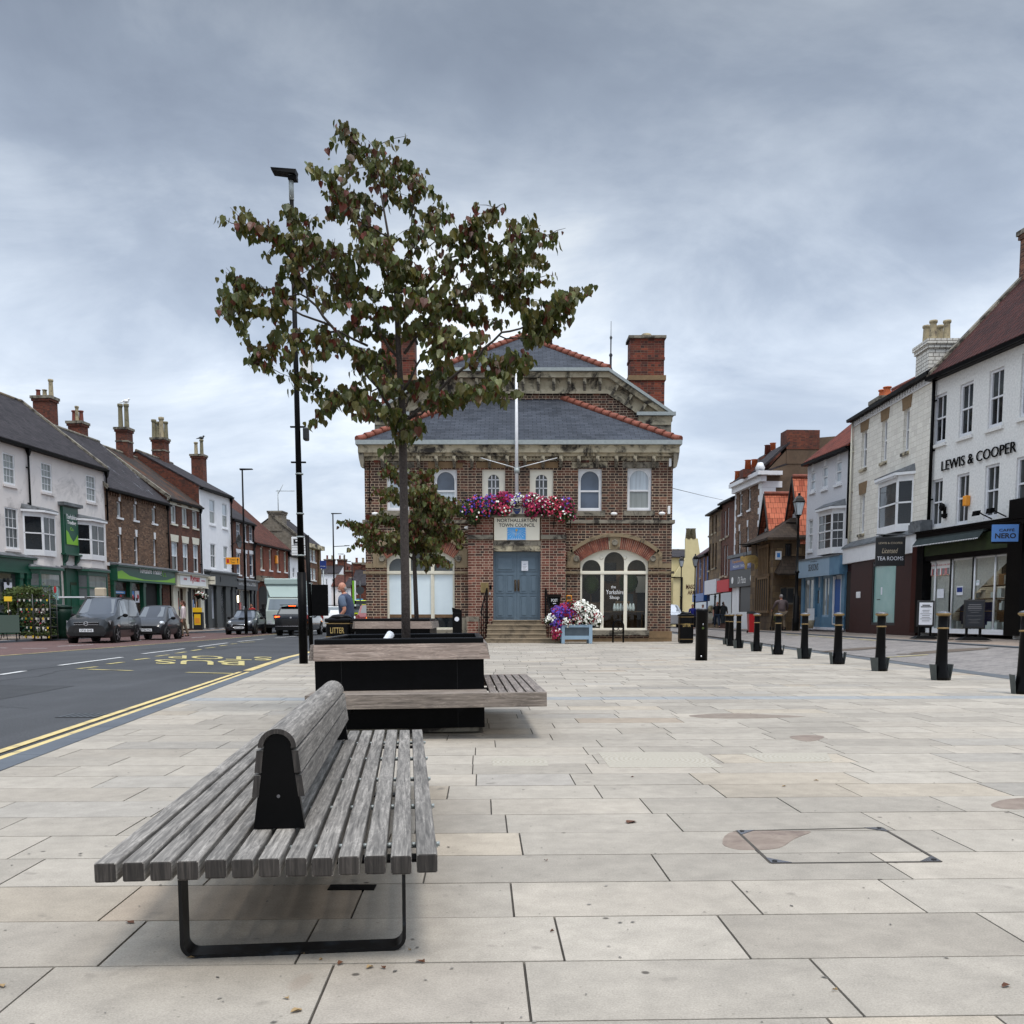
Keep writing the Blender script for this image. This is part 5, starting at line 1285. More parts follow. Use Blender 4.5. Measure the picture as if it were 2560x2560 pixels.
# rear block with half-hipped gable
Y2=YH+D1
def m2(x,y): p=atY(*q('HA',x,y),Y2); return (p.x-xa,p.z)
uL,zE2=m2(130,500); uR,_=m2(1835,500); uR-=.3; uL+=.3
uC=(m2(1450,245)[0]+m2(476,245)[0])/2
half2=(uR-uL)/2; uC=(uL+uR)/2; jw=(m2(1450,245)[0]-m2(476,245)[0])/2; zJ=m2(960,250)[1]
slope=(zJ-zE2)/(half2+.3-jw)
D2=16.; zRdg=zE2+slope*(half2+.3)
b=MB().mat('hall_brick')
top=[(uL,-.2),(uR,-.2),(uR,zE2-.1),(uC+jw-.05,zJ-.15),(uC-jw+.05,zJ-.15),(uL,zE2-.1)]
panel(b,top,[],D1,0); b.face([(uR,D1,-.2),(uR,D1+D2,-.2),(uR,D1+D2,zE2),(uR,D1,zE2)]).face([(uL,D1,-.2),(uL,D1,zE2),(uL,D1+D2,zE2),(uL,D1+D2,-.2)]).face([(uL,D1+D2,-.2),(uL,D1+D2,zE2),(uC,D1+D2,zRdg-.2),(uR,D1+D2,zE2),(uR,D1+D2,-.2)])
h.part(b,'wall')
o=.45; jr=zRdg-zJ; hipd=jr/slope
y0=D1-o
e=[(uC-half2-.3-.1,y0,zE2),(uC+half2+.3+.1,y0,zE2)]
JL=(uC-jw,y0,zJ);JR=(uC+jw,y0,zJ);RP=(uC,y0+jw*1.05,zRdg); RB_=(uC,D1+D2+.3,zRdg); EL=(uC-half2-.3,y0,zE2);ER=(uC+half2+.3,y0,zE2); ELb=(uC-half2-.3,D1+D2+.3,zE2);ERb=(uC+half2+.3,D1+D2+.3,zE2)
b=MB().mat('slate_blue').face([JL,JR,RP]).face([JR,ER,ERb,RB_,RP]).face([EL,JL,RP,RB_,ELb])
rf2=h.part(b,'roof')
hiptiles(JL,RP,.42,rf2);hiptiles(JR,RP,.42,rf2); hiptiles(RP,RB_,.45,rf2)
# raking cornice + brackets
b=MB().mat('stone_pale')
def rake(P,Q,d0,d1,y0_,y1_,bb):
    P=Vector(P);Q=Vector(Q); 
    bb.hexa([(P.x,y0_,P.z-d1),(Q.x,y0_,Q.z-d1),(Q.x,y1_,Q.z-d1),(P.x,y1_,P.z-d1),(P.x,y0_,P.z-d0),(Q.x,y0_,Q.z-d0),(Q.x,y1_,Q.z-d0),(P.x,y1_,P.z-d0)])
for P,Q in ((JL,JR),(JR,ER),(EL,JL)):
    rake(P,Q,.10,.34,D1-.38,D1,b); rake(P,Q,.34,.92,D1-.06,D1,b); rake(P,Q,.80,.98,D1-.12,D1-.06,b)
cr2=h.part(b,'cornice')
b=MB().mat('galv')
for P,Q in ((JL,JR),(JR,ER),(EL,JL)): rake(P,Q,-.04,.10,y0-.10,y0+.05,b)
for sg,E_ in ((1,ER),(-1,EL)):
    b.box(E_[0]-sg*1.6,E_[0]+sg*.12,y0-.12,y0+.05,zE2-.12,zE2+.03); b.tube([(E_[0]-sg*.5,D1-.3,zE2-.1),(E_[0]-sg*.6,D1-.1,zE2-.9),(E_[0]-sg*.7,D1-.12,zE2-1.4)],.07,8); b.box(E_[0]-.06,E_[0]+.06,y0,D1+D2,zE2-.12,zE2+.02)
h.part(b,'gutter')
for sg,E_ in ((1,ER),(-1,EL)):
    b=MB(); a_=E_[0]; b.mat('stone_grey').extr([(a_,zE2-.14),(a_-sg*.1,zE2-.8),(a_-sg*.45,zE2-1.25),(a_-sg*1.5,zE2-1.25),(a_-sg*1.5,zE2-.14)][::-sg],'y',D1-.35,D1); b.mat('stone_pale').extr([(a_-sg*.05,zE2-.12),(a_-sg*.05,zE2-.5),(a_-sg*1.5,zE2-.5),(a_-sg*1.5,zE2-.12)][::-sg],'y',D1-.40,D1-.35); h.part(b,'corner_bracket',None,cr2)
nb=11
def brk(u,z,rotk):
    c=bm_.copy(); COL.objects.link(c); c.parent=cr2; c.location=(u,D1,z); c.rotation_euler=(0,rotk,0); c.scale=(1,1,1.15)
for i in range(nb): brk(JL[0]+.35+(JR[0]-JL[0]-.7)*i/(nb-1),zJ-.36,0)
sa=math.atan(slope)
for i in range(4):
    t=(i+.7)/4.6
    for sg,P,Q in ((1,JR,ER),(-1,JL,EL)):
        u=P[0]+(Q[0]-P[0])*t; z=P[2]+(Q[2]-P[2])*t; brk(u-.0,z-.36,sg*sa)
# chimneys of the hall
def hch(x0,x1,yt,yb,Yc,lab):
    p0=atY(*q('HA',x0,300),Yc);p1=atY(*q('HA',x1,300),Yc); zt_=atY(*q('HA',x0,yt),Yc).z; zb_=atY(*q('HA',x0,yb),Yc).z
    zb2=atY(*q('HA',x0,300),Yc).z; zb1=atY(*q('HA',x0,272),Yc).z; zs_=atY(*q('HA',x0,182),Yc).z
    u0,u1=p0.x-xa,p1.x-xa; y=Yc-YH; d=1.1
    b=MB().mat('chimney_red').box(u0+.02,u1-.02,y,y+d,zb_-1.5,zb2).box(u0+.04,u1-.05,y+.03,y+d-.03,zb1,zs_).box(u0+.0,u1-.02,y,y+d,zs_,zs_+.12).box(u0+.03,u1-.04,y+.03,y+d-.03,zs_+.12,zt_-.1)
    b.mat('stone_lintel').box(u0-.05,u1+.04,y-.05,y+d+.05,zb2,zb1); b.mat('stone_grey').box(u0-.06,u1+.03,y-.06,y+d+.06,zt_-.1,zt_+.02); b.mat('pot_cream').lathe([(.28,0),(.24,.16),(.2,.2)],12,((u0+u1)/2,y+.5,zt_+.02))
    b.mat('lead').box(u0-.16,u0+.02,y-.01,y+.06,zb_+.6,zb2-.1)
    h.part(b,'chimney',None,rf2)
hch(1595,1800,45,480,YH+D1+2.0,'')
hch(166,366,45,480,YH+D1+2.0,'')
p=atY(*q('HA',1487,262),YH+7); b=MB().mat('dark_grey_paint').lathe([(.10,0),(.07,.15),(.10,.3),(.05,.45),(.05,.9),(.09,1.0),(.03,1.1),(.03,1.7),(.07,1.8),(.015,1.9),(.012,2.55)],8,(p.x-xa,7,p.z-.15)); h.part(b,'finial',None,rf2)
# ---- porch
PO=-.42; zcap0=h.m('HA',740,1215,.42)[1]; zcap1=h.m('HA',740,1190,.42)[1]; zpt=h.m('HA',740,1090,.42)[1]
def mp_(x,y): return h.m('HA',x,y,.42)
l0,l1=mp_(668,1500)[0],mp_(812,1500)[0]; r0,r1=mp_(1084,1500)[0],mp_(1228,1500)[0]
b=MB().mat('porch_brick').box(l0,l1,PO,-.001,-.1,zpt).box(r0,r1,PO,-.001,-.1,zpt); b.box(l1,r0,-.04,0,mp_(900,1225)[1],zpt)
h.part(b,'porch')
b=MB().mat('stone_grey').box(l0-.03,l1,PO-.09,0,zcap0,zcap1).box(r0,r1+.03,PO-.09,0,zcap0,zcap1).box(l0-.03,r1+.03,PO-.05,0,zpt,zpt+.14); h.part(b,'capital')
b=MB().mat('stone_grey').box(l1,r0,PO-.02,0,mp_(900,1252)[1],mp_(900,1224)[1]); b.mat('stone_pale').box(l1,r0,PO,0,mp_(900,1283)[1],mp_(900,1252)[1]); h.part(b,'lintel')
b=MB().mat('stone_grey').box(l0-.35,l0,PO,-.02,0,.98).box(l0-.08,l0+.45,PO-.25,PO,0,1.02); b.mat('porch_brick').box(l0-.05,l0+.42,PO-.26,PO-.01,.02,.82); h.part(b,'pedestal')
# doors
zd0=mp_(945,1679)[1]; zd1=mp_(945,1290)[1]; DY=-.16
for k,(a_,c_) in enumerate(((l1,(l1+r0)/2-.004),((l1+r0)/2+.004,r0))):
    b=MB().mat('door_blue').box(a_,c_,DY,DY+.06,zd0,zd1); W=c_-a_; mg=.13
    Hh=zd1-zd0
    rows=[(.045,.36,2),(.41,.67,2),(.73,.95,1)]
    for (p_,r_,nc) in rows:
        for i in range(nc):
            x0=a_+mg+(W-2*mg+.1)*i/nc; x1=x0+(W-2*mg+.1)/nc-.1
            z0_,z1_=zd0+Hh*p_,zd0+Hh*r_
            b.hexa([(x0,DY-.004,z0_),(x1,DY-.004,z0_),(x1,DY,z0_),(x0,DY,z0_),(x0,DY-.004,z1_),(x1,DY-.004,z1_),(x1,DY,z1_),(x0,DY,z1_)])
            for (s0,s1,t0,t1) in ((x0-.02,x1+.02,z0_-.02,z0_+.005),(x0-.02,x1+.02,z1_-.005,z1_+.02),(x0-.02,x0+.005,z0_,z1_),(x1-.005,x1+.02,z0_,z1_)): b.box(s0,s1,DY-.022,DY,t0,t1)
            b.bbox(x0+.06,x1-.06,DY-.026,DY-.003,z0_+.06,z1_-.06,.01)
    dr=h.part(b,'door')
    xh=c_-.10 if k==0 else a_+.02
    b=MB().mat('bronze').box(xh,xh+.085,DY-.03,DY,zd0+Hh*.43,zd0+Hh*.60).tube([(xh+.04,DY-.03,zd0+Hh*.45),(xh+.04,DY-.09,zd0+Hh*.47),(xh+.04,DY-.09,zd0+Hh*.56),(xh+.04,DY-.03,zd0+Hh*.58)],.016,8); h.part(b,'handle',None,dr)
b=MB().mat('door_blue').box(l1-.0,l1+.06,DY-.04,0,zd0,zd1).box(r0-.06,r0,DY-.04,0,zd0,zd1).box(l1,r0,DY-.04,0,zd1-.0,mp_(900,1284)[1]); b.mat('near_black').box(l1,r0,-.02,-.001,zd0-.2,zd1+.2); h.part(b,'door_frame')
u_,z_=mp_(975,1338); u2_,z2_=mp_(1013,1394)
no=MB().mat('paper').box(u_,u2_,DY-.03,DY-.026,z2_,z_).build('notice',None,None,(xa,YH,0)); tag(no,'white paper notice taped to the right leaf of the blue doors','notice')
t_=txt(no,'NOTICE',u_+.08,u2_-.08,z_-.16,z_-.11,DY-.031,'deep_blue',ex=.001)
b=MB().mat('black_ink')
for i in range(8): b.box(u_+.05,u2_-.05-.03*(i%3),DY-.0312,DY-.0302,z_-.22-i*.045,z_-.212-i*.045)
b.build('small_print',None,no)
# steps
b=MB().mat('step_stone'); n=5; zt_=zd0
lev=[mp_(945,y)[1] for y in (1679,)]
for i in range(n):
    z=zt_*(n-i)/n; y1=PO-.05-.34*i
    if i==0: x0,x1=l1-.02,r0+.02; y0=DY+.1
    elif i<n-1: x0,x1=h.m('HA',779,1750,1)[0],h.m('HA',1113,1750,1)[0]; y0=PO
    else: x0,x1=h.m('HA',779,1750,1)[0]-.05,h.m('HA',1190,1800,1.5)[0]; y0=PO
    b.box(x0,x1,y1-.34 if i else y1-.30,y0,0 if i else zt_-.19,z-.055); b.bbox(x0-.02,x1+.02,y1-.36 if i else y1-.33,y0,z-.055,z,.018)
h.part(b,'steps')
# sign board with crest, lettering and sundial (its own thing)
sg=thing('council_sign','cream council name board with a painted crest and a blue sundial above the doors','sign',(xa,YH,0))
u0,z1=mp_(816,1079);u1,z0=mp_(1080,1222); SY=PO-.03; cxs=(u0+u1)/2; bump_=mp_(945,1022)[1]
o_=[(u0,z0),(u1,z0),(u1,z1),(cxs+.52,z1),(cxs+.50,z1+.16),(cxs+.36,z1+.34),(cxs,bump_),(cxs-.36,z1+.34),(cxs-.50,z1+.16),(cxs-.52,z1),(u0,z1)]
b=MB().mat('cream_sign').extr(o_,'y',SY,SY+.05); b.build('board',None,sg)
b=MB().mat('stone_lintel')
for (a_,c_) in zip(o_,o_[1:]+o_[:1]): b.tube([(a_[0],SY,a_[1]),(c_[0],SY,c_[1])],.012,5)
b.build('edging',None,sg)
hh_=z1-z0
txt(sg,'NORTHALLERTON',u0+.13,u1-.13,z1-.26,z1-.12,SY-.001,'black_ink',bold=.012)
txt(sg,'TOWN COUNCIL',u0+.20,u1-.20,z1-.45,z1-.31,SY-.001,'black_ink',bold=.012)
d0,d1=mp_(893,1200)[0],mp_(998,1200)[0]; e0_,e1_=mp_(945,1219)[1],mp_(945,1148)[1]
b=MB().mat('dial_blue').box(d0,d1,SY-.035,SY,e0_,e1_); dl=b.build('sundial',None,sg)
b=MB().mat('white_ink'); pc=((d0+d1)/2,e1_-.10)
for i in range(13):
    a_=math.pi+math.pi*i/12; ca,sa_=math.cos(a_),math.sin(a_); r1,r2=.12,.36
    ax,az2=pc[0]+ca*r1,pc[1]+sa_*r1; bx_,bz=pc[0]+ca*r2,max(e0_+.07,pc[1]+sa_*r2); b.tube([(ax,SY-.037,az2),(bx_,SY-.037,bz)],.0035,4); b.box(bx_-.012,bx_+.012,SY-.038,SY-.036,bz-.02,bz)
b.box(d0+.03,d1-.03,SY-.038,SY-.036,e0_+.02,e0_+.032); b.build('hour_lines',None,dl)
MB().mat('gold_ink').lathe([(.05,SY-.05),(.04,SY-.035)],10,(pc[0],0,pc[1]),'y').tube([(pc[0],SY-.05,pc[1]),(pc[0]-.04,SY-.15,pc[1]-.26)],.009,5).build('gnomon',None,dl)
b=MB().mat('deep_blue').extr([(cxs-.14,z1+.30),(cxs-.14,z1+.18),(cxs-.07,z1+.08),(cxs,z1+.04),(cxs+.07,z1+.08),(cxs+.14,z1+.18),(cxs+.14,z1+.30),(cxs,z1+.26)][::1],'y',SY-.012,SY); b.mat('bollard_cap').box(cxs-.12,cxs+.12,SY-.02,SY-.012,z1+.19,z1+.215).ell((cxs,SY-.015,z1+.36),(.09,.02,.06)); b.mat('flower_violet').tube([(cxs-.22,SY-.01,z1+.10),(cxs-.24,SY-.01,z1+.25),(cxs-.15,SY-.01,z1+.38)],.014,5).tube([(cxs+.22,SY-.01,z1+.10),(cxs+.24,SY-.01,z1+.25),(cxs+.15,SY-.01,z1+.38)],.014,5)
b.build('crest',None,sg)
# flagpole
fp=thing('flagpole','tall white flagpole with two slanting stays rising in front of the town hall roof','flagpole',(xa,YH,0))
u,zt_=h.m('HA',945,235,.6); ub,zb_=h.m('HA',947,985,.6)
MB().mat('white_paint').tube([(ub,-.6,zb_),(u,-.6,zt_)],[.075,.05],12).build('pole',None,fp)
MB().mat('galv').lathe([(.11,-.1),(.11,.1)],10,(ub,-.6,h.m('HA',947,822,.6)[1])).build('collar',None,fp)
for x in (740,1180):
    ue,ze_=h.m('HA',x,747,0.3); MB().mat('white_paint').tube([(ub,-.6,h.m('HA',947,806,.6)[1]),(ue,-.32,ze_)],.018,6).build('stay',None,fp)
# small fittings on the hall, each its own thing
def fit(name,label,cat,C,x0,x1,y0,y1,mat,off=.04,bev=.01,grp=None,o=0.):
    u0,z1=h.m(C,x0,y0,o);u1,z0=h.m(C,x1,y1,o); k=MB().mat(mat).bbox(0,u1-u0,-off,0,0,z1-z0,bev).build(name,None,None,(xa+u0,YH-o,z0)); return tag(k,label,cat,grp),(u1-u0,z1-z0)
pq,(pw,ph)=fit('plaque','brass information plaque on the brickwork left of the blue doors','plaque','HA',740,785,1464,1522,'brass',o=.42)
b=MB().mat('bronze')
for i in range(7): b.box(.06,pw-.06-(i%2)*.05,-.043,-.04,.07+i*.05,.078+i*.05)
b.build('engraving',None,pq)
fit('intercom','black intercom box beside the left door edge','intercom','HA',790,803,1478,1504,'black_metal',o=.42)
fit('door_bell','round chrome bell push under the black intercom','bell','HA',787,797,1522,1534,'chrome',o=.42)
pb=thing('post_box','black wall letter box marked POST between the doors and right window','post box',(xa,YH,0)); OY=-.44
u0,z1=h.m('HA',1128,1546,.5);u1,z0=h.m('HA',1196,1596,.5)
MB().mat('black_gloss').bbox(u0,u1,OY-.16,OY,z0,z1,.02).build('box',None,pb)
MB().mat('black_gloss').extr([(OY-.20,z1-.01),(OY,z1-.01),(OY,z1+.11)],'x',u0-.04,u1+.04).build('lid',None,pb)
txt(pb,'POST',u0+.12,u1-.10,z1-.2,z1-.08,OY-.161,'white_ink',bold=.01); MB().mat('paper').box((u0+u1)/2-.05,(u0+u1)/2+.07,OY-.165,OY-.16,z0+.07,z0+.1).build('name_label',None,pb)
MB().mat('amber_plastic').bbox(0,.24,-.14,0,0,.36,.03).build('x',None,None)
bpy.data.objects.remove(bpy.data.objects['x'])
yb=thing('grit_box','amber plastic box on the wall behind the flower planter','box',(xa+h.m('HA',1232,1590,.1)[0],YH-.02,h.m('HA',1232,1590)[1]))
MB().mat('amber_plastic').bbox(0,.22,-.13,0,0,.38,.03).build('box',None,yb); MB().mat('bronze').box(.03,.19,-.134,-.13,.2,.34).build('door',None,yb)
gp=h.pipe(h.m('HA',1227,1300)[0],.3,h.m('HA',1227,1430)[1],'fascia_green',False,.045)
h.pipe(h.m('HA',105,1000)[0],zc1,ZW,'black_metal',False,.018)
for i,(x,y) in enumerate(((134,1070),(1505,1070),(1780,1068),(665,1150))):
    u,z=h.m('HA',x,y); k=MB().mat('white_plain').ell((0,-.1,0),(.14,.1,.07),12,8).box(-.04,.04,-.06,0,-.02,.05).build('wall_light',None,None,(xa+u,YH,z))
    tag(k,['round white wall light at the left end above the string course','round white wall light between the two right upper windows','round white wall light near the right corner of the town hall','small round white light on the brick at the left side of the porch'][i],'light','white lights on the town hall wall')
for i,(x,y) in enumerate(((1828,775),(1821,1048))):
    u,z=h.m('HA',x,y); k=MB().mat('white_plain').bbox(-.05,.05,-.12,0,-.16,.16,.015).build('alarm_sensor',None,None,(xa+min(u,h.L-.08),YH,z)); tag(k,['upper white sensor box at the right cornice corner of the hall','lower white sensor box by the string course at the right corner'][i],'sensor')
# handrails
def railing(x0,x1,ytop,lab):
    u=h.m('HA',x0,1700,1.6)[0]; ue=h.m('HA',x1,1700,.6)[0]; e=thing('handrail',lab,'handrail',(xa,YH,0),0,'handrails beside the town hall steps')
    MB().mat('black_metal').tube([(ue,-.5,0.3),(ue,-.5,2.1)],.035,8).tube([(ue,-.5,2.1),(ue,-.62,2.16),(u,-1.9,1.28),(u,-1.98,1.1)],.028,8).build('rail',None,e)
    for k in range(4):
        t=k/3.; MB().mat('black_metal').tube([(ue+(u-ue)*t,-.8-1.1*t,.0),(ue+(u-ue)*t,-.8-1.1*t,2.0-.8*t)],.02,6).build('bar',None,e)
railing(745,776,0,'black iron handrail on the left side of the entrance steps')
railing(1138,1113,0,'black iron handrail on the right side of the entrance steps')

# flowers
def flowerbed(name,label,cat,loc,blobs,seed,n,size,cols,parentname=None,leafy='herb_dark'):
    """blobs: (x,y,z,rx,ry,rz,weights) foliage mass of small leaves with small five-petal flowers on the surface"""
    rr=random.Random(seed); e=thing(name,label,cat,loc)
    lb=MB(); fb={c:MB().mat(c) for c in cols}
    for bi,(x,y,z,rx,ry,rz,wt) in enumerate(blobs):
        vol=rx*ry+ry*rz+rx*rz; k=int(n*vol)
        for i in range(k*2):
            d=Vector((rr.gauss(0,1),rr.gauss(0,1),rr.gauss(0,1))).normalized()*rr.uniform(.55,1.0)
            p=Vector((x+d.x*rx,y+d.y*ry,z+d.z*rz)); s=size*rr.uniform(.8,1.8); a=Vector((rr.gauss(0,1),rr.gauss(0,1),rr.gauss(0,1))).normalized(); c=a.cross(d).normalized()
            lb.mat('herb' if rr.random()<.35 else leafy); lb.face([p-a*s,p-c*s*.5,p+a*s,p+c*s*.5])
        for i in range(k):
            d=Vector((rr.gauss(0,1),rr.gauss(-.5,.9),rr.gauss(.2,1))).normalized()
            p=Vector((x+d.x*rx,y+d.y*ry,z+d.z*rz))*1.0+d*rr.uniform(-.05,.04); s=size*rr.uniform(.7,1.25)
            # colour patches are coherent
            cw=list(wt.items()); tot=sum(w_ for _,w_ in cw); r_=rr.random()*tot; ac=0
            for cc,w_ in cw:
                ac+=w_
                if r_<=ac: break
            if cc is None: continue
            n_=(d+Vector((rr.gauss(0,.35),rr.gauss(-.3,.3),rr.gauss(0,.35)))).normalized(); t=n_.orthogonal().normalized(); bt=n_.cross(t)
            q5=[]; B=fb[cc]; ct_=p+n_*s*.1
            for j in range(6):
                w_=j*math.pi/3; q5.append(p+(t*math.cos(w_)+bt*math.sin(w_))*s+n_*s*(.35 if j%2 else .15))
            for j in range(6): B.face([ct_,q5[j],q5[(j+1)%6]])
    lb.build('foliage',None,e)
    for c in cols:
        if fb[c].v: fb[c].build('flowers',None,e)
    return e
hb=lambda x,y,off=.7: (lambda r:(xa+r[0],YH-off,r[1]))(h.m('HA',x,y,off))
bl=[]
M_,W_,V_,P_,R_='flower_magenta','flower_white','flower_violet','flower_pink','flower_red'
for (x,y,r,wt) in ((665,1035,.42,{None:5,V_:1.2,P_:.5}),(700,1075,.42,{None:6,W_:.3,P_:.4}),(730,1010,.36,{None:3,V_:2,P_:1.5}),(770,1050,.38,{None:3,P_:1,V_:1}),(800,1005,.34,{M_:2,V_:2,None:1}),(835,1035,.34,{M_:3,W_:1.2,P_:1,None:1}),(865,985,.32,{M_:5,None:1.6}),(900,1000,.34,{M_:4,V_:1.2,None:1.2}),(880,1050,.30,{P_:2,W_:.8,None:1.8}),(925,1005,.22,{W_:3,V_:1,None:1}),(960,985,.2,{W_:3,V_:1.5,None:1}),(1000,1000,.26,{W_:1.6,M_:2,V_:1,None:1}),(1040,1000,.36,{M_:4,W_:.7,None:1.4}),(1035,1050,.34,{M_:3.5,P_:1,None:.8}),(1080,1015,.36,{M_:3,W_:.8,R_:1,None:1.4}),(1120,1040,.40,{M_:2,W_:.7,P_:1.2,None:2.4}),(1160,1020,.40,{R_:1.5,P_:1,None:2.5,W_:.4}),(1195,1045,.40,{None:3,P_:1,R_:1,W_:.4}),(1230,1020,.36,{None:2.5,M_:1.5,V_:.8}),(1250,1070,.34,{M_:1.3,None:2.5,W_:.5}),(1215,1085,.34,{None:3,P_:.8,W_:.5}),(640,1065,.32,{None:6,W_:.3}),(700,1110,.26,{None:6})):
    p=hb(x,y); bl.append((p[0]-xa,p[1]-YH,p[2]-5+.03,r*.92,.28,r*.85,wt))
fb_=flowerbed('flower_trough','long hanging trough of magenta, white and violet petunias above the town hall sign','flowers',(xa,YH,5),bl,3,620,.040,[M_,W_,V_,P_,R_])
b=MB().mat('black_metal'); 
for (x0,x1) in ((680,860),(1040,1230)): p0=hb(x0,1070,.75);p1=hb(x1,1070,.75); b.box(p0[0]-xa,p1[0]-xa,-.8,-.5,p0[2]-5,p0[2]-5+.15); 
for x in (712,1160,1255):
    p=hb(x,1100,.5); b.tube([(p[0]-xa,-.45,p[2]-5-.35),(p[0]-xa,-.95,p[2]-5+.1)],.02,5)
b.build('trough',None,fb_)
# planter box by the entrance
u0=gz(*q('HA',1204,1815)); u1=gz(*q('HA',1382,1815)); YP=(u0[1]+u1[1])/2; X0,X1=u0[0],u1[0]; ztp=atY(*q('HA',1290,1706),YP).z
px=thing('flower_planter','blue-grey square planter box overflowing with white, red and purple flowers beside the steps','planter',(X0,YP,0)); W=X1-X0
b=MB().mat('shop_blue_pale')
for x in (0,W-.13):
    for y in (0,W-.13): b.bbox(x,x+.13,y,y+.13,0,ztp,.01)
for z0_,z1_ in ((.16,.30),(ztp-.1,ztp)): b.box(.13,W-.13,.02,.1,z0_,z1_).box(.13,W-.13,W-.1,W-.02,z0_,z1_).box(.02,.1,.13,W-.13,z0_,z1_).box(W-.1,W-.02,.13,W-.13,z0_,z1_)
b.build('frame',None,px)
plain('panel_blue',(.075,.10,.125),.7,0,(.1,.13,.155),3)
MB().mat('panel_blue').box(.13,W-.13,.05,.09,.30,ztp-.1).box(.13,W-.13,W-.09,W-.05,.3,ztp-.1).box(.05,.09,.13,W-.13,.3,ztp-.1).box(W-.09,W-.05,.13,W-.13,.3,ztp-.1).mat('soil').box(.1,W-.1,.1,W-.1,ztp-.2,ztp-.12).build('panel',None,px)
fx=lambda x,y:(lambda p:(p.x-X0,.35,p.z-1.))(atY(*q('HA',x,y),YP+.35))
bl=[]
for (x,y,r,wt) in ((1190,1640,.34,{V_:4,M_:1,None:.6}),(1180,1700,.30,{V_:3,M_:2,None:.8}),(1225,1620,.32,{M_:4,V_:1,None:.8}),(1260,1650,.30,{R_:2,V_:2,M_:1,None:.8}),(1290,1610,.30,{R_:1,W_:3,None:.8}),(1320,1620,.34,{W_:3.2,R_:.4,None:2.4}),(1360,1630,.34,{W_:3.2,None:2.6}),(1395,1660,.32,{W_:4,R_:1,None:.8}),(1340,1670,.34,{W_:3,R_:.6,None:2.6}),(1290,1680,.28,{R_:2,W_:2,None:.8}),(1230,1690,.26,{W_:4,R_:1,None:.8}),(1180,1750,.24,{M_:3,R_:2,None:.8,W_:.5}),(1172,1775,.16,{M_:3,R_:2,None:1}),(1150,1670,.22,{W_:2,V_:1,None:2}),(1130,1680,.2,{W_:1.2,None:3}),(1410,1690,.2,{W_:4,None:1}),(1255,1590,.2,{None:2,R_:1}),(1330,1590,.2,{W_:2,None:1})):
    p=fx(x,y); bl.append((p[0],p[1]-.05,p[2],r*.9,.42,r*.8,wt))
flowerbed('bedding_flowers','white, red and purple trailing bedding flowers filling the blue-grey planter box','flowers',(X0,YP,1.),bl,8,900,.033,[M_,W_,V_,R_])
# bicycle stand
X0,Y0=gz(*q('HA',1500,1808)); X1,_=gz(*q('HA',1568,1810)); w_=X1-X0
bs=thing('bicycle_stand','black arched iron bicycle stand in front of the right-hand shop window','bike stand',(X0,Y0,0)); zt_=atY(*q('HA',1534,1678),Y0).z
MB().mat('black_gloss').tube([(0,0,0),(0,0,zt_*.72)]+[(w_/2-w_/2*math.cos(a*math.pi/10),0,zt_*.72+zt_*.26*math.sin(a*math.pi/10)) for a in range(1,10)]+[(w_,0,zt_*.72),(w_,0,0)],.035,8).build('hoop',None,bs)
b=MB().mat('black_gloss').tube([(0,0,zt_*.42),(w_,0,zt_*.42)],.02,6)
for cx in (w_*.27,w_*.73): b.tube([(cx+w_*.2*math.cos(a*math.pi/8),0,zt_*.62+w_*.2*math.sin(a*math.pi/8)) for a in range(17)],.012,5)
b.build('scroll',None,bs)
# black pillar by left window
X0,Y0=gz(*q('HA',580,1745)); Y0=37.6; p0=atY(*q('HA',578,1700),Y0); p1=atY(*q('HA',630,1700),Y0); zt_=atY(*q('HA',600,1622),Y0).z
bn=thing('litter_bin','slim black square litter bin standing against the left arched window','bin',(p0.x,Y0,0)); w_=p1.x-p0.x
MB().mat('black_gloss').bbox(0,w_,0,w_,0,zt_-.1,.03).build('body',None,bn); MB().mat('black_gloss').hexa([(0,0,zt_-.1),(w_,0,zt_-.1),(w_,w_,zt_-.1),(0,w_,zt_-.1),(-.02,0,zt_+.1),(w_,0,zt_),(w_,w_,zt_),(-.02,w_,zt_+.1)]).build('lid',None,bn); MB().mat('paper').lathe([(.09,-.012),(.09,-.005)],16,(.17,0,zt_-.35),'y').build('badge',None,bn)
# ================================================================ street furniture
plain('sleeve_grey',(.07,.08,.078),.7,0,(.1,.11,.105),9)
def bollard_proto():
    e=thing('bollard','','bollard',(0,0,0))
    Hb=1.12
    MB().mat('black_gloss').lathe([(.135,0),(.135,.05),(.125,.08),(.125,.12),(.105,.16),(.092,.3),(.078,Hb*.74),(.088,Hb*.75),(.088,Hb*.76),(.078,Hb*.77),(.078,Hb*.93),(.09,Hb*.955)],20).build('post',None,e)
    MB().mat('gold').lathe([(.080,Hb*.745),(.092,Hb*.75),(.092,Hb*.765),(.080,Hb*.77)],20).lathe([(.085,Hb*.935),(.115,Hb*.955),(.117,Hb*.972),(.10,Hb*.978)],20).build('band',None,e)
    MB().mat('bollard_cap').lathe([(.112,Hb*.974),(.10,Hb*.985),(.07,Hb*.998),(.03,Hb*1.006),(.003,Hb*1.008)],20).build('cap',None,e)
    for c_,hw in ((math.pi*1.02,.62),(.15,.45)):
        b=MB().mat('sleeve_grey'); n=6; A=[c_-hw+2*hw*k/n for k in range(n+1)]
        for a,d_ in zip(A,A[1:]):
            b.hexa([(.15*math.cos(t),.15*math.sin(t),0) for t in (a,d_)]+[(.138*math.cos(t),.138*math.sin(t),0) for t in (d_,a)]+[(.185*math.cos(t),.185*math.sin(t),.26) for t in (a,d_)]+[(.170*math.cos(t),.170*math.sin(t),.26) for t in (d_,a)])
        b.build('base_sleeve',None,e)
    return e
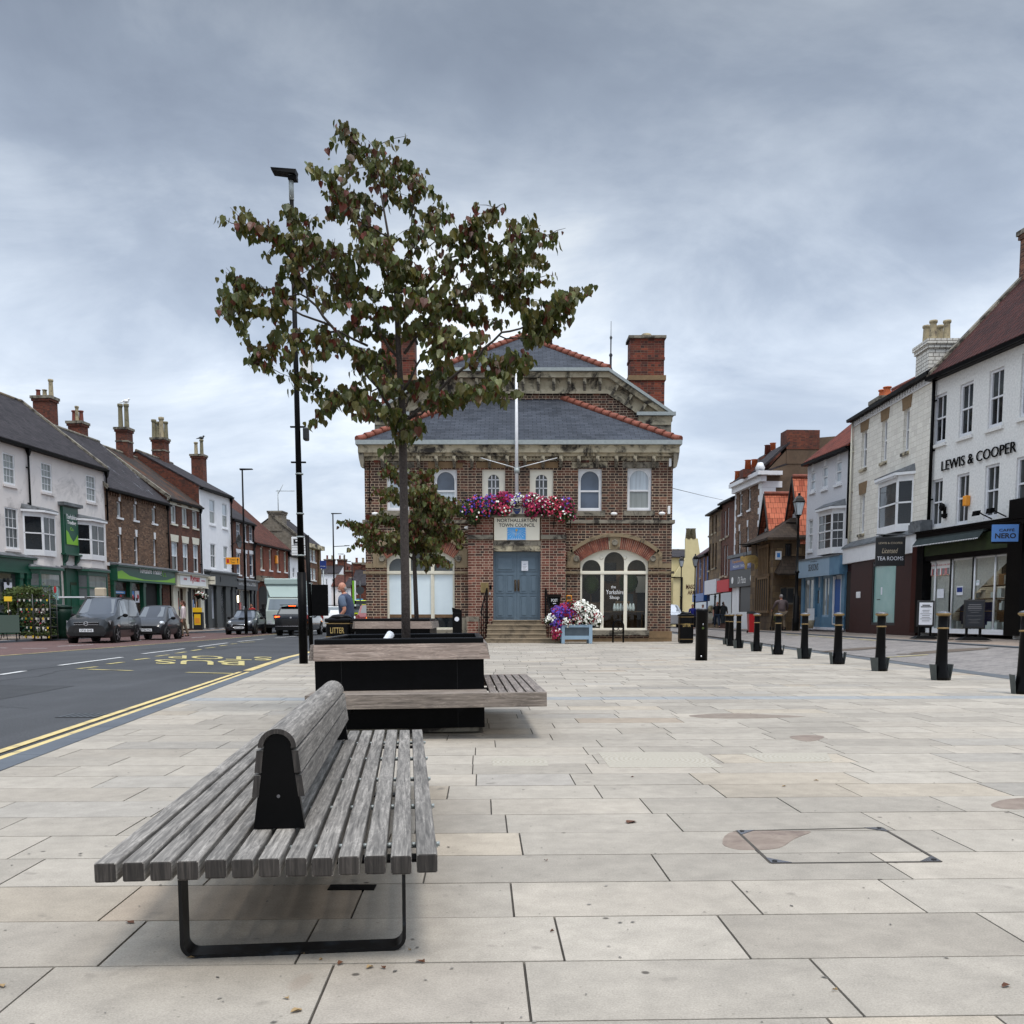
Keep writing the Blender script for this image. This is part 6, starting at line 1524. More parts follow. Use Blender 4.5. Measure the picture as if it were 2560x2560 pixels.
bp=bollard_proto(); BB=[(1931,1309),(1775,1283),(1660,1266),(1580,1253),(1517,1243),(1467,1235),(1427,1229),(1393,1223),(1379,1219),(1372,1216)]
BL=['nearest black and gold bollard cut by the right edge of the photo','second bollard from the right edge, before the black A-board','third bollard from the right edge, in front of the pale teal shop window','fourth bollard from the right edge, in front of the maroon tiled shopfront','fifth bollard from the right edge, in front of the blue shopfront','sixth bollard from the right edge, before the man with the walking frame','seventh bollard from the right edge, before the old stone house corner','eighth bollard from the right edge, before the white-painted takeaway','ninth bollard from the right, just overlapping the last one','farthest bollard of the row, almost hidden behind its neighbour']
for i,(x,y) in enumerate(BB):
    X,Y=gz(x,y); o=bp if i==0 else dup(bp); o.location=(X,Y,0); o.rotation_euler=(0,0,.15*((i*7)%5-2)); tag(o,BL[i],'bollard','black and gold bollards along the square'); 
X,Y=gz(1323,1246); tb=thing('bollard','thick plain black steel bollard with a small green badge, standing apart near the hall','bollard',(X,Y,0)); 
zt_=atY(1323,1148,Y).z; MB().mat('black_gloss').lathe([(.142,0),(.142,zt_-.09),(.146,zt_-.085),(.146,zt_-.02)],22).build('post',None,tb); MB().mat('bollard_cap').lathe([(.14,zt_-.02),(.10,zt_),(.005,zt_+.01)],22).build('cap',None,tb)
MB().mat('herb').hexa([(-.025,-.149,.74),(.025,-.149,.74),(.025,-.14,.74),(-.025,-.14,.74),(-.025,-.149,.79),(.025,-.149,.79),(.025,-.14,.79),(-.025,-.14,.79)]).build('badge',None,tb); MB().mat('chrome').ell((-.03,-.143,.10),(.02,.01,.02)).ell((.0,-.143,.85),(.012,.008,.02)).build('reflector',None,tb)
# tall lamp column, near
X,Y=gz(573,1252); tl=atY(549,330,Y); lp=thing('street_lamp','tall black steel lamp column with a flat LED head beside the bus stop','street lamp',(X,Y,0)); tx=tl.x-X; tz=tl.z
MB().mat('black_metal').tube([(0,0,0),(tx*.15,0,2.)],.095,14).build('base',None,lp)
MB().mat('black_metal').tube([(tx*.15,0,2.),(tx*.5,0,tz*.5),(tx*.96,0,tz*.96)],[.075,.06,.045],12).build('pole',None,lp)
MB().mat('galv').tube([(tx*.95,0,tz*.95),(tx,0,tz)],.052,10).build('spigot',None,lp)
MB().mat('black_metal').hexa([(tx-.38,-.14,tz+.04),(tx+.11,-.14,tz-.02),(tx+.11,.14,tz-.02),(tx-.38,.14,tz+.04),(tx-.40,-.14,tz+.10),(tx+.13,-.12,tz+.07),(tx+.13,.12,tz+.07),(tx-.40,.14,tz+.10)]).box(tx-.05,tx+.13,-.09,.09,tz-.12,tz-.04).build('lamp_head',None,lp)
for z in (2.35,2.75,3.25,4.1): MB().mat('galv').lathe([(.088,0),(.088,.03)],14,(tx*.2,0,z)).build('band',None,lp)
for z in (4.35,5.1): MB().mat('black_metal').box(tx*.42-.16,tx*.42+.16,-.03,.03,z,z+.03).build('bracket',None,lp)
p=atY(577,700,Y); bx=MB().mat('white_plain').bbox(-.10,.13,-.12,.12,-.22,.22,.02).build('sensor_box',None,None,(p.x,Y+.02,p.z)); tag(bx,'white equipment box strapped high on the tall black lamp column','box')
p=atY(570,818,Y); bx=MB().mat('charcoal_sign').bbox(.06,.17,-.1,.1,-.15,.12,.03).build('camera',None,None,(p.x-.03,Y,p.z)); tag(bx,'small dark camera clamped to the side of the tall lamp column','camera')
# bus stop post behind it
X,Y=gz(588.5,1246); Y=22.6; X=atY(588.5,1246,Y).x; zt_=atY(581,1010,Y).z; bsn=thing('bus_stop_post','black bus stop post with white flag and timetable case behind the lamp column','bus stop',(X,Y,0))
MB().mat('black_metal').tube([(0,0,0),(-.06,0,zt_)],.05,10).build('pole',None,bsn)
z1,z0=atY(555,1013,Y).z,atY(555,1048,Y).z; xL,xR=atY(549.8,1013,Y).x-X,-.07
fl_=MB().mat('white_plain').bbox(xL,xR,-.02,.02,z0,z1,.01).build('flag',None,bsn)
b=MB().mat('black_ink').box(xL+.05,xR-.06,-.024,-.021,z1-.15,z1-.05).box(xL+.01,xR-.01,-.023,-.021,z1-.20,z1-.19)
for k in range(3): b.box(xL+.01,xR-.01,-.023,-.021,z0+.05+k*.065,z0+.055+k*.065)
b.mat('white_ink').box(xL+.1,xL+.17,-.026,-.024,z1-.11,z1-.07); b.build('pictogram',None,fl_)
txt(fl_,'Bus Stop',xL+.06,xR-.06,z0+.23,z0+.28,-.022,'black_ink',ex=.001)
z1,z0=atY(585,1103,Y).z,atY(585,1162,Y).z; xa_,xb_=atY(582,1103,Y).x-X,atY(620,1103,Y).x-X
MB().mat('black_metal').bbox(.03,.03+.38,-.06,.03,z0,z1,.01).build('timetable_case',None,bsn)
MB().mat('galv').lathe([(.056,0),(.056,.02)],10,(0,0,z0-.03)).lathe([(.056,0),(.056,.02)],10,(0,0,z1+.02)).build('clamp',None,bsn)
# other lamps
def lampcol(x,ytop,Y,lab,arm=.5,zg=0,armside=1,r=.07,extra=None):
    p=atY(x,ytop,Y); e=thing('street_lamp',lab,'street lamp',(p.x,Y,zg)); z=p.z-zg
    MB().mat('black_metal').tube([(0,0,0),(0,0,1.4)],r*1.25,8).tube([(0,0,1.4),(0,0,z)],[r,r*.6],8).build('pole',None,e)
    MB().mat('black_metal').hexa([(-.12,-.1,z),(arm*armside,-.12,z+.03),(arm*armside,.12,z+.03),(-.12,.1,z),(-.12,-.1,z+.08),(arm*armside,-.12,z+.07),(arm*armside,.12,z+.07),(-.12,.1,z+.08)]).build('lamp_head',None,e)
    if extra: b=MB().mat('black_metal').tube([(0,0,z*extra),(1.1,0,z*extra+.05)],.03,6).box(.9,1.3,-.08,.08,z*extra+.04,z*extra+.09); b.build('arm',None,e)
    return e
L1=lampcol(457,887,52,'black lamp column on the far pavement with a yellow direction sign',.55,.1)
lampcol(628,970,78,'slim black lamp column with an upper and lower arm beyond the lorry',.7,0,1,.08,.72)
lampcol(650,1046,118,'distant low lamp column left of the brick corner of the hall',.8,0,-1,.07)
lampcol(664,1060,100,'distant lamp column just beside the town hall edge',.9,0,-1,.07)
# yellow direction sign on the lamp
u=L1.location; x0=atY(427,1057,52).x; x1=atY(455,1057,52).x; z1,z0=atY(440,1052,52).z,atY(440,1065,52).z
ds=thing('direction_sign','yellow direction sign with black lettering and an arrow fixed to the lamp column','sign',(x0,51.9,z0)); W,Hh=x1-x0-.05,z1-z0
MB().mat('orange_sign').box(0,W,-.02,.02,0,Hh).build('plate',None,ds); b=MB().mat('black_ink').box(W-.12,W-.09,-.026,-.021,.06,Hh-.1); b.face([(W-.16,-.024,Hh-.14),(W-.05,-.024,Hh-.14),(W-.105,-.024,Hh-.04)]).mat('red_ink').box(.05,.18,-.026,-.021,.08,Hh-.08); b.build('arrow',None,ds)
txt(ds,"Witham's",.24,W-.2,Hh*.55,Hh*.85,-.022,'black_ink',ex=.001); txt(ds,'Theatre',.28,W-.26,Hh*.15,Hh*.45,-.022,'black_ink',ex=.001)
# heritage lanterns, right
def lantern(xb_,yb_,ytop,Y,lab,zg):
    p=atY(xb_,yb_,Y); e=thing('lantern_post',lab,'street lamp',(p.x,Y,zg),0,'black lantern posts along the side street'); z=atY(xb_,ytop,Y).z-zg
    s=z/6.; b=MB().mat('black_gloss').lathe([(.15,0),(.15,.5),(.12,.55),(.12,1.45),(.07,1.5),(.065,z*.42),(.10,z*.425),(.10,z*.435),(.055,z*.44),(.04,z-1.05),(.07,z-1.03),(.05,z-.98),(.11,z-.93)],14); b.build('post',None,e)
    b=MB().mat('black_gloss').lathe([(.13,z-.93),(.14,z-.90)],4,a0=math.pi/4,smooth=False).lathe([(.27,z-.40),(.29,z-.36),(.20,z-.22),(.09,z-.12),(.05,z-.1),(.06,z-.02),(.02,z)],4,a0=math.pi/4,smooth=False)
    for k in range(4):
        a_=math.pi/4+k*math.pi/2; b.tube([(.14*math.cos(a_),.14*math.sin(a_),z-.91),(.27*math.cos(a_),.27*math.sin(a_),z-.40)],.012,5)
    b.build('lantern_frame',None,e); MB().mat('glass_pale').lathe([(.125,z-.90),(.25,z-.40)],4,a0=math.pi/4,smooth=False).build('lantern_glass',None,e)
    return e
lantern(1501,1180,930,40.5,'large black lantern post between the blue shop and the old stone house',.42)
lantern(1310,1165,1045,72,'black lantern post with a small white notice before the purple roofed house',.1)
lantern(1284,1165,1049,84,'farther lantern post against the cream pub wall',.05)
# litter bins
def bin_(x0,x1,ytop,Y,lab,zg=0,text=True,rz=0):
    p0=atY(x0,ytop,Y);p1=atY(x1,ytop,Y); w=(p1.x-p0.x); e=thing('litter_bin',lab,'bin',((p0.x+p1.x)/2,Y,zg),rz); r=w/2/.92; z=p0.z-zg
    pr=[(r*.9,.0),(r*.9,.10),(r*.86,.12),(r*.88,z-.34),(r*.90,z-.32)]
    MB().mat('black_gloss').lathe(pr,8,a0=math.pi/8,smooth=False).build('body',None,e)
    b=MB().mat('gold')
    for zz in (.13,z-.36): b.lathe([(r*.91,zz),(r*.91,zz+.015)],8,a0=math.pi/8,smooth=False)
    b.lathe([(r*1.02,z-.09),(r*1.02,z-.075)],8,a0=math.pi/8,smooth=False); b.build('band',None,e)
    b=MB().mat('black_gloss').lathe([(r*1.0,z-.12),(r*1.0,z-.03)],8,a0=math.pi/8,smooth=False).lathe([(r*.99,z-.03),(r*.7,z+.05),(r*.1,z+.10)],8,a0=math.pi/8)
    for k in range(4): a_=k*math.pi/2+math.pi/8; b.box(r*.85*math.cos(a_)-.03,r*.85*math.cos(a_)+.03,r*.85*math.sin(a_)-.03,r*.85*math.sin(a_)+.03,z-.34,z-.1)
    b.build('lid',None,e)
    if text: txt(e,'LITTER',-r*.31,r*.31,z-.29 if z<.9 else z-.30,z-.19 if z<.9 else z-.20,-r*.925,'gold_ink')
    return e
def bin2(x0,x1,ytop,Y,lab,zg,txtz,rz=0):
    p0=atY(x0,ytop,Y);p1=atY(x1,ytop,Y); w=(p1.x-p0.x); e=thing('litter_bin',lab,'bin',((p0.x+p1.x)/2,Y,zg),rz,'black and gold litter bins'); z=p0.z-zg; h=w/2
    MB().mat('black_gloss').bbox(-h*.92,h*.92,-h*.92,h*.92,0,z-.1,.05).build('body',None,e)
    MB().mat('black_gloss').bbox(-h,h,-h,h,z-.1,z-.02,.03).lathe([(h*.95,z-.02),(h*.6,z+.05),(h*.08,z+.07)],16).build('lid',None,e)
    b=MB().mat('gold')
    for zz in (z-.13,z-.40,.14):
        for (xx0,xx1,yy0,yy1) in ((-h*.94,h*.94,-h*.94,-h*.92),(h*.92,h*.94,-h*.94,h*.94),(-h*.94,-h*.92,-h*.94,h*.94)): b.box(xx0,xx1,yy0,yy1,zz,zz+.018)
    b.build('band',None,e); txt(e,'LITTER',-h*.55,h*.5,txtz,txtz+.115,-h*.923,'gold_ink'); return e
bin2(617.5,667,1165,19.6,'black and gold litter bin marked LITTER beside the man in the polo shirt',0,.70,R(-4))
bin2(1280.5,1308,1158,36.5,'black and gold litter bin standing past the right corner of the town hall',.02,.62)
# overhead wire at right
MB().mat('black_ink').tube([atY(1268,921,41),atY(1330,936,60),atY(1371,945,72)],.012,4).build('wire',None,None)
tag(bpy.data.objects['wire'],'thin overhead cable running from the hall corner to the houses','cable')

# ================================================================ LEFT ROW
FAC=lambda Y:(-23.6+.08*(Y-44),Y)
def onfac(D):
    k=(D-966)/1800.; Y=(-27.12)/(k-.08); return FAC(Y)
ZL=.2
E_=[-70,209,325,385,442,483,548]
PTS=[onfac(x) for x in E_]
GR='houses along the far left side of the street'
# --- 1 pale rendered building
B=Bld('town_house','long pale rendered house with two white bay windows and green shopfronts','building',PTS[0],PTS[1],ZL,GR)
for a in ((38,180,935,1310),(500,628,1052,1403),(1043,1155,1202,1520)): B.win('LB',*a,glass='glass_curtain',cols=3,rows=2,sill='white_render',reveal=.07,fw=.07)
B.win('LC',58,205,130,580,glass='glass_mid',cols=3,rows=2,sill='white_render',reveal=.07,fw=.07)
zc=B.m('LA',190,965)[1]
ze=(B.m('LA',20,510)[1]+B.m('LA',680,700)[1])/2
ug=lambda x,y,C='LC',o=0: B.m(C,x,y,o)
# ground floor opening strip
gz_=lambda y,x=500: ug(x,y)[1]
B.holes.append(rect(ug(-200,900)[0]+.3 if ug(-200,900)[0]+.3>0 else .3,ug(325,900)[0],.1,ug(150,820)[1]))
bw1,r1,P1_=B.bay('LC',375,660,195,660,.22,.6,glass=('glass','glass_mid','glass_mid'),cols=(1,2,2),ang=.75)
bw2,r2,P2_=B.bay('LC',915,1190,290,705,.22,.6,glass=('glass','glass_mid','glass_mid'),cols=(1,2,2),ang=.75)
rdg=B.m('LA',350,385)  # ridge reference
B.shell('white_render',ze,9.,B.m('LB',300,350,-4.6)[1],4.6)
B.roof('slate_old',verge=(B.L,),ridge='stone_buff')
uj=ug(300,300)[0]; B.pipe(ug(322,300)[0],ug(340,660)[1],ze); B.pipe(ug(1160,120)[0],r2[3]+.3,ze)
# green shopfronts
def shopfront(B,u0,u1,z1,fz,mat,glassl,posts,inset=.35,stall=.45,gl='glass_shop',fproj=.22,lead=True,stallmat=None,txts=None,fmat=None,zb=0):
    s=B.part(MB().mat(mat).box(u0,u1,-fproj,.0,fz,z1).box(u0-.05,u1+.05,-fproj-.12,0,z1,z1+.09).box(u0,u1,-fproj-.04,0,fz-.07,fz),'shopfront')
    if lead: B.part(MB().mat('lead').hexa([(u0-.08,-fproj-.16,z1+.09),(u1+.08,-fproj-.16,z1+.09),(u1+.08,0,z1+.09),(u0-.08,0,z1+.09),(u0-.08,-fproj-.14,z1+.13),(u1+.08,-fproj-.14,z1+.13),(u1+.08,0,z1+.26),(u0-.08,0,z1+.26)]),'lead_flashing',None,s)
    for (a,c) in posts: B.part(MB().mat(mat).box(a,c,-.20,.05,zb,fz-.07).box(a-.03,c+.03,-.24,.05,fz-.32,fz-.07).box(a-.03,c+.03,-.23,.05,zb,zb+.3),'pilaster',None,s)
    for (a,c,k,st,g) in glassl:
        if st: B.part(MB().mat(stallmat or mat).box(a,c,-.06,.05,zb,zb+st),'stall_riser',None,s)
        w=MB().mat(fmat or mat)
        f=.06; w.box(a,a+f,-.04,.04,zb+st,fz-.07).box(c-f,c,-.04,.04,zb+st,fz-.07).box(a,c,-.04,.04,zb+st,zb+st+f).box(a,c,-.04,.04,fz-.13,fz-.07)
        for i in range(1,k): x=a+(c-a)*i/k; w.box(x-f/2,x+f/2,-.04,.04,zb+st,fz-.1)
        w=B.part(w,'shop_window',None,s); B.part(MB().mat(g or gl).box(a+f,c-f,.0,.012,zb+st+f,fz-.13),'pane',None,w)
    return s
z1s=ug(150,665)[1]; fzs=ug(150,825)[1]
ua=1.0; ub=ug(348,760)[0]
shopfront(B,ua,ub,z1s-.1,fzs,'green_paint',[(ua+.2,ug(180,1000)[0],2,.5,'glass_mid')],[(ug(180,1000)[0],ug(215,1000)[0]),(ug(255,1000)[0],ug(325,1000)[0])])
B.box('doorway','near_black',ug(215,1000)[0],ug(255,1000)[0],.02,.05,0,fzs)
def greenbay(x0,x1,yt,yb,panes):
    u0,u1=ug(x0,900)[0],ug(x1,900)[0]; z1=ug((x0+x1)/2,yt)[1]
    w,_,_=B.bay('LC',x0,x1,yt,yb,.16,.55,glass=('glass_mid','glass_curtain','glass_mid'),fm='green_paint',name='shop_bay'); return w
greenbay(385,688,812,1190,2); greenbay(918,1192,835,1200,2)
# rendered apron between the bays
for (r_,P_,x0,x1,ya) in ((r1,P1_,385,688,812),(r2,P2_,918,1192,835)):
    zt_=r_[2]; zb_=ug((x0+x1)/2,ya-40,'LC',.4)[1]
    b=MB().mat('white_render').extr([(P_[0][0]+.1,0),(P_[1][0]+.05,P_[1][1]+.06),(P_[2][0]-.05,P_[2][1]+.06),(P_[3][0]-.1,0)],'z',zb_,zt_); B.part(b,'bay_apron')
# green sign panel between bays
u0,u1=ug(668,380)[0],ug(832,380)[0]; z1,z0=ug(745,118)[1],ug(755,635)[1]
sp=thing('wall_sign','tall green wall sign with white lettering between the two bay windows','sign',(B.P0.x,B.P0.y,ZL),math.atan2(B.d.y,B.d.x))
MB().mat('green_paint').box(u0,u1,-.16,0,z0,z1).box(u0+.15,u1-.15,-.19,-.16,z0+.45,z1-.45).build('panel',None,sp); MB().mat('lead').box(u0-.2,u1+.2,-.35,0,z1,z1+.16).box(u0-.1,u1+.1,-.26,0,z1-.04,z1).build('hood',None,sp)
MB().mat('green_paint').box(u0-.08,u1+.08,-.28,0,z0-.08,z0).build('shelf',None,sp)
for uu in (u0+.06,u1-.26): MB().mat('green_paint').extr([(-.24,z0-.08),(0,z0-.08),(0,z0-.95),(-.08,z0-.95),(-.10,z0-.7),(-.05,z0-.5),(-.18,z0-.35)],'x',uu,uu+.2).build('corbel',None,sp)
uc=(u0+u1)/2; hw=(u1-u0)/2-.22
txt(sp,'Yorkshire',uc-hw,uc+hw,z1-(z1-z0)*.27,z1-(z1-z0)*.17,-.191,'white_ink',bold=.02); txt(sp,'Trading',uc-hw*.85,uc+hw*.85,z1-(z1-z0)*.40,z1-(z1-z0)*.30,-.191,'white_ink',bold=.02); txt(sp,'Co.',uc-hw*.35,uc+hw*.35,z1-(z1-z0)*.51,z1-(z1-z0)*.44,-.191,'lime',bold=.02)
zz=z0+.47; MB().mat('lime').extr([(u0+.17,zz),(u1-.17,zz),(u1-.17,zz+.55),(u1-.35,zz+.35),(uc+.1,zz+.15),(uc-.15,zz+.35),(uc-.35,zz+.62),(u0+.17,zz+.72)],'y',-.197,-.191).build('swoosh',None,sp)
# green door between
u0,u1=ug(695,900)[0],ug(845,900)[0]; zt_=ug(770,800)[1]; B.part(MB().mat('green_paint').box(u0,u1,-.16,0,0,zt_).mat('fascia_green').box(u0+.35,u1-.35,-.17,-.15,.1,zt_-.7),'door_surround'); B.part(MB().mat('green_paint').box(u0+.38,u1-.38,-.185,-.17,.1,zt_-.85).box(u0+.5,u1-.5,-.2,-.185,1.3,zt_-1.1).box(u0+.5,u1-.5,-.2,-.185,.3,1.1),'door'); B.part(MB().mat('lead').box(u0-.2,u1+.2,-.4,0,zt_,zt_+.13),'canopy')
B.chp('LB',350,640,240,4.9,1.0,ze+1,'stack_brick',[(-.6,0,.19,.42,'pot_red'),(0,0,.19,.42,'pot_cream'),(.6,0,.2,1.0,'pot_cream')],band=False)
B.chp('LB',785,1010,545,4.9,1.0,ze+1,'stack_brick',[(-.35,0,.24,.7,'pot_red'),(.05,-.2,.17,.95,'pot_cream'),(.4,.1,.2,.7,'pot_red')],band=False)
po=[('white poster on the leftmost green shop window',40,132,945,1060,'LC','paper'),('pale poster with red and blue print on the first green shop bay',570,637,995,1140,'LC','teal_glass')]
for lab,x0,x1,y0,y1,C,mt in po:
    u0,z1=B.m(C,x0,y0,.62 if x0>500 else .07);u1,z0=B.m(C,x1,y1,.62 if x0>500 else .07)
    e=thing('poster',lab,'poster',(B.P0.x,B.P0.y,ZL),math.atan2(B.d.y,B.d.x)); yy=-.64 if x0>500 else -.07; b=MB().mat(mt).box(u0,u1,yy-.02,yy-.005,z0,z1); b.mat('black_ink' if x0<500 else 'blue_sign').box(u0+.12,u0+.35,yy-.024,yy-.02,z0+.15,z1-.5); b.mat('red_ink' if x0>500 else 'black_ink').ell((u1-.3,yy-.022,z0+.5),(.14,.004,.18)); b.build('sheet',None,e)
B1=B
# --- 2 brown brick
B=Bld('town_house','brown brick three-storey shop house with white keystones and green fascia','building',PTS[1],PTS[2],ZL,GR)
for a in ((1285,1337,60,232),(1465,1512,92,262),(1668,1716,135,298)): B.win('LC',*a,glass='glass_curtain',lintel='key',fw=.09,rail=False,reveal=.16)
for a in ((1297,1347,425,742),(1475,1525,450,755),(1683,1722,478,768)): B.win('LC',*a,glass='glass',lintel='key',fw=.08,reveal=.16,curt='glass_mid',sill=None)
ze=(B.m('LD',200,1060)[1]+B.m('LD',850,1235)[1])/2
zf1,zf0=B.m('LC',1600,812)[1],B.m('LC',1600,945)[1]
B.shell('brown_brick',ze,8.5,B.m('LD',130,560,-4.4)[1],4.4); B.roof('slate_worn',verge=(0,))
b=MB().mat('brown_brick')
for i in range(int(B.L/.3)): b.box(i*.3,i*.3+.15,-.07,0,ze-.45,ze-.25)
b.box(0,B.L,-.09,0,ze-.25,ze-.05); B.part(b,'eaves_course')
B.box('string_course','white_paint',0,B.L,-.08,0,B.m('LC',1500,775)[1]-.12,B.m('LC',1500,775)[1]+.06)
B.pipe(B.L-.15,.2,ze)
s=shopfront(B,.25,B.L-.15,zf1,zf0,'green_paint',[(.5,2.2,1,.5,'glass_mid'),(2.45,3.9,1,.5,'glass_mid')],[(.3,.5),(2.2,2.45),(3.9,4.2),(6.1,6.35)],fproj=.45)
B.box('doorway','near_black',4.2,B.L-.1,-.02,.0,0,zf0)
B.box('side_pier','mid_brick',B.L-1.3,B.L-.3,-.12,-.03,0,zf0)
uu0,uu1=.3,B.L-.2; hh=zf1-zf0
B.part(MB().mat('lime').extr([(uu0,zf0+.05),(uu1,zf0+.05),(uu1,zf0+hh*.55),(uu1-1.2,zf0+hh*.25),(uu1-3,zf0+.1),(uu0+3.2,zf0+.1),(uu0+1.4,zf0+hh*.35),(uu0+.5,zf0+hh*.72),(uu0,zf0+hh*.6)],'y',-.458,-.451),'swoosh',None,s)
txt(s,'Yorkshire Trading',2.9,5.9,zf0+.38,zf0+.82,-.459,'white_ink',bold=.02); txt(s,'Co.',6.0,6.55,zf0+.38,zf0+.76,-.459,'lime')
for k,(x0,x1,y0,y1,mt,lab) in enumerate(((1252,1370,1040,1075,'blue_sign','blue poster in the left window under the long green fascia'),(1420,1472,1040,1112,'blue_sign','blue and white poster beside the doorway under the green fascia'),(1478,1528,1040,1170,'paper','white poster of a dark figure beside the green doorway'))):
    u0,z1=B.m('LC',x0,y0,.05);u1,z0=B.m('LC',x1,y1,.05); e=thing('poster',lab,'poster',(B.P0.x,B.P0.y,ZL),math.atan2(B.d.y,B.d.x)); b=MB().mat(mt).box(u0,u1,-.07,-.05,z0,z1); b.mat('red_ink').ell(((u0+u1)/2+.1,-.072,z1-.35),(.12,.003,.15)); b.mat('black_ink' if mt=='paper' else 'white_ink').box(u0+.1,u1-.2,-.074,-.07,z0+.1,z0+(z1-z0)*.4); b.build('sheet',None,e)
CB2=B.chp('LD',205,400,330,4.4,1.1,ze+1,'stack_brick',[(-.42,0,.24,1.6,'pot_grey'),(.42,0,.24,1.6,'pot_grey')])
B2=B
# --- 3 darker brick with cream fascia
B=Bld('town_house','dark red brick house with cream lintels and a white fascia stationery shop','building',PTS[2],PTS[3],ZL,GR)
for a in ((905,970,1268,1490),(1040,1103,1300,1520),(1165,1226,1335,1545)): B.win('LD',*a,glass='glass_curtain',lintel='flat',lmat='cream_paint',fw=.09,rail=False,reveal=.12,sill='cream_paint',ln=(.05,.42))
for a in ((240,316,70,422),(375,441,90,432),(500,565,105,440)): B.win('LE',*a,glass='glass_pale',lintel='flat',lmat='cream_paint',fw=.08,reveal=.12,curt='glass',sill='cream_paint',ln=(.05,.45))
ze=(B.m('LD',880,1180)[1]+B.m('LD',1280,1285)[1])/2
B.shell('mid_brick',ze,8.5,B.m('LD',650,775,-4.4)[1],4.4); B.roof('slate_lichen',verge=(0,))
b=MB().mat('cream_paint').box(0,B.L,-.14,0,ze-.12,ze).box(0,B.L,-.06,0,ze-.42,ze-.33)
for i in range(int(B.L/.24)): b.box(i*.24,i*.24+.12,-.12,0,ze-.25,ze-.12)
B.part(b,'eaves_course'); B.pipe(B.L-.1,.2,ze)
zf1,zf0=B.m('LE',540,492)[1],B.m('LE',540,622)[1]
s=shopfront(B,.05,B.L-.1,zf1,zf0,'cream_paint',[(.8,2.0,2,.75,'glass_shop'),(3.3,4.75,2,.75,'glass_shop')],[(.05,.75),(2.0,2.25),(B.L-.75,B.L-.12)],fproj=.5)
B.box('fascia_board','white_plain',.45,B.L-.5,-.515,-.5,zf0+.08,zf1-.08)
txt(B.E,'Ryman',2.05,3.6,zf0+.22,zf0+.78,-.52,'red_ink',bold=.025); txt(B.E,'KODAK',1.0,1.5,zf0+.4,zf0+.55,-.52,'red_ink',shear=.3); txt(B.E,'stationery',3.85,4.5,zf0+.38,zf0+.5,-.52,'flower_pink')
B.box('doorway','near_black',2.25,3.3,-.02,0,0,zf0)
b=MB().mat('white_plain')
for i in range(9): b.mat(random.choice(['lime','orange_sign','red_ink','blue_sign','paper'])).box(.9+i*.12,.98+i*.12,-.02,-.01,1.0+random.random()*.3,1.35+random.random()*.7)
for i in range(9): b.mat(random.choice(['dark_grey_paint','orange_sign','red_ink','blue_sign','paper'])).box(3.45+i*.13,3.55+i*.13,-.02,-.01,1.0+random.random()*.3,1.35+random.random()*.8)
B.part(b,'window_display')
hb_=[(2.35,-.9,zf0-.55,.26,.26,.22,{None:3,'flower_white':1.5,'flower_red':.5}),(3.15,-.9,zf0-.6,.28,.28,.24,{None:3,'flower_white':2,'flower_pink':.5})]
for k_,bb_ in enumerate(hb_):
    w_=B.E.matrix_basis@Vector((bb_[0],bb_[1],bb_[2])); e=flowerbed('hanging_basket',['left hanging flower basket under the white stationery fascia','right hanging flower basket under the white stationery fascia'][k_],'flowers',tuple(w_),[(0,0,0)+bb_[3:]],30+k_,500,.05,['flower_white','flower_red','flower_pink'])
    MB().mat('black_metal').tube([(0,0,.5),(0,0,.1)],.015,5).lathe([(.05,-.3),(.22,-.1),(.24,0)],10).tube([(0,.9,.5),(0,0,.5)],.02,5).build('basket',None,e)
B.chp('LD',640,850,455,4.4,1.3,ze+1,'stack_brick',[(-.75,0,.25,1.35,'pot_grey'),(-.25,.1,.24,1.2,'pot_grey'),(.25,-.1,.27,1.5,'pot_cream'),(.75,.1,.22,1.2,'pot_grey')])
B3=B
# --- 4 white house
B=Bld('town_house','tall white painted brick house above a dark grey shopfront','building',PTS[3],PTS[4],ZL,GR)
B.win('LD',1370,1436,1200,1500,glass='glass_pale',fw=.07,curt='glass_curtain',sill='white_wash',reveal=.08);B.win('LD',1525,1586,1252,1545,glass='glass_pale',fw=.07,curt='glass_curtain',sill='white_wash',reveal=.08)
B.win('LE',708,769,95,392,glass='glass_mid',fw=.07,cols=2,sill='white_wash',reveal=.08);B.win('LE',865,915,125,408,glass='glass_curtain',fw=.07,sill='white_wash',reveal=.08)
ze=(B.m('LD',1290,1055)[1]+B.m('LD',1650,1175)[1])/2
B.shell('white_wash',ze,8.5,B.m('LD',1000,815,-4.4)[1],4.4,side='stack_brick'); B.roof('slate_old'); B.pipe(B.L-.02,.2,ze)
zf1,zf0=B.m('LE',900,472)[1],B.m('LE',900,600)[1]
shopfront(B,.5,B.L,zf1,zf0,'dark_grey_paint',[(1.2,2.1,1,.6,'paper'),(3.0,3.9,1,1.0,'glass_shop'),(4.8,5.3,1,.6,'paper')],[(.5,1.2),(2.1,2.6),(2.6,3.0),(3.9,4.4),(4.4,4.8),(B.L-.5,B.L)],fproj=.4)
B.box('side_panel','navy_paint',.02,.5,-.1,0,0,zf0)
b=MB().mat('black_ink').box(2.4,2.48,-.42,-.40,zf0+.2,zf1-.2); B.part(b,'sign_mark')
CB4=B.chp('LD',1120,1310,655,4.4,1.3,ze+.5,'stack_brick',[(-.35,0,.22,1.0,'pot_cream'),(.45,0,.22,1.2,'pot_grey')],band=False)
B4=B
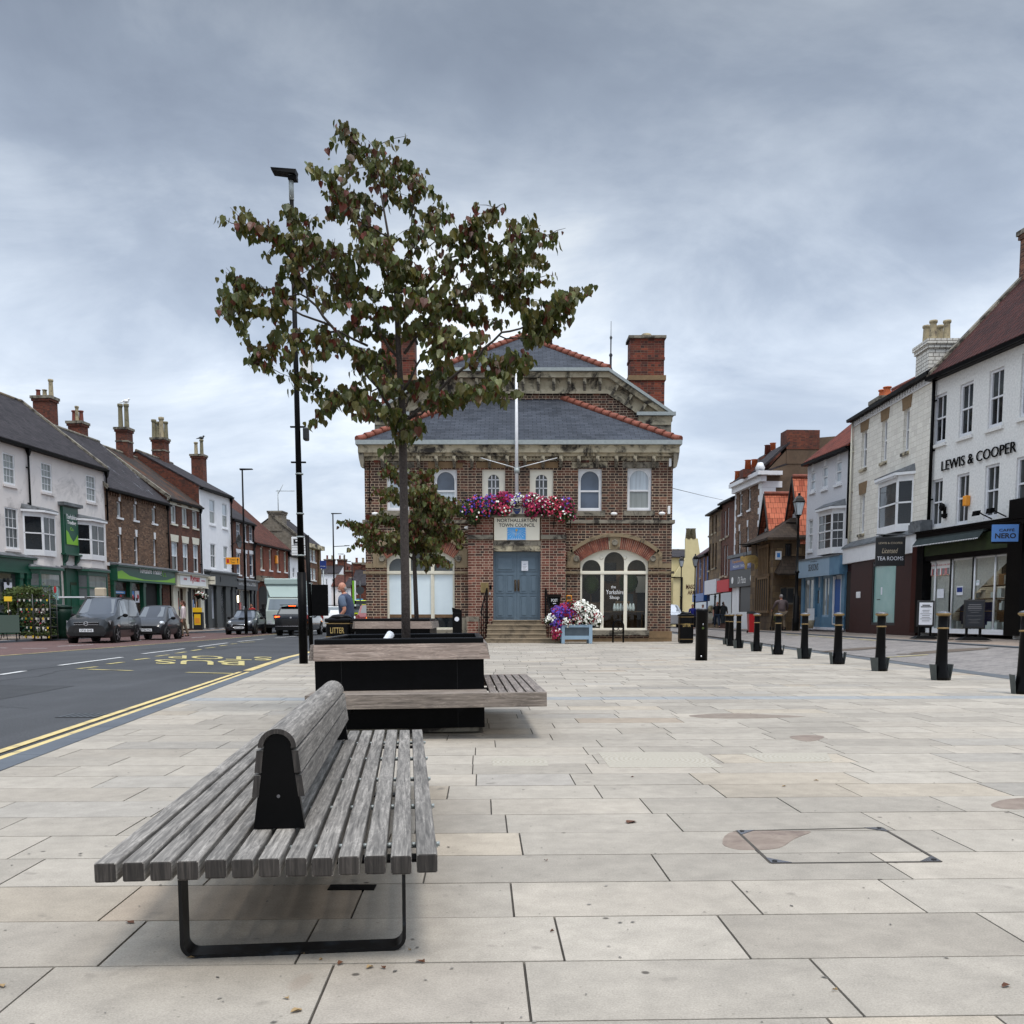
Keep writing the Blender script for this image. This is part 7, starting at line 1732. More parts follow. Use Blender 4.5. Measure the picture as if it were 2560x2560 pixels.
s3=B.m('LE',820,565,.7); es=thing('projecting_sign','small cream projecting sign between the stationer and the grey shop','sign',(B.P0.x,B.P0.y,ZL),math.atan2(B.d.y,B.d.x)); MB().mat('cream_sign').box(.05,.09,-.95,-.4,zf0-.05,zf0+.5).build('board',None,es); MB().mat('stone_grey').box(.04,.1,-.9,-.45,zf0+.2,zf0+.26).build('bar',None,es)
# --- 5 small brick with pale blue windows
B=Bld('town_house','narrow brick house with pale blue window surrounds over a clothing shop','building',PTS[4],PTS[5],ZL,GR)
for a in ((1693,1741,1492,1680),(1782,1820,1512,1700),(1850,1893,1525,1710)): B.win('LD',*a,glass='glass_blue',lintel='flat',lmat='white_blue_wash',fw=.08,cols=2,rows=1,reveal=.1,ln=(.02,.2))
for a in ((1022,1070,205,462),(1108,1150,215,488),(1180,1224,222,488)): B.win('LE',*a,glass='glass_blue',lintel='flat',lmat='white_blue_wash',fw=.08,cols=1,reveal=.1,ln=(.02,.3))
ze=(B.m('LD',1690,1440)[1]+B.m('LD',1900,1490)[1])/2
B.shell('mid_brick',ze,8.5,ze+3.0,4.4); B.roof('slate_old'); B.pipe(B.L-.1,.2,ze)
zf1,zf0=B.m('LE',1200,562)[1],B.m('LE',1200,648)[1]
shopfront(B,.1,B.L-.1,zf1,zf0,'navy_paint',[(.4,3.6,3,.6,'glass_curtain')],[(.1,.4),(3.6,4.0),(B.L-.4,B.L-.1)],fproj=.35,fmat='cream_paint')
txt(B.E,'TOWN CLOTHING COMPANY',.4,B.L-.5,zf0+.25,zf0+.6,-.352,'white_ink')
B.part(MB().mat('shop_lamp').box(.9,1.2,-.03,-.02,1.9,2.4).box(.6,.8,-.03,-.02,1.2,1.6).mat('red_ink').box(1.3,1.7,-.03,-.02,.8,1.9).mat('paper').box(2.2,2.5,-.03,-.02,.9,1.6),'window_display')
dsh=thing('satellite_dish','dark grey satellite dish on the corner of the white painted house','dish',(B.P0.x,B.P0.y,ZL),math.atan2(B.d.y,B.d.x)); ud,zd_=B.m('LD',1700,1705,.4); MB().mat('dark_grey_paint').lathe([(.02,-.42),(.3,-.48),(.5,-.6),(.52,-.6),(.3,-.44),(.02,-.38)],18,(ud,0,zd_),'y').build('dish',None,dsh); MB().mat('dark_grey_paint').tube([(ud,0,zd_-.3),(ud,-.4,zd_),(ud,-.9,zd_-.1)],.03,6).build('arm',None,dsh)
B5=B
# --- 6 orange-roof
B=Bld('town_house','low red brick building with a brown tiled roof and four narrow windows','building',PTS[5],PTS[6],ZL,GR)
for a in ((1308,1346,140,402),(1414,1448,168,412),(1508,1540,180,422),(1595,1628,195,432)): B.win('LE',*a,glass='glass_curtain',lintel='key',lmat='cream_paint',frame='cream_paint',fw=.09,rows=1,reveal=.15)
ze=(B.m('LE',1280,85)[1]+B.m('LE',1670,150)[1])/2
B.shell('red_brick',ze,11.,ze+4.6,5.2); B.roof('tile_brown',ridge='ridge_tile'); B.pipe(.1,.2,ze); B.pipe(B.L-.1,.2,ze)
B.box('fascia_board','stone_grey',.2,3.2,-.6,0,B.m('LE',1350,555)[1],B.m('LE',1350,490)[1])
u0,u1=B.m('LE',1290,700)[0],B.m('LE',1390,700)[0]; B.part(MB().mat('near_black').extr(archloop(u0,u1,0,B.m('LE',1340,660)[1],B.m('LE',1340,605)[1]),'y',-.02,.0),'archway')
ab=MB().mat('amber_plastic').bbox(-.2,.2,-.2,0,-.35,.35,.04).build('alarm_box',None,None); ab.location=B.E.matrix_basis@Vector((*(lambda r:(r[0],0,r[1]))(B.m('LE',1490,285)),)); ab.rotation_euler=B.E.rotation_euler; tag(ab,'yellow alarm box between windows of the low red brick building','alarm box')
B6=B
# --- 7 low white and the big stone-gabled house beyond
P7=onfac(548);P8=onfac(577);P9=onfac(606)
B=Bld('town_house','low whitewashed house beyond the brown tiled roof, mostly behind the lamp column','building',P7,P8,.1,GR)
B.win('LF',722,742,1005,1110,glass='glass_mid',reveal=.1); ze=B.m('LF',740,880)[1]; B.shell('white_wash',ze,7,ze+1.5,3.5); B.roof('slate_old')
B=Bld('town_house','taller stone-gabled brick house with a stone chimney beyond the low white house','building',P8,P9,.1,GR)
for a in ((898,925,808,935),(932,962,820,945),(903,930,1008,1130),(935,963,1015,1135)): B.win('LF',*a,glass='glass_pale',cols=2,rows=2,reveal=.1)
ze=B.m('LF',950,760)[1]; B.shell('old_brick',ze,6.4,H+9.3,3.,side='grey_stone_wall'); B.roof('slate_old',verge=(0,)); B.box('cornice','stone_pale',-.1,B.L+.3,-.5,0,ze-.5,ze-.1)
B.box('cornice','stone_pale',B.L,B.L+.3,-.5,6,ze-.5,ze-.1); B.chim(.7,2.7,1.5,1.3,ze+1.0,H+9.8,'grey_stone_wall',[],False); B.box('corner_stone','stone_brown',B.L-.6,B.L+.1,-.15,0,0,ze-.5)
an=thing('tv_aerial','thin television aerial above the stone-gabled house','aerial',tuple(B.E.matrix_basis@Vector((1.0,2.7,H+9.7)))); MB().mat('galv').tube([(0,0,0),(0,0,2.2)],.04,5).tube([(-.2,0,2.1),(1.6,0,2.1)],.03,5).tube([(0,0,1.8),(.5,0,2.7)],.03,5).build('mast',None,an)
B7=B

# far street houses seen between the row and the hall
def farhouse(name,label,x0,x1,ybase,yeave,yridge,Y,wall,roof_,wins=(),gable=False,chim=(),D=9,group='distant houses at the end of the street',front='x'):
    p0=atY(x0,ybase,Y);p1=atY(x1,ybase,Y); B=Bld(name,label,'building',(p0.x,Y),(p1.x,Y),0,group); ze=atY(x0,yeave,Y).z; zr=atY(x0,yridge,Y).z
    for (wx0,wx1,wy0,wy1) in wins: B.win('D',wx0,wx1,wy0,wy1,glass='glass_mid',reveal=.1,sill=None,fw=.1)
    if not gable: B.shell(wall,ze,D,zr,D/2); B.roof(roof_,gut=None)
    else:
        L=B.L; top=[(0,-.3),(L,-.3),(L,ze),(L/2,zr),(0,ze)]; B.shell(wall,ze,D,top=top); b=MB().mat(roof_)
        for sg in (0,1):
            u=L*sg; b.hexa([(u+(.3 if sg else -.3),-.2,ze-.2),(L/2,-.2,zr+.05),(L/2,D,zr+.05),(u+(.3 if sg else -.3),D,ze-.2),(u+(.3 if sg else -.3),-.2,ze),(L/2,-.2,zr+.25),(L/2,D,zr+.25),(u+(.3 if sg else -.3),D,ze)])
        B.part(b,'roof')
    for (cx_,w,ct_) in chim:
        u=B.m('D',cx_,yridge)[0]; zc=atY(cx_,ct_,Y).z; B.chim(u,D/2 if not gable else D*.3,w,w*.6,min(ze,zr-1),zc,'stack_brick',[(-w*.25,0,.16,.6,'pot_red'),(w*.25,0,.16,.6,'pot_cream')],False)
    return B
farhouse('house','distant pale house with a grey roof at the far end of the street',604,641,1160,1082,1064,150,'white_wash','slate_old',[(614,618,1092,1104),(626,630,1092,1104)],chim=[(612,1.6,1052),(636,1.4,1052)])
farhouse('house','distant brown gabled house behind the second lamp column',637,668,1162,1090,1064,158,'brown_render','tile_brown',gable=True)
farhouse('house','distant terraced house with a red tiled roof and white walls',626,662,1160,1106,1084,138,'white_render','tile_brown',[(632,635,1112,1122),(643,646,1112,1122)],chim=[(655,1.8,1074)])
farhouse('house','distant white terraced house with a slate roof',649,672,1160,1108,1090,128,'white_wash','slate_old',[(654,657,1112,1122),(662,665,1112,1122)])
farhouse('house','distant dark brick house with chimneys beside the town hall corner',663,700,1164,1104,1070,116,'stack_brick','slate_old',[(672,675,1110,1122)],chim=[(668,1.6,1058),(690,2.,1060)])
farhouse('house','distant row of brick houses behind the lorry roof',560,612,1160,1100,1080,170,'old_brick','tile_brown')
hs=thing('blue_sign','blue signboard with white lettering on a post at the far end of the street','sign',(atY(611,1130,85).x,85,0)); MB().mat('galv').tube([(0,0,0),(0,0,5.9)],.05,6).build('post',None,hs); b=MB().mat('deep_blue').box(-.28,.28,-.1,-.05,5.2,5.9); bb_=b.build('board',None,hs); txt(bb_,'Pharmacy',-.22,.22,5.35,5.45,-.101,'white_ink',ex=.002)
ts=thing('traffic_sign','tall green and white sign post with round and arrow signs beside the hall corner','sign',(atY(680,1160,70).x,70,0)); MB().mat('dark_grey_paint').tube([(0,0,0),(0,0,3.6)],.05,6).build('post',None,ts); MB().mat('lime').box(-.55,-.4,-.06,0,1.6,3.6).mat('white_plain').box(-.4,-.3,-.06,0,1.6,3.6).build('banner',None,ts); MB().mat('dark_grey_paint').lathe([(.3,-.06),(.3,-.03)],16,(0,0,2.9),'y').box(-.4,.6,-.06,-.03,1.9,2.15).box(-.5,.5,-.06,-.03,1.5,1.75).build('plate',None,ts)

# ================================================================ RIGHT ROW
GR2='shops and houses along the right side of the square'
ZR=.45
# --- pebble-dashed shop at the right edge
B=Bld('shop_building','rough white rendered shop with raised black lettering and a dark shopfront','building',(14.8,34.3),(14.8+.126*13,21.3),ZR,GR2)
LC_=B
for a in ((1182,1282,1285,1692),(1395,1503,1190,1628),(1638,1758,1075,1553),(1905,2050,925,1455)): B.win('RB',*a,glass='glass_mid',curt='glass',cols=2,frame='white_blue_wash',sill='white_rough',reveal=.10,fw=.08,bar=.04)
for a in ((1118,1207,318,698),(1322,1420,272,676),(1550,1662,198,626),(1800,1935,130,575)): B.win('RC',*a,glass='glass_mid',cols=2,frame='white_blue_wash',sill=None,reveal=.10,fw=.08,bar=.04)
mm=lambda x,y,o=0:B.m('RC',x,y,o)
ze=(B.m('RB',1110,1130)[1]+B.m('RB',1900,800)[1])/2+.02
uR_=mm(1810,700,.3)[0]; z1=(mm(1000,735,.35)[1]+mm(1750,648,.35)[1])/2; zwt=(mm(1080,972)[1]+mm(1700,935)[1])/2; sw0,sw1=mm(1010,1200)[0],mm(1805,1000)[0]; zs0=(mm(1150,1490)[1]+mm(1700,1545)[1])/2-.02
B.shell('white_rough',ze,6.8,H+11.75-ZR,3.2,side='stone_brown',top=[(0,-.3),(sw0,-.3),(sw0,zwt),(sw1,zwt),(sw1,-.3),(B.L,-.3),(B.L,ze),(0,ze)]); B.roof('tile_dark_red',oh=.25,verge=(0,),ridge='ridge_tile')
B.chim(.62,3.75,1.3,1.5,ze+2.,H+13.35-ZR,'old_brick',[],False)
ze2=ze
u0=B.m('RC',1012,235)[0]; B.pipe(.12,B.m('RC',1010,690)[1],ze,'black_metal',False,.06)
# fascia
uL_=mm(940,800,.3)[0]; uR_=mm(1810,700,.3)[0]; z1=(mm(1000,735,.35)[1]+mm(1750,648,.35)[1])/2; 
zaw=(mm(1000,840,.8)[1]+mm(1600,775,.8)[1])/2; zf0=(mm(1100,925,.2)[1]+mm(1750,880,.2)[1])/2
zwt=(mm(1080,972)[1]+mm(1700,935)[1])/2
s=B.part(MB().mat('black_gloss').box(-.1,uR_+1.2,-.42,0,z1-.22,z1).box(-.1,uR_+1.2,-.30,0,zwt,z1-.22).box(-.1,uR_+1.2,-.46,0,z1-.05,z1+.02),'shopfront')
B.part(MB().mat('fascia_green').box(.3,uR_,-.315,-.30,zf0,z1-.3),'fascia_board',None,s)
b=MB().mat('awning_cloth').hexa([(0,-.45,z1-.30),(uR_-1.4,-.45,z1-.30),(uR_-1.4,-.3,z1-.26),(0,-.3,z1-.26),(0,-.47,z1-.22),(uR_-1.4,-.47,z1-.22),(uR_-1.4,-.3,z1-.2),(0,-.3,z1-.2)])
b.hexa([(0,-.62,zaw),(uR_-1.4,-.62,zaw),(uR_-1.4,-.60,zaw),(0,-.60,zaw),(0,-.44,z1-.24),(uR_-1.4,-.44,z1-.24),(uR_-1.4,-.42,z1-.22),(0,-.42,z1-.22)])
b.mat('white_paint')
k=int((uR_-1.4)/.09)
for i in range(k): b.face([(i*.09,-.63,zaw+.01),(i*.09+.045,-.63,zaw-.035),(i*.09+.09,-.63,zaw+.01)])
B.part(b,'awning',None,s)
B.part(MB().mat('black_gloss').box(-.12,.30,-.35,0,0,z1+.0).mat('maroon_tile').box(-.55,-.12,-.28,.1,0,z1-.4),'pilaster',None,s)
B.part(MB().mat('lead').box(-.5,.28,-.5,-.05,z1+.02,z1+.30).extr([(-.5,z1+.3),(.28,z1+.3),(.28,z1+.42),(-.5,z1+.42)],'y',-.45,-.05),'scroll_corbel',None,s)
up0,up1=mm(1805,1000)[0],mm(1868,1000)[0]
B.part(MB().mat('black_gloss').box(up0+.05,up0+.75,-.36,0,0,z1+.55),'pilaster',None,s)
# windows (clear, dark shop behind)
sw0,sw1=mm(1010,1200)[0],up0; zs0=(mm(1150,1490)[1]+mm(1700,1545)[1])/2-.02
b=MB().mat('white_paint').box(sw0,sw1,-.16,.0,zs0-.16,zs0).box(sw0,sw1,-.06,.02,zwt-.05,zwt)
for x in (1018,1163,1300,1480,1645): u=mm(x,1200)[0]; b.tube([(u,-.06,zs0),(u,-.06,zwt)],.035,8)
B.part(b,'shop_window',None,s); b=MB().mat('near_black')
for x in (1288,1468): u=mm(x,1200)[0]; b.box(u-.05,u+.02,-.08,.0,zs0,zwt)
B.part(b,'window_post',None,s)
B.part(MB().mat('glass_clear').box(sw0,sw1,-.01,.0,zs0,zwt),'pane',None,s)
B.part(MB().mat('ridge_tile').box(sw0,sw1,-.10,.0,0,zs0-.16),'stall_riser',None,s)
# re-cut the ground floor so the display is real: dark room behind glass
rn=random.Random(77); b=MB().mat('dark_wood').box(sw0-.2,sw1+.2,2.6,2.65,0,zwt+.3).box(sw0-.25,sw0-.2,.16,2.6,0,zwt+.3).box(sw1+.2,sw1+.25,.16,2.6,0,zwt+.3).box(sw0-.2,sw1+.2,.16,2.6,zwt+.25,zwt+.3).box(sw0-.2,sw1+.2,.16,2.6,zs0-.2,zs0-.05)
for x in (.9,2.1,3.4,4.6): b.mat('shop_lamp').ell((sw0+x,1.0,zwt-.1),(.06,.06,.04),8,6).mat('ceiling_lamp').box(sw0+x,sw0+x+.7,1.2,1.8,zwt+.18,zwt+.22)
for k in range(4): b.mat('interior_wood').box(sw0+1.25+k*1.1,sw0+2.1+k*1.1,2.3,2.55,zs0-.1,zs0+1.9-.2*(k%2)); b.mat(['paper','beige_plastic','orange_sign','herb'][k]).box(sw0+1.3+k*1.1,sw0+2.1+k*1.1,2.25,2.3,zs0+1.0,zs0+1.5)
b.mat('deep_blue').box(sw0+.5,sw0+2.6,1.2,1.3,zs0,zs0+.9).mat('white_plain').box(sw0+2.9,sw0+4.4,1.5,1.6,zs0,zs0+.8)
dp=B.part(MB().mat('interior_wood').box(sw0+.9,sw0+2.4,-.0+.02,.035,zs0+.95,zs0+1.0),'display_shelf',None,s)
for i in range(46):
    u=rn.uniform(sw0+.75,sw1-.2); lv=rn.choice([zs0+.0,zs0+.02,zs0+.62,zs0+1.02,zs0+1.45]); b.mat(rn.choice(['paper','herb','interior_wood','red_ink','orange_sign','beige_plastic','dark_grey_paint','cream_sign','dark_wood','bronze'])).lathe([(.05,lv),(.06,lv+.12),(.04,lv+.2),(.02,lv+.26)],7,(u,.014,0)) if False else (lambda y_:b.box(u,u+rn.uniform(.06,.2),y_,y_+.12,lv,lv+rn.uniform(.1,.3)))(rn.uniform(.25,.6))
b.mat('interior_wood')
for zz in (.6,1.0,1.42): b.box(sw0+.8,sw1-.1,.22,.75,zs0+zz-.03,zs0+zz)
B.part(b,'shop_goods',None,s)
# banner, notices
u0,z1_=mm(1020,978,.02);u1,_=mm(1286,960,.02); zb_=mm(1150,1100,.02)[1]
bn=thing('window_banner','white window banner with a red and blue striped awning print','banner',(B.P0.x,B.P0.y,ZR),math.atan2(B.d.y,B.d.x)); MB().mat('white_plain').box(u0+.02,u1,-.03,-.022,zb_+.03,zwt-.05).build('sheet',None,bn); b=MB()
k=26
for i in range(k):
    x=u0+.12+(u1-u0-.2)*i/k; w_=(u1-u0-.2)/k*.62; b.mat(['navy_paint','navy_paint','white_plain','red_ink'][i%4] if i%8<6 else 'red_ink').box(x,x+w_,-.034,-.03,zb_+.05,zb_+.27); b.mat(['amber_plastic','red_ink','navy_paint'][i%3]).lathe([(w_*.55,-.034),(w_*.5,-.03)],8,(x+w_/2,0,zb_+.04),'y')
b.build('stripes',None,bn); txt(bn,'Fresh independent food & drink in the deli',u0+.15,u1-.1,zwt-.20,zwt-.11,-.031,'red_ink',ex=.001)
for (x0,x1,y0,y1,mt,lab) in ((1328,1376,1178,1248,'deep_blue','blue and white square poster in the middle shop window'),(1170,1222,1200,1272,'paper','pale paper notice in the window left of the black post'),(1483,1510,1130,1170,'teal_glass','small green and white sticker on the right-hand shop window')):
    u0,zz1=mm(x0,y0,.02);u1,zz0=mm(x1,y1,.02); e=thing('notice',lab,'notice',(B.P0.x,B.P0.y,ZR),math.atan2(B.d.y,B.d.x)); MB().mat('paper').box(u0,u1,-.03,-.022,zz0,zz1).mat(mt).box(u0+.03,u1-.03,-.034,-.03,zz0+.1,zz1-.04).build('sheet',None,e)
# raised letters
uA,zA=B.m('RC',1212,249);uB,_=B.m('RC',1812,95); zt_=B.m('RC',1222,170)[1]; zB=B.m('RC',1800,100)[1]; zC=B.m('RC',1800,10)[1]
lt=thing('shop_lettering','large raised black letters spelling the shop name on the rough white wall','lettering',(B.P0.x,B.P0.y,ZR),math.atan2(B.d.y,B.d.x))
zl_=(zA+zB)/2; zh_=(zt_+zC)/2
txt(lt,'LEWIS & COOPER',uA,uB,zl_,zh_,-.03,'black_metal','letters',.03,bold=-.004)
ch=zh_-zl_
# alarm, lamps, cafe sign
def facfit(B,name,label,cat,C,cx,cy,build,off=0):
    u,z=B.m(C,cx,cy,off); e=thing(name,label,cat,tuple(B.E.matrix_basis@Vector((u,0,z))),B.E.rotation_euler.z); build(e); return e
facfit(B,'alarm_box','amber alarm box beside the second lower window of the white shop','alarm box','RC',1424,490,lambda e:MB().mat('amber_plastic').bbox(-.09,.10,-.18,0,-.17,.17,.03).build('case',None,e))
facfit(B,'wall_bell','round black bell and bracket on the white shop wall','bell','RC',1240,560,lambda e:MB().mat('black_metal').lathe([(.12,-.10),(.14,-.16),(.08,-.22)],14,(0,0,.08),'y').box(-.08,.10,-.12,0,-.26,-.14).box(-.02,.02,-.1,0,-.3,.1).build('bell',None,e))
for i,(x,y) in enumerate(((1610,610),(1725,590))):
    facfit(B,'floodlight',['left black floodlight on a bracket above the dark shop fascia','right black floodlight on a bracket above the dark shop fascia'][i],'light','RC',x,y,lambda e:MB().mat('black_metal').tube([(0,0,-.1),(0,-.35,.05),(.05,-.5,.12)],.02,6).hexa([(-.12,-.62,-.02),(.12,-.62,-.02),(.12,-.5,-.0),(-.12,-.5,-.0),(-.1,-.6,.14),(.1,-.6,.14),(.1,-.45,.16),(-.1,-.45,.16)]).build('lamp',None,e))
def cafe(e):
    bd=MB().mat('nero_blue').bbox(-.62,.62,-.05,.05,-.42,.42,.015).build('board',None,e); MB().mat('black_metal').box(-.62,.62,-.05,.05,-.50,-.425).tube([(-.7,0,.5),(.7,0,.5)],.02,6).build('bracket',None,e)
    txt(bd,'CAFFÉ',-.30,.42,.08,.24,-.051,'black_ink',bold=.02); txt(bd,'NERO',-.48,.50,-.26,.0,-.051,'black_ink',bold=.03)
p=B.E.matrix_basis@Vector((mm(1715,750,.9)[0],-.9,mm(1715,750,.9)[1])); dd=p.length; s_=p.y/28.
e=thing('cafe_sign','square blue hanging cafe sign with bold black lettering','sign',tuple(p),R(-8)); e.scale=(.6,.6,.6); cafe(e)
# --- white glazed-brick tea rooms
B=Bld('shop_building','cream glazed-brick building with brown stone lintels over a maroon tiled shopfront','building',(14.95,42.7),(14.8,34.3),ZR,GR2)
mm=lambda x,y,o=0:B.m('RC',x,y,o)
for (x0,x1,y0,y1) in ((578,622,1592,1898),(748,790,1505,1842),(928,974,1412,1760)): 
    w=B.win('RB',x0,x1,y0,y1,glass='glass_mid',sill='stone_pale',reveal=.16,fw=.08,lintel='flat',lmat='stone_lintel',ln=(.12,.5))
B.win('RC',545,582,438,752,glass='glass_mid',sill='stone_pale',reveal=.16,fw=.08,lintel='flat',lmat='stone_lintel',ln=(.12,.5))
w_,rr_,PP=B.bay('RC',688,885,318,752,.25,.45,glass=('glass_curtain','glass_mid','glass'),cols=1,dentil=True)
ze=(B.m('RB',470,1520)[1]+B.m('RB',1060,1170)[1])/2
zl1=(mm(420,830)[1]+mm(850,770)[1])/2; 
zfa=(mm(420,862,.3)[1]+mm(860,806,.3)[1])/2; zfb=(mm(420,978,.3)[1]+mm(860,948,.3)[1])/2
uo0,uo1=mm(690,1200)[0],mm(870,1200)[0]; zot,zob=mm(780,1008)[1],mm(780,1490)[1]
B.shell('white_brick',ze,8,ze+1.2,4); B.roof('slate_old',oh=.2)
b=MB().mat('white_paint').box(0,B.L,-.10,0,ze-.14,ze).box(0,B.L,-.05,0,ze-.34,ze-.28)
for i in range(int(B.L/.26)): b.box(i*.26,i*.26+.13,-.08,0,ze-.28,ze-.14)
B.part(b,'dentil_course')
B.chim(B.L-1.55,.62,1.15,.95,ze-.6,B.m('RB',1040,925,-.3)[1],'white_stack',[(-.3,-.24,.13,.72,'pot_cream'),(.3,-.24,.13,.72,'pot_cream'),(-.3,.25,.13,.72,'pot_cream'),(.3,.25,.13,.72,'pot_cream')],False,cap='white_stack')
B.chim(1.4,.8,1.1,.7,ze-.3,B.m('RB',660,1358,-.5)[1],'old_brick',[(-.27,0,.16,.42,'pot_orange'),(.27,0,.16,.42,'pot_orange')],False)
s=B.part(MB().mat('white_paint').box(0,B.L-.3,-.30,0,zfb,zfa),'shopfront'); B.part(MB().mat('lead').hexa([(-.05,-.36,zfa),(B.L-.3,-.36,zfa),(B.L-.3,0,zfa),(-.05,0,zfa),(-.05,-.34,zfa+.08),(B.L-.3,-.34,zfa+.08),(B.L-.3,0,zfa+.32),(-.05,0,zfa+.32)]),'lead_flashing',None,s)
b=MB().mat('maroon_tile').box(0,.0+.55,-.06,0,-.2,zfb)
ud0,ud1=mm(372,1200)[0],mm(508,1200)[0]
b.box(ud1,uo0-.12,-.20,0,-.2,zfb).box(uo0-.12,uo1+.1,-.20,0,-.2,zob).box(uo0-.12,uo1+.1,-.2,0,zot+.18,zfb).box(uo1+.1,B.L-.35,-.2,0,-.2,zfb); B.part(b,'tiled_wall',None,s)
B.part(MB().mat('maroon_tile').box(.0,ud1,-.05,0,-.2,zfb).mat('dark_wood').box(ud0+.3,ud1-.1,-.07,-.05,0,zfb-.35),'door_recess',None,s)
sw=B.part(MB().mat('charcoal_sign').box(uo0-.12,uo0,-.19,0,zob,zot+.18).box(uo0,uo1,-.19,0,zot,zot+.1).box(uo1,uo1+.08,-.19,0,zob,zot).box(uo0,uo1,-.19,0,zob,zob+.1),'shop_window',None,s); B.part(MB().mat('teal_glass').box(uo0,uo1,-.14,-.12,zob,zot),'pane',None,sw)
B.part(MB().mat('black_ink').box(uo0+.35,uo0+.7,-.145,-.14,zob+1.0,zob+1.03).mat('paper').box(uo0+.75,uo0+.9,-.145,-.14,zob+1.2,zob+1.5),'letter_slot',None,sw)
facfit(B,'name_plate','small white plate on the maroon tiled wall beside the teal window','plate','RC',575,1247,lambda e:MB().mat('white_plain').bbox(-.24,.24,-.235,-.2,-.13,.13,.01).build('plate',None,e))
B.pipe(.12,zfa,ze,'cream_paint',False,.045)
p=B.E.matrix_basis@Vector((mm(790,898,1.)[0],-1.,mm(790,898,1.)[1])); e=thing('hanging_sign','black hanging tea rooms sign with white lettering over the cream fascia','sign',tuple(p),R(-6)); 
bd=MB().mat('charcoal_sign').bbox(-.52,.52,-.04,.04,-.52,.52,.012).build('board',None,e); MB().mat('lead').tube([(-.52,0,.62),(.52,0,.62)],.02,6).tube([(-.4,0,.52),(-.4,0,.62)],.012,5).tube([(.4,0,.52),(.4,0,.62)],.012,5).build('bracket',None,e)
txt(bd,'LEWIS & COOPER',-.42,.42,.27,.34,-.042,'beige_plastic',ex=.001); txt(bd,'Licensed',-.30,.26,-.06,.12,-.042,'beige_plastic',ex=.001,shear=.3); txt(bd,'TEA ROOMS',-.46,.46,-.32,-.18,-.042,'paper',ex=.002)
TR=B
# --- white house over blue shop
B=Bld('shop_building','rough white painted house with a red tiled roof over a pale blue shopfront','building',(14.55,47.8),(14.95,42.75),ZR,GR2)
mm=lambda x,y,o=0:B.m('RC',x,y,o)
for a in ((147,186,255,412),(243,287,212,388),(350,398,168,350)): B.win('RC',*a,glass='glass_pale',sill='white_paint',reveal=.08,fw=.08,lintel='key')
B.win('RC',130,166,640,888,glass='glass_curtain',cols=3,rows=2,reveal=.08,fw=.06)
w_,rr_,PP=B.bay('RC',203,352,570,920,.28,.42,glass=('glass_curtain','glass_mid','glass'),cols=(2,2,2),rows=2)
ze=(mm(80,185)[1]+mm(430,55)[1])/2
B.shell('white_blue_wash',ze,8,ze+3.4,4.2); B.roof('tile_red',ridge='ridge_tile')
b=MB().mat('white_blue_wash')
for i in range(int(B.L/.2)): b.box(i*.2,i*.2+.1,-.10,0,ze-.22,ze-.1)
B.part(b,'dentil_course'); B.pipe(B.L-.08,mm(420,800)[1],ze,'black_metal',False,.055)
zfa=(mm(80,965,.4)[1]+mm(330,945,.4)[1])/2; zfb=(mm(80,1100,.4)[1]+mm(330,1095,.4)[1])/2
s=B.part(MB().mat('shop_blue_pale').box(.0,B.L*.78,-.42,0,zfb,zfa).mat('shop_blue').box(B.L*.78,B.L,-.42,0,zfb,zfa).mat('lead').box(0,B.L,-.46,0,zfa,zfa+.06),'shopfront')
txt(s,'SEASONS',1.5,2.7,zfb+.28,zfb+.6,-.422,'dark_grey_paint'); txt(s,'of Northallerton',1.7,2.5,zfb+.68,zfb+.76,-.422,'dark_grey_paint',ex=.001)
b=MB().mat('shop_blue'); 
for (a_,c_) in ((0,.3),(1.55,1.75),(2.3,2.5),(3.4,3.75),(B.L-.35,B.L)): b.box(a_,c_,-.16,0,0,zfb)
b.box(0,B.L,-.14,0,0,.55).mat('paper').box(0,B.L,-.17,-.14,-.05,.07); B.part(b,'pilaster',None,s)
for (a_,c_,g) in ((.3,1.55,'glass_curtain'),(2.5,3.4,'glass_curtain')): w=B.part(MB().mat('shop_blue_pale').box(a_,c_,-.10,-.04,zfb-.12,zfb).box(a_,c_,-.1,-.04,.55,.65).box((a_+c_)/2-.04,(a_+c_)/2+.04,-.1,-.04,.65,zfb),'shop_window',None,s); B.part(MB().mat(g).box(a_,c_,-.07,-.05,.65,zfb-.1),'pane',None,w)
B.part(MB().mat('shop_blue').box(1.75,2.3,-.05,-.02,.05,zfb-.5).mat('glass_mid').box(1.83,2.22,-.06,-.05,1.2,zfb-.65),'door',None,s)
B.part(MB().mat('royal_blue').box(3.9,B.L-.45,-.10,-.05,.3,zfb-.2).mat('white_paint').box(3.78,3.86,-.15,-.05,.2,zfb-.05).box(B.L-.44,B.L-.38,-.15,-.05,.2,zfb-.05).box(3.78,B.L-.38,-.15,-.05,.2,.26),'side_panel',None,s)
BS=B
pt=thing('flower_pot','tall pale pot standing outside the blue shopfront','pot',tuple(B.E.matrix_basis@Vector((2.4,-.6,0)))); MB().mat('stone_pale').lathe([(.12,0),(.2,.35),(.22,.4)],12).mat('white_paint').box(-.13,.13,-.13,.13,.4,.95).build('pot',None,pt)
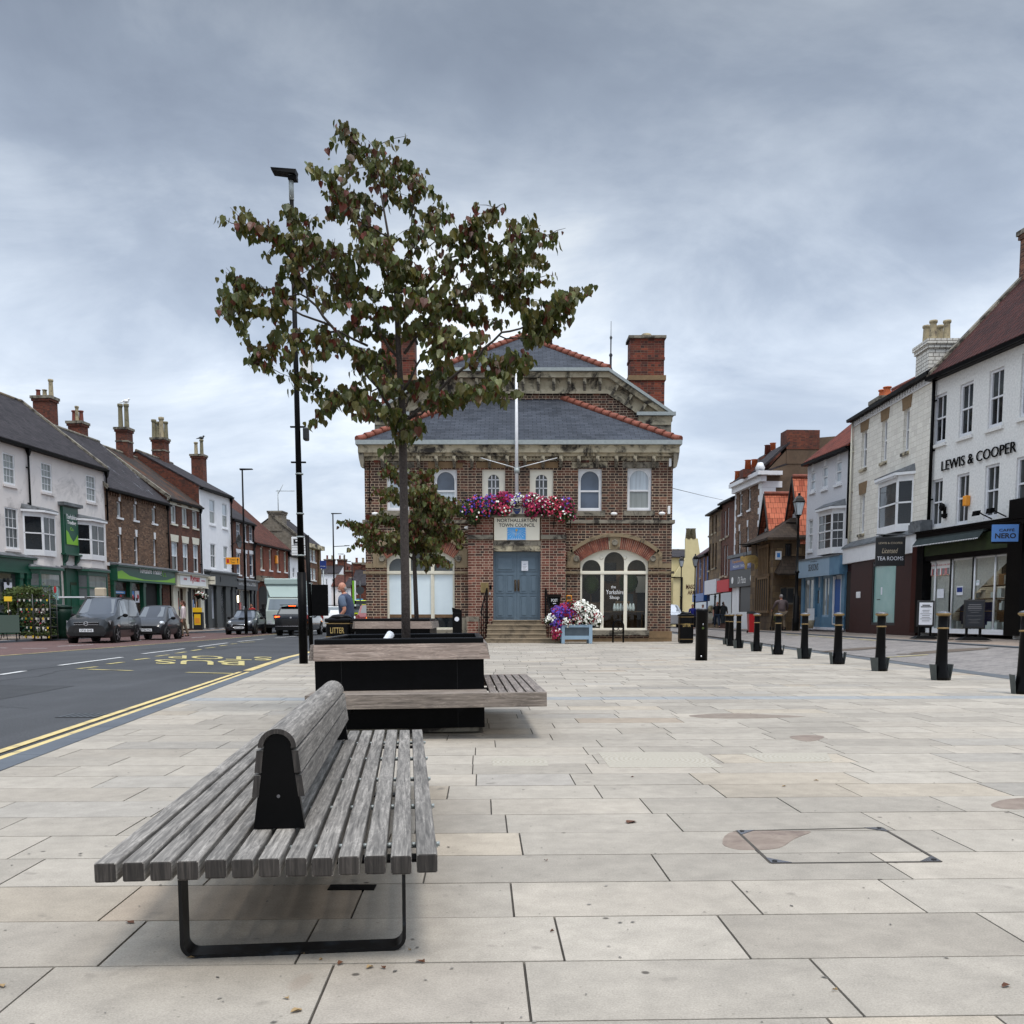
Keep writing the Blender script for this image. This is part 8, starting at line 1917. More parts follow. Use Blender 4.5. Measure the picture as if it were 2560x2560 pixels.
# --- old stone & timber house
OX,OY=13.45,49.6; p1=(15.7,49.6)
B=Bld('old_stone_house','old brown stone corner house with timber-framed gables and orange pantiles','building',(OX,OY),(15.9,OY),.38,GR2)
mm=lambda x,y,o=0:B.m('RA',x,y,o)
ze=mm(865,985)[1]; L=B.L; DW=4.6
B.win('RA',975,1028,1025,1160,glass='glass',frame='dark_wood',sill=None,reveal=.12,rail=False,cols=2)
B.win('RA',935,1055,1378,1515,glass='glass_mid',frame='stone_grey',sill='stone_brown',reveal=.12,rail=False,cols=2)
b=MB().mat('stone_block'); panel(b,rect(0,L,-.5,ze),B.holes,0,.12); b.face([(0,0,-.5),(0,0,ze),(0,DW,ze),(0,DW,-.5)]).face([(0,DW,-.5),(0,DW,ze),(L,DW,ze),(L,DW,-.5)]); b.face([(0,0,ze),(L,0,ze),(L,DW,ze),(0,DW,ze)]); B.part(b,'wall')
b=MB().mat('tile_stone').mesh([(-.45,-.45,ze-.1),(L,-.45,ze-.1),(L,DW+.3,ze-.1),(-.45,DW+.3,ze-.1),(-.45,-.45,ze+.02),(L,-.45,ze+.02),(1.3,1.5,ze+1.2),(L,1.6,ze+1.25),(1.3,DW-.3,ze+1.1),(-.45,DW+.3,ze+.02),(L,DW+.3,ze+.3)],[(0,1,5,4),(4,5,7,6),(4,6,8,9),(6,7,10,8),(9,8,10),(3,0,4,9),(3,9,10,2)]); B.part(b,'roof')
# west face windows: timber mullions
for (y0,y1,z0,z1) in ((.8,2.6,ze-1.9,ze-.35),(.6,3.2,.95,2.75)):
    b=MB().mat('dark_wood').box(-.06,.02,y0,y1,z0,z1); b.mat('stone_lintel')
    for i in range(7): y=y0+(y1-y0)*i/6; b.box(-.1,-.04,y-.05,y+.05,z0,z1)
    b.box(-.1,-.03,y0-.1,y1+.1,z1,z1+.12).box(-.12,-.03,y0-.1,y1+.1,z0-.12,z0); B.part(b,'mullioned_window')
B.part(MB().mat('tile_stone').hexa([(.05,-1.0,2.72),(L,-1.0,2.72),(L,0,2.9),(.05,0,2.9),(.05,-1.0,2.80),(L,-1.0,2.80),(L,0,3.75),(.5,0,3.75)]),'door_hood')
facfit(B,'wall_plaque','white and blue plaque on the brown stone house','plaque','RA',920,1122,lambda e:MB().mat('white_plain').bbox(-.16,.16,-.05,0,-.22,.22,.03).mat('blue_sign').box(-.08,.08,-.055,-.05,-.1,.12).build('plate',None,e))
# two timber gables facing the street (west), ridges running back to the east
def tgable(Yc,X0,hw,zb_,za,lab):
    b=MB().mat('black_gloss').extr([(Yc-hw-OY,zb_),(Yc+hw-OY,zb_),(Yc-OY,za-.12)],'x',X0-OX,X0-OX+.12); B.part(b,'gable_front')
    b=MB().mat('white_wash')
    for i in range(1,8):
        t=-hw+.15+i*(2*hw-.3)/8; hgt=(1-abs(t)/hw)*(za-zb_)-.55
        if hgt>.3: b.box(X0-OX-.03,X0-OX,Yc-OY+t-.06,Yc-OY+t+.05,zb_+.25,zb_+.25+hgt*.9)
    B.part(b,'timber_infill')
    for sg in (-1,1):
        k=.12; Yb=Yc-OY+sg*(hw+.25); zb2=zb_-(za-zb_)*.25/hw
        o=B.part(MB().mat('pantile').hexa([(X0-OX-.3,Yb,zb2),(X0-OX+4.5,Yb,zb2),(X0-OX+4.5,Yc-OY,za),(X0-OX-.3,Yc-OY,za),(X0-OX-.3,Yb,zb2+k),(X0-OX+4.5,Yb,zb2+k),(X0-OX+4.5,Yc-OY,za+k),(X0-OX-.3,Yc-OY,za+k)]),'pantile_roof')
        B.part(MB().mat('dark_wood').hexa([(X0-OX-.36,Yb,zb2-.15),(X0-OX-.3,Yb,zb2-.15),(X0-OX-.3,Yc-OY,za-.15),(X0-OX-.36,Yc-OY,za-.15),(X0-OX-.36,Yb,zb2+k),(X0-OX-.3,Yb,zb2+k),(X0-OX-.3,Yc-OY,za+k),(X0-OX-.36,Yc-OY,za+k)]),'bargeboard')
    B.part(MB().mat('ridge_tile').tube([(X0-OX-.3,Yc-OY,za+.12),(X0-OX+4.5,Yc-OY,za+.12)],.12,8),'ridge')
tgable(53.6,14.25,1.55,ze-.3,H+222*53.6/1800-.38,''); tgable(50.9,15.0,1.45,ze+.2,H+253*50.9/1800-.38,'')
B.box('inner_wall','black_gloss',14.3-OX,L+3,.9,6.,ze-.2,ze+.9)
OS=B
# --- brown-brick with white quoins
B=Bld('shop_building','brown brick house with white quoins, white cornice and blue and black shop signs','building',(14.45,62.6),(14.75,57.),.3,GR2)
mm=lambda x,y,o=0:B.m('RA',x,y,o)
for a in ((605,630,632,790),(676,699,592,752)): B.win('RA',*a,glass='glass_mid',lintel='key',reveal=.12,sill='white_paint')
for a in ((596,616,928,1195),(662,682,895,1105)): B.win('RA',*a,glass='glass_mid',lintel='key',reveal=.12,sill=None)
ze=(mm(570,575)[1]+mm(750,475)[1])/2
B.shell('brown_brick',ze,13,B.m('RA',740,400)[1]+2.6 if False else ze+2.2,6.5,side='brown_render'); B.roof('slate_old',gut=None)
B.part(MB().mat('white_paint').box(-.1,B.L+.5,-.45,.1,ze-.15,ze+.08).box(-.1,B.L+.3,-.25,.1,ze-.5,ze-.15).box(B.L,B.L+.45,-.4,1.0,ze-.15,ze+.08).lathe([(.2,ze),(.28,ze+.3),(.15,ze+.6)],10,(B.L,-.2,0)),'cornice')
b=MB().mat('white_paint'); z=.5; i=0
while z<ze-.6:
    w_=.75 if i%2 else .5; b.box(B.L-w_,B.L+.04,-.05,0,z,z+.36); b.box(B.L,B.L+.05,-.05,w_*1.5,z,z+.36); b.box(-.04,.25 if i%2 else .12,-.04,0,z,z+.36); z+=.37; i+=1
B.part(b,'quoins')
# rendered gable wall behind, with its big stack
x1=17.9-14.75; za=H+328*57/1800-.3
b=MB().mat('brown_render').mesh([(B.L+.02,.02,0),(B.L+.02,9.5,0),(B.L+.02,9.5,za-1.2),(B.L+.02,5.2,za+.2),(B.L+.02,1.9,za-.1),(B.L+.02,.02,ze-.1),(B.L-.6,.02,0),(B.L-.6,9.5,0),(B.L-.6,9.5,za-1.2),(B.L-.6,5.2,za+.2),(B.L-.6,1.9,za-.1),(B.L-.6,.02,ze-.1)],[(0,1,2,3,4,5),(11,10,9,8,7,6),(5,4,10,11),(4,3,9,10),(3,2,8,9)]); B.part(b,'gable_wall')
B.part(MB().mat('slate_old').hexa([(-.05,-.25,ze+.1),(B.L+.1,-.25,ze+.1),(B.L+.1,1.5,za-.35),(-.05,1.5,za-.35),(-.05,-.25,ze+.25),(B.L+.1,-.25,ze+.25),(B.L+.1,1.5,za-.2),(-.05,1.5,za-.2)]),'roof_slope')
p0=atY(*q('RA',993,110),57.);p1=atY(*q('RA',1255,110),57.); 
c=B.part(MB().mat('brown_render').box(B.L-1.0,B.L+.05,p0.x-14.75,p1.x-14.75,za-1.5,p0.z-.3-1.1).mat('stack_brick').box(B.L-1.03,B.L+.08,p0.x-14.78,p1.x-14.72,p0.z-.3-1.1,p0.z-.3),'chimney')
for k_,(x,y0,y1,yy) in enumerate(((675,355,420,3.),(728,350,405,3.4),(832,235,320,3.2),(875,218,280,2.6),(592,445,520,4.6),(635,445,500,4.2))):
    u_,z_=B.m('RA',x,y1,0); Yq=B.P1.y+ (1.0+k_*.8); p=atY(*q('RA',x,y1),Yq+1); pz=atY(*q('RA',x,y0),Yq+1).z; loc=B.E.matrix_basis.inverted()@Vector((p.x,Yq+1,0)); B.part(MB().mat('pot_orange' if k_!=2 else 'pot_red').lathe([(.2,p.z-.3-.2),(.17,pz-.35),(.22,pz-.3)],10,(loc.x,loc.y,0)).mat('stack_brick').box(loc.x-.4,loc.x+.4,loc.y-.4,loc.y+.4,ze,p.z-.3-.1),'chimney_pot',None,c)
zfa,zfb=mm(600,1235,.3)[1],mm(600,1375,.3)[1]
s=B.part(MB().mat('charcoal_sign').box(0,B.L,-.3,0,zfb,zfa-.0).mat('lead').box(0,B.L,-.5,0,zfa+.75,zfa+.95).mat('deep_blue').box(.3,B.L-.6,-.36,-.30,zfa,zfa+.72),'shopfront')
txt(s,'Tandoori Nights',.8,B.L-1.2,zfa+.38,zfa+.6,-.362,'orange_sign'); txt(s,'INDIAN TAKEAWAY',1.0,B.L-1.0,zfa+.12,zfa+.27,-.362,'paper'); txt(s,'Di Pasta',1.9,3.6,zfb+.2,zfb+.62,-.302,'white_ink',shear=.25)
B.part(MB().mat('white_plain').lathe([(.22,-.31),(.22,-.3)],12,(.7,0,zfb+.45),'y').lathe([(.22,-.31),(.22,-.3)],12,(B.L-.9,0,zfb+.45),'y'),'sign_badge',None,s)
B.part(MB().mat('white_paint').box(0,B.L,-.1,0,-.2,1.0).box(0,.8,-.1,0,1.,zfb).box(B.L-.9,B.L,-.1,0,1,zfb).mat('charcoal_sign').box(1.8,B.L-.9,-.08,0,1.,zfb).mat('white_paint').box(.9,1.6,-.12,-.08,0,zfb),'takeaway_front',None,s)
BQ=B
# --- next ones down the street
def rhouse(label,P0,P1,zg,ze_ref,wall,roofm,wins,rise=2.,shop=None,name='town_house',sill='stone_pale',frame='white_paint'):
    B=Bld(name,label,'building',P0,P1,zg,GR2)
    for a in wins: B.win('RA',*a,glass='glass_mid',reveal=.12,sill=sill,frame=frame)
    ze=B.m(*ze_ref)[1]; B.shell(wall,ze,9,ze+rise,4.5); B.roof(roofm)
    if shop:
        z1,z0,mt,gm=shop; s=B.part(MB().mat(mt).box(.1,B.L-.1,-.3,0,z0,z1),'shopfront'); B.part(MB().mat(gm).box(.3,B.L-.3,-.06,0,.3,z0-.05),'shop_window',None,s)
    return B
BR=rhouse('narrow brown brick house with white sash windows beyond the white quoins',(14.38,66.2),(14.45,62.65),.25,('RA',500,690),'mid_brick','slate_old',[(457,472,775,990),(483,496,765,980),(508,522,738,960),(455,467,1060,1290),(478,490,1045,1280),(500,512,1040,1285)],1.4,(3.2,2.4,'red_ink','glass_shop'))
BT=rhouse('sandstone three-storey house with tall stone mullioned windows',(14.5,71.),(14.38,66.25),.2,('RA',400,770),'stone_block','slate_old',[(362,372,815,960),(388,398,805,945),(415,425,795,930),(360,373,1030,1240),(388,400,1025,1225),(412,424,1020,1215)],2.,(3.4,2.4,'white_blue_wash','glass_shop'),frame='dark_wood')
B=rhouse('small brick house with a purple tiled roof and bright blue shop posts',(14.75,77.),(14.5,71.1),.15,('RA',300,1120),'old_brick','tile_purple',[(285,300,1180,1300)],3.1,(2.6,2.0,'royal_blue','glass_shop'))
b=MB().mat('royal_blue')
for u in (.2,2.0,4.0,B.L-.3): b.box(u,u+.22,-.05,0,0,B.ze-.3)
B.part(b,'post')
# cream pub facing the square
B=farhouse('public_house','cream rendered pub with a chimneyed gable and the words Masons Arms',1255,1318,1178,1052,1034,92,'yellow_render','slate_old',[],gable=False,D=9,group=GR2)
pz=lambda x,y:B.m('D',x,y)
u0,za=pz(1268,1110);L=B.L
top=[(u0,0),(L,0),(L,pz(1316,1060)[1]),(pz(1314,1020)[0],pz(1310,1017)[1]),(pz(1291,1020)[0],pz(1291,1017)[1]),(pz(1291,1060)[0],pz(1291,1052)[1]),(u0,pz(1268,1088)[1])]
b=MB().mat('yellow_render').extr(top,'y',-.7,-.25); B.part(b,'gable_wall')
for x in (1297,1306): u,z=pz(x,1018); B.part(MB().mat('pot_grey').lathe([(.3,z),(.22,z+.9),(.28,z+1.0)],10,(u,-.45,0)),'chimney_pot')
txt(B.E,'MASONS',pz(1292,1100)[0],pz(1318,1100)[0],pz(1300,1112)[1],pz(1300,1103)[1],-.71,'hair_brown',bold=.02); txt(B.E,'ARMS',pz(1295,1100)[0],pz(1314,1100)[0],pz(1300,1122)[1],pz(1300,1114)[1],-.71,'hair_brown',bold=.02)
B.part(MB().mat('black_metal').tube([(pz(1284,1090)[0],-.8,0),(pz(1284,1090)[0],-.8,pz(1284,1090)[1]),(0,-.8,pz(1270,1090)[1])],.09,6),'downpipe')
farhouse('house','distant low house with a brick chimney at the left of the cream pub',1240,1270,1178,1096,1062,110,'stone_pale','slate_old',[],chim=[(1272,2.2,1052)])

# pig-shaped sign, red bin, boards
pg=thing('pig_sign','golden pig-shaped hanging sign outside the takeaway','sign',tuple(atY(*q('RA',690,1175),52.5)))
sc_=52.5/1800./1.325/3.2196
P=[(618,1150),(632,1138),(640,1142),(655,1128),(700,1120),(735,1124),(752,1138),(760,1165),(755,1205),(748,1232),(732,1228),(728,1190),(700,1180),(672,1185),(668,1232),(652,1230),(650,1195),(640,1172),(622,1165)]
MB().mat('pig_gold').extr([((x-690)*sc_,-(y-1175)*sc_) for x,y in P],'y',-.03,.03).build('board',None,pg)
MB().mat('pig_gold').lathe([(.12,-.035),(.11,-.03)],12,(-.42,0,.20),'y').build('ear',None,pg)
MB().mat('black_metal').tube([(-.6,0,.95),(.75,0,.95),(1.0,0,.95)],.03,6).tube([(-.2,0,.3),(-.2,0,.95)],.015,5).tube([(.35,0,.45),(.35,0,.95)],.015,5).build('bracket',None,pg)
p=atY(*q('RD',1112,1465),46.5); rb=thing('wheelie_bin','red wheeled bin with a black lid behind the bollards','bin',(p.x,46.5,gr(p.x,46.5))); rb.scale=(.62,.62,.72); MB().mat('red_plastic').hexa([(-.24,-.28,.05),(.24,-.28,.05),(.24,.28,.05),(-.24,.28,.05),(-.3,-.36,1.3),(.3,-.36,1.3),(.3,.36,1.3),(-.3,.36,1.3)]).build('body',None,rb); MB().mat('black_metal').hexa([(-.32,-.38,1.3),(.32,-.38,1.3),(.32,.38,1.3),(-.32,.38,1.3),(-.3,-.3,1.36),(.3,-.3,1.36),(.3,.36,1.46),(-.3,.36,1.46)]).build('lid',None,rb); MB().mat('tyre').lathe([(.1,-.3),(.1,-.24)],10,(0,.25,.1),'x').lathe([(.1,.24),(.1,.3)],10,(0,.25,.1),'x').build('wheel',None,rb)
def aboard(x0,x1,yt,yb,ybase,C,Y,lab,kind):
    p0=atY(*q(C,x0,yb),Y);p1=atY(*q(C,x1,yb),Y); zg=gr(p0.x,Y)+.03; z1=atY(*q(C,(x0+x1)/2,yt),Y).z-zg; z0=atY(*q(C,(x0+x1)/2,yb),Y).z-zg; w=(p1.x-p0.x)
    e=thing('pavement_sign',lab,'sign',((p0.x+p1.x)/2,Y,zg),R(-5)); b=MB().mat('charcoal_sign')
    bd=MB().mat('charcoal_sign').bbox(-w/2,w/2,-.03,.03,z0,z1,.02).build('frame',None,e)
    MB().mat('paper' if kind==0 else 'navy_paint').box(-w/2+.06,w/2-.06,-.036,-.03,z0+.06,z1-.06).build('poster',None,bd)
    b=MB(); rn=random.Random(kind+4); z=z1-.16
    while z>z0+.14:
        hw=rn.uniform(.18,.36)*w; b.mat('black_ink' if kind==0 else 'bollard_cap').box(-hw,hw,-.039,-.036,z,z+(.03 if z>z1-.3 else .012)); z-=rn.choice([.05,.05,.06,.10])
    b.build('print',None,bd)
    b=MB().mat('black_metal')
    for sg in (-1,1): b.hexa([(sg*w*.32-.03,-.03,.06),(sg*w*.32+.03,-.03,.06),(sg*w*.32+.03,.03,.06),(sg*w*.32-.03,.03,.06),(sg*w*.32-.03,-.03,z0),(sg*w*.32+.03,-.03,z0),(sg*w*.32+.03,.03,z0),(sg*w*.32-.03,.03,z0)])
    b.build('leg',None,e); MB().mat('black_metal').hexa([(-w*.75,-.28,0),(w*.75,-.28,0),(w*.75,.28,0),(-w*.75,.28,0),(-w*.45,-.1,.10),(w*.45,-.1,.10),(w*.45,.1,.10),(-w*.45,.1,.10)]).build('base',None,e)
aboard(1003,1138,1293,1503,1560,'RC',30.2,'pavement sign with a white printed poster outside the dark shopfront',0)
aboard(1378,1542,1285,1518,1580,'RC',27.6,'dark chalk-style pavement sign outside the deli window',1)
# black post at window
p=atY(*q('RC',1262,1500),29.); 
e=thing('barrier_post','thin black metal post standing before the shop window','post',(p.x,29.,gr(p.x,29.))); MB().mat('black_metal').tube([(0,0,0),(0,0,2.3)],.02,6).lathe([(.16,0),(.16,.02)],14).build('post',None,e)
# black column with shop frame at right edge (next shop's pillar)
# ================================================================ vehicles
def wheel(parent,x,y,r,w,rim='silver_rim',sp=5):
    k=MB().mat('tyre').lathe([(r*.6,-w/2),(r*.93,-w/2),(r,-w*.3),(r,w*.3),(r*.93,w/2),(r*.6,w/2)],22,(0,0,0),'y').build('wheel',None,parent,(x,y,r))
    s=1 if y>0 else -1; b=MB().mat(rim).lathe([(r*.66,s*w*.40),(r*.66,s*w*.47)][::s],20,(0,0,0),'y'); b.mat('near_black').lathe([(r*.56,s*w*.46),(r*.56,s*w*.475)][::s],20,(0,0,0),'y'); b.mat(rim).lathe([(r*.16,s*w*.47),(r*.14,s*w*.53)][::s],10,(0,0,0),'y')
    for i in range(sp):
        a=2*math.pi*i/sp; c,s_=math.cos(a),math.sin(a); n=(-s_,c); q_=[(c*r*.1+n[0]*r*.07,s_*r*.1+n[1]*r*.07),(c*r*.64+n[0]*r*.1,s_*r*.64+n[1]*r*.1),(c*r*.64-n[0]*r*.1,s_*r*.64-n[1]*r*.1),(c*r*.1-n[0]*r*.07,s_*r*.1-n[1]*r*.07)]; b.extr(q_,'y',s*w*.44,s*w*.52)
    b.build('rim',None,k); return k
def car(name,label,loc,head,st,body,wheels,r,glass='car_glass',cabin=None,group=None,rim='silver_rim',pillar='car_plastic',tw=.2,roofm=None,sides=None):
    """st: stations front->rear (x from front, zlow, zbelt, ztop, wbelt(half), wtop(half)); cabin=(i0,i1,i2,i3): cowl, roof front, roof rear, tail"""
    e=thing(name,label,'car' if 'van' not in name and 'lorry' not in name and 'pickup' not in name else name.split('_')[-1],loc,head,group)
    def ring(s):
        x,zl,zb,zt,wb,wt=s; ww=wb; hi=zt-zb
        P=[(ww*.90,zl),(ww*.985,zl+.10),(ww*1.0,(zl+zb)/2+.03),(ww*.965,zb-.05),(ww*.93,zb),(wt*1.0,zt-max(.012,hi*.13)),(wt*.86,zt-max(.003,hi*.03)),(wt*.4,zt)]
        return [( -x,p[0],p[1]) for p in P]+[(-x,-p[0],p[1]) for p in reversed(P)]
    b=MB().mat(body); b.smooth=True; rg=[ring(s) for s in st]; n=len(rg[0])
    # densify between stations for smoothness
    vs=[p for r_ in rg for p in r_]; fs=[]
    for i in range(len(rg)-1):
        for k in range(n):
            fs.append((i*n+k,i*n+(k+1)%n,(i+1)*n+(k+1)%n,(i+1)*n+k))
    b.mesh(vs,fs); b.smooth=False
    b.face(rg[0][::-1]); b.face(rg[-1])
    o=b.build('body',None,e)
    es=o.modifiers.new('e','EDGE_SPLIT'); es.split_angle=R(38)
    def lerp(a,c,t): return tuple(a[i]+(c[i]-a[i])*t for i in range(3))
    def offs(Q,d):
        a,c,g,h_=[Vector(p) for p in Q]; n_=((c-a).cross(h_-a)).normalized()
        return n_*d
    def patch(Q,m,nm,d=.012,par=None):
        n_=offs(Q,d); cen=sum((Vector(p) for p in Q),Vector())/4
        # point outwards from car axis
        ctr=Vector((-(st[0][0]+st[-1][0])/2-0,0,.7))
        if n_.dot(cen-ctr)<0: n_=-n_
        P=[Vector(p)+n_ for p in Q]; Pi=[Vector(p)-n_*.5 for p in Q]
        return MB().mat(m).hexa(Pi+P).build(nm,None,par or e)
    if cabin:
        a,f,g,t=cabin
        # windscreen: between station a top edge and f top edge
        def corner(i,k): return Vector(rg[i][k])
        def scr(i,j,nm,m=glass):
            A=corner(i,5);A2=corner(i,n-1-5);Bq=corner(j,6);B2=corner(j,n-1-6)
            Q=[A.lerp(A2,.05).lerp(Bq,.06),A2.lerp(A,.05).lerp(B2,.06),B2.lerp(Bq,.04).lerp(A2,.05),Bq.lerp(B2,.04).lerp(A,.05)]
            return patch(Q,m,nm)
        scr(a,f,'windscreen'); scr(t,g,'rear_window',glass)
        def side(i,j,s,nm,f0=.08,f1=.92,zt0=.88,tri=None):
            kk=(4,5) if s>0 else (n-1-4,n-1-5)
            lo0,hi0=corner(i,kk[0]),corner(i,kk[1]); lo1,hi1=corner(j,kk[0]),corner(j,kk[1])
            Q=[lo0.lerp(hi0,.08).lerp(lo1.lerp(hi1,.08),f0),lo0.lerp(hi0,.08).lerp(lo1.lerp(hi1,.08),f1),lo0.lerp(hi0,.94).lerp(lo1.lerp(hi1,.94),f1),lo0.lerp(hi0,.94).lerp(lo1.lerp(hi1,.94),f0)]
            patch(Q,glass,nm,.008)
        for s in (1,-1):
            segs=sides or [(a,f,.45,.98),(f,f+1,.02,.97)]+[(k,k+1,.03,.97) for k in range(f+1,g)]
            for (i,j,f0,f1) in segs: side(i,j,s,'side_window',f0,f1)
    W=max(s[4] for s in st)
    for x in wheels:
        for s in (1,-1):
            ar=MB().mat('near_black').lathe([(r*1.14,s*(W-.20)),(r*1.14,s*(W+.004))][::s],24,(-x,0,r),'y').build('wheel_arch',None,e); wheel(e,-x,s*(W-tw/2-.0+.012),r,tw,rim)
    for s in (1,-1):
        if cabin:
            xm=-(st[cabin[0]][0]*.45+st[cabin[1]][0]*.55); zm=st[cabin[0]][2]+.08; MB().mat('car_plastic').ell((xm,s*(W+.10),zm),(.06,.11,.075),10,6).tube([(xm,s*W*.93,zm-.03),(xm,s*(W+.05),zm-.02)],.02,5).build('wing_mirror',None,e)
    return e,W
def plate(e,x,z,w,s,mat='number_white',ink='black_ink',front=True,h=.12):
    X=x; b=MB().mat(mat)
    o=b.box(X,X+.012 if front else X-.012,-w/2,w/2,z-h/2,z+h/2).build('number_plate',None,e)
    M=Matrix.Translation((X+(.013 if front else -.013),0,z))@(Matrix.Rotation(R(90),4,'Z') if front else Matrix.Rotation(R(-90),4,'Z'))
    txt(o,s,-w/2+.04,w/2-.04,-h*.32,h*.32,0,ink,'characters',.002,M=M,bold=.01); return o
def headto(P,Q): return math.atan2(Q[1]-P[1],Q[0]-P[0])
def lampshape(e,nm,mat,x,y,z,rx,ry,rz): MB().mat(mat).ell((x,y,z),(rx,ry,rz),14,8).build(nm,None,e)
RZV=-.01
# grey panel van, nose at (x,y)
fc=(-16.45,37.0); d=Vector((.10,-1)).normalized(); hd=math.atan2(d.y,d.x)
st=[(0,.28,.62,.70,.70,.55),(.10,.22,.82,.93,.80,.66),(.45,.2,.90,1.02,.87,.72),(.95,.2,.96,1.10,.895,.74),(1.15,.2,1.0,1.14,.9,.74),(1.95,.2,1.04,1.78,.9,.68),(2.5,.2,1.06,1.83,.9,.69),(3.3,.2,1.06,1.83,.9,.69),(4.1,.22,1.04,1.80,.89,.68),(4.35,.28,1.02,1.66,.86,.66),(4.42,.35,.95,1.2,.82,.64)]
e,W=car('panel_van','dark grey panel van with silver badge parked facing the camera before the pale house',(fc[0],fc[1],RZV),hd,st,'van_grey',(.85,3.55),.33,cabin=(4,5,8,9),sides=[(4,5,.42,.98),(5,6,.02,.95)])
for s in (1,-1):
    o=MB().mat('headlamp').hexa([(-.13,s*.46,.70),(-.26,s*.82,.72),(-.42,s*.80,.72),(-.3,s*.46,.70),(-.10,s*.46,.80),(-.22,s*.82,.88),(-.42,s*.82,.88),(-.3,s*.46,.80)]).build('headlight',None,e)
    MB().mat('near_black').box(-.02,.02,s*.50,s*.72,.34,.44).build('fog_lamp',None,e)
MB().mat('near_black').box(-.06,.035,-.45,.45,.72,.81).build('grille',None,e)
b=MB().mat('chrome').box(.03,.045,-.46,.46,.715,.728).box(.03,.045,-.46,.46,.805,.815); b.build('trim',None,e)
bd=MB().mat('chrome').lathe([(.085,.04),(.085,.055)],20,(0,0,.765),'x').mat('near_black').lathe([(.066,.055),(.066,.057)],20,(0,0,.765),'x').mat('chrome').tube([(.06,.04,.80),(.06,.02,.76),(.06,0,.79),(.06,-.02,.76),(.06,-.04,.80)],.007,4).tube([(.06,.05,.77),(.06,.025,.725),(.06,0,.765),(.06,-.025,.725),(.06,-.05,.77)],.007,4); bd.build('badge',None,e)
plate(e,.03,.50,.52,'GF20 BNE')
MB().mat('near_black').box(-.02,.025,-.5,.5,.30,.41).build('air_intake',None,e)
b=MB().mat('car_plastic').box(-3.1,-1.2,W*1.0,W+.012,.50,.56).box(-3.1,-1.2,-W-.012,-W,.50,.56).box(-3.9,-2.5,W-.03,W-.01,1.02,1.035); b.build('side_strip',None,e)
b=MB().mat('near_black')
for x in (1.2,2.4,3.2): b.box(-x-.004,-x+.004,-W*1.004,-W,.35,1.0).box(-x-.004,-x+.004,W,W*1.004,.35,1.0)
b.build('door_seam',None,e)
b=MB().mat('black_metal').box(-4.0,-1.9,.62,.66,1.80,1.84).box(-4.0,-1.9,-.66,-.62,1.80,1.84); b.build('roof_rail',None,e)
# small two-seater
st=[(0,.3,.55,.62,.60,.45),(.12,.24,.68,.76,.70,.5),(.45,.22,.82,.94,.77,.56),(.62,.22,.88,1.0,.78,.58),(1.25,.22,.92,1.50,.78,.56),(1.75,.22,.94,1.55,.78,.56),(2.25,.24,.96,1.50,.78,.56),(2.60,.3,.92,1.2,.76,.54),(2.70,.35,.8,.9,.7,.5)]
e,W=car('small_car','small grey two-seater car parked behind the grey van',(-16.15,42.3,RZV),headto((0,1),(.04,0)),st,'smart_grey',(.5,2.2),.29,cabin=(3,4,6,7),sides=[(3,4,.4,.98),(4,5,.02,.98)])
for s in (1,-1): lampshape(e,'headlight','headlamp',-.28,s*.58,.72,.17,.13,.12)
MB().mat('near_black').box(-.02,.03,-.3,.3,.50,.58).box(-.02,.03,-.42,.42,.28,.38).build('grille',None,e); MB().mat('chrome').box(.02,.035,-.3,.3,.575,.59).build('trim',None,e); plate(e,.03,.44,.48,'YT64 TTA')
b=MB().mat('silver_rim'); 
# convertible
st=[(0,.25,.50,.55,.62,.5),(.10,.2,.62,.74,.74,.6),(.5,.18,.76,.88,.82,.66),(1.1,.18,.84,.96,.84,.66),(1.25,.18,.86,.99,.84,.66),(1.85,.18,.88,1.38,.84,.60),(2.4,.18,.88,1.41,.84,.60),(3.0,.18,.9,1.36,.84,.58),(3.35,.2,.9,1.0,.82,.62),(3.65,.25,.85,.92,.78,.6),(3.72,.3,.7,.75,.72,.55)]
e,W=car('convertible_car','dark navy soft-top hatchback parked nose first by the stationery shop',(-15.45,54.2,RZV),headto((0,1),(.05,0)),st,'mini_navy',(.62,3.05),.31,cabin=(4,5,7,8),rim='bronze',sides=[(4,5,.42,.98),(5,6,.02,.9),(6,7,.05,.7)])
for s in (1,-1): lampshape(e,'headlight','headlamp',-.13,s*.55,.66,.08,.125,.13)
MB().mat('near_black').extr([(-.36,.56),(.36,.56),(.44,.47),(.3,.40),(-.3,.40),(-.44,.47)],'x',-.04,.04).build('grille',None,e)
MB().mat('chrome').tube([(.04,-.36,.56),(.04,.36,.56),(.04,.45,.48),(.04,.3,.39),(.04,-.3,.39),(.04,-.45,.48),(.04,-.36,.56)],.02,6).build('trim',None,e); plate(e,.05,.40,.52,'LD12 WBK')
MB().mat('near_black').box(-.7,-.5,-.15,.15,.89,.94).build('bonnet_scoop',None,e)
MB().mat('smart_dark').hexa([(-2.95,-.58,1.0),(-1.9,-.6,1.37),(-1.9,.6,1.37),(-2.95,.58,1.0),(-2.9,-.5,1.385),(-1.9,-.52,1.425),(-1.9,.52,1.425),(-2.9,.5,1.385)]).build('soft_top',None,e)
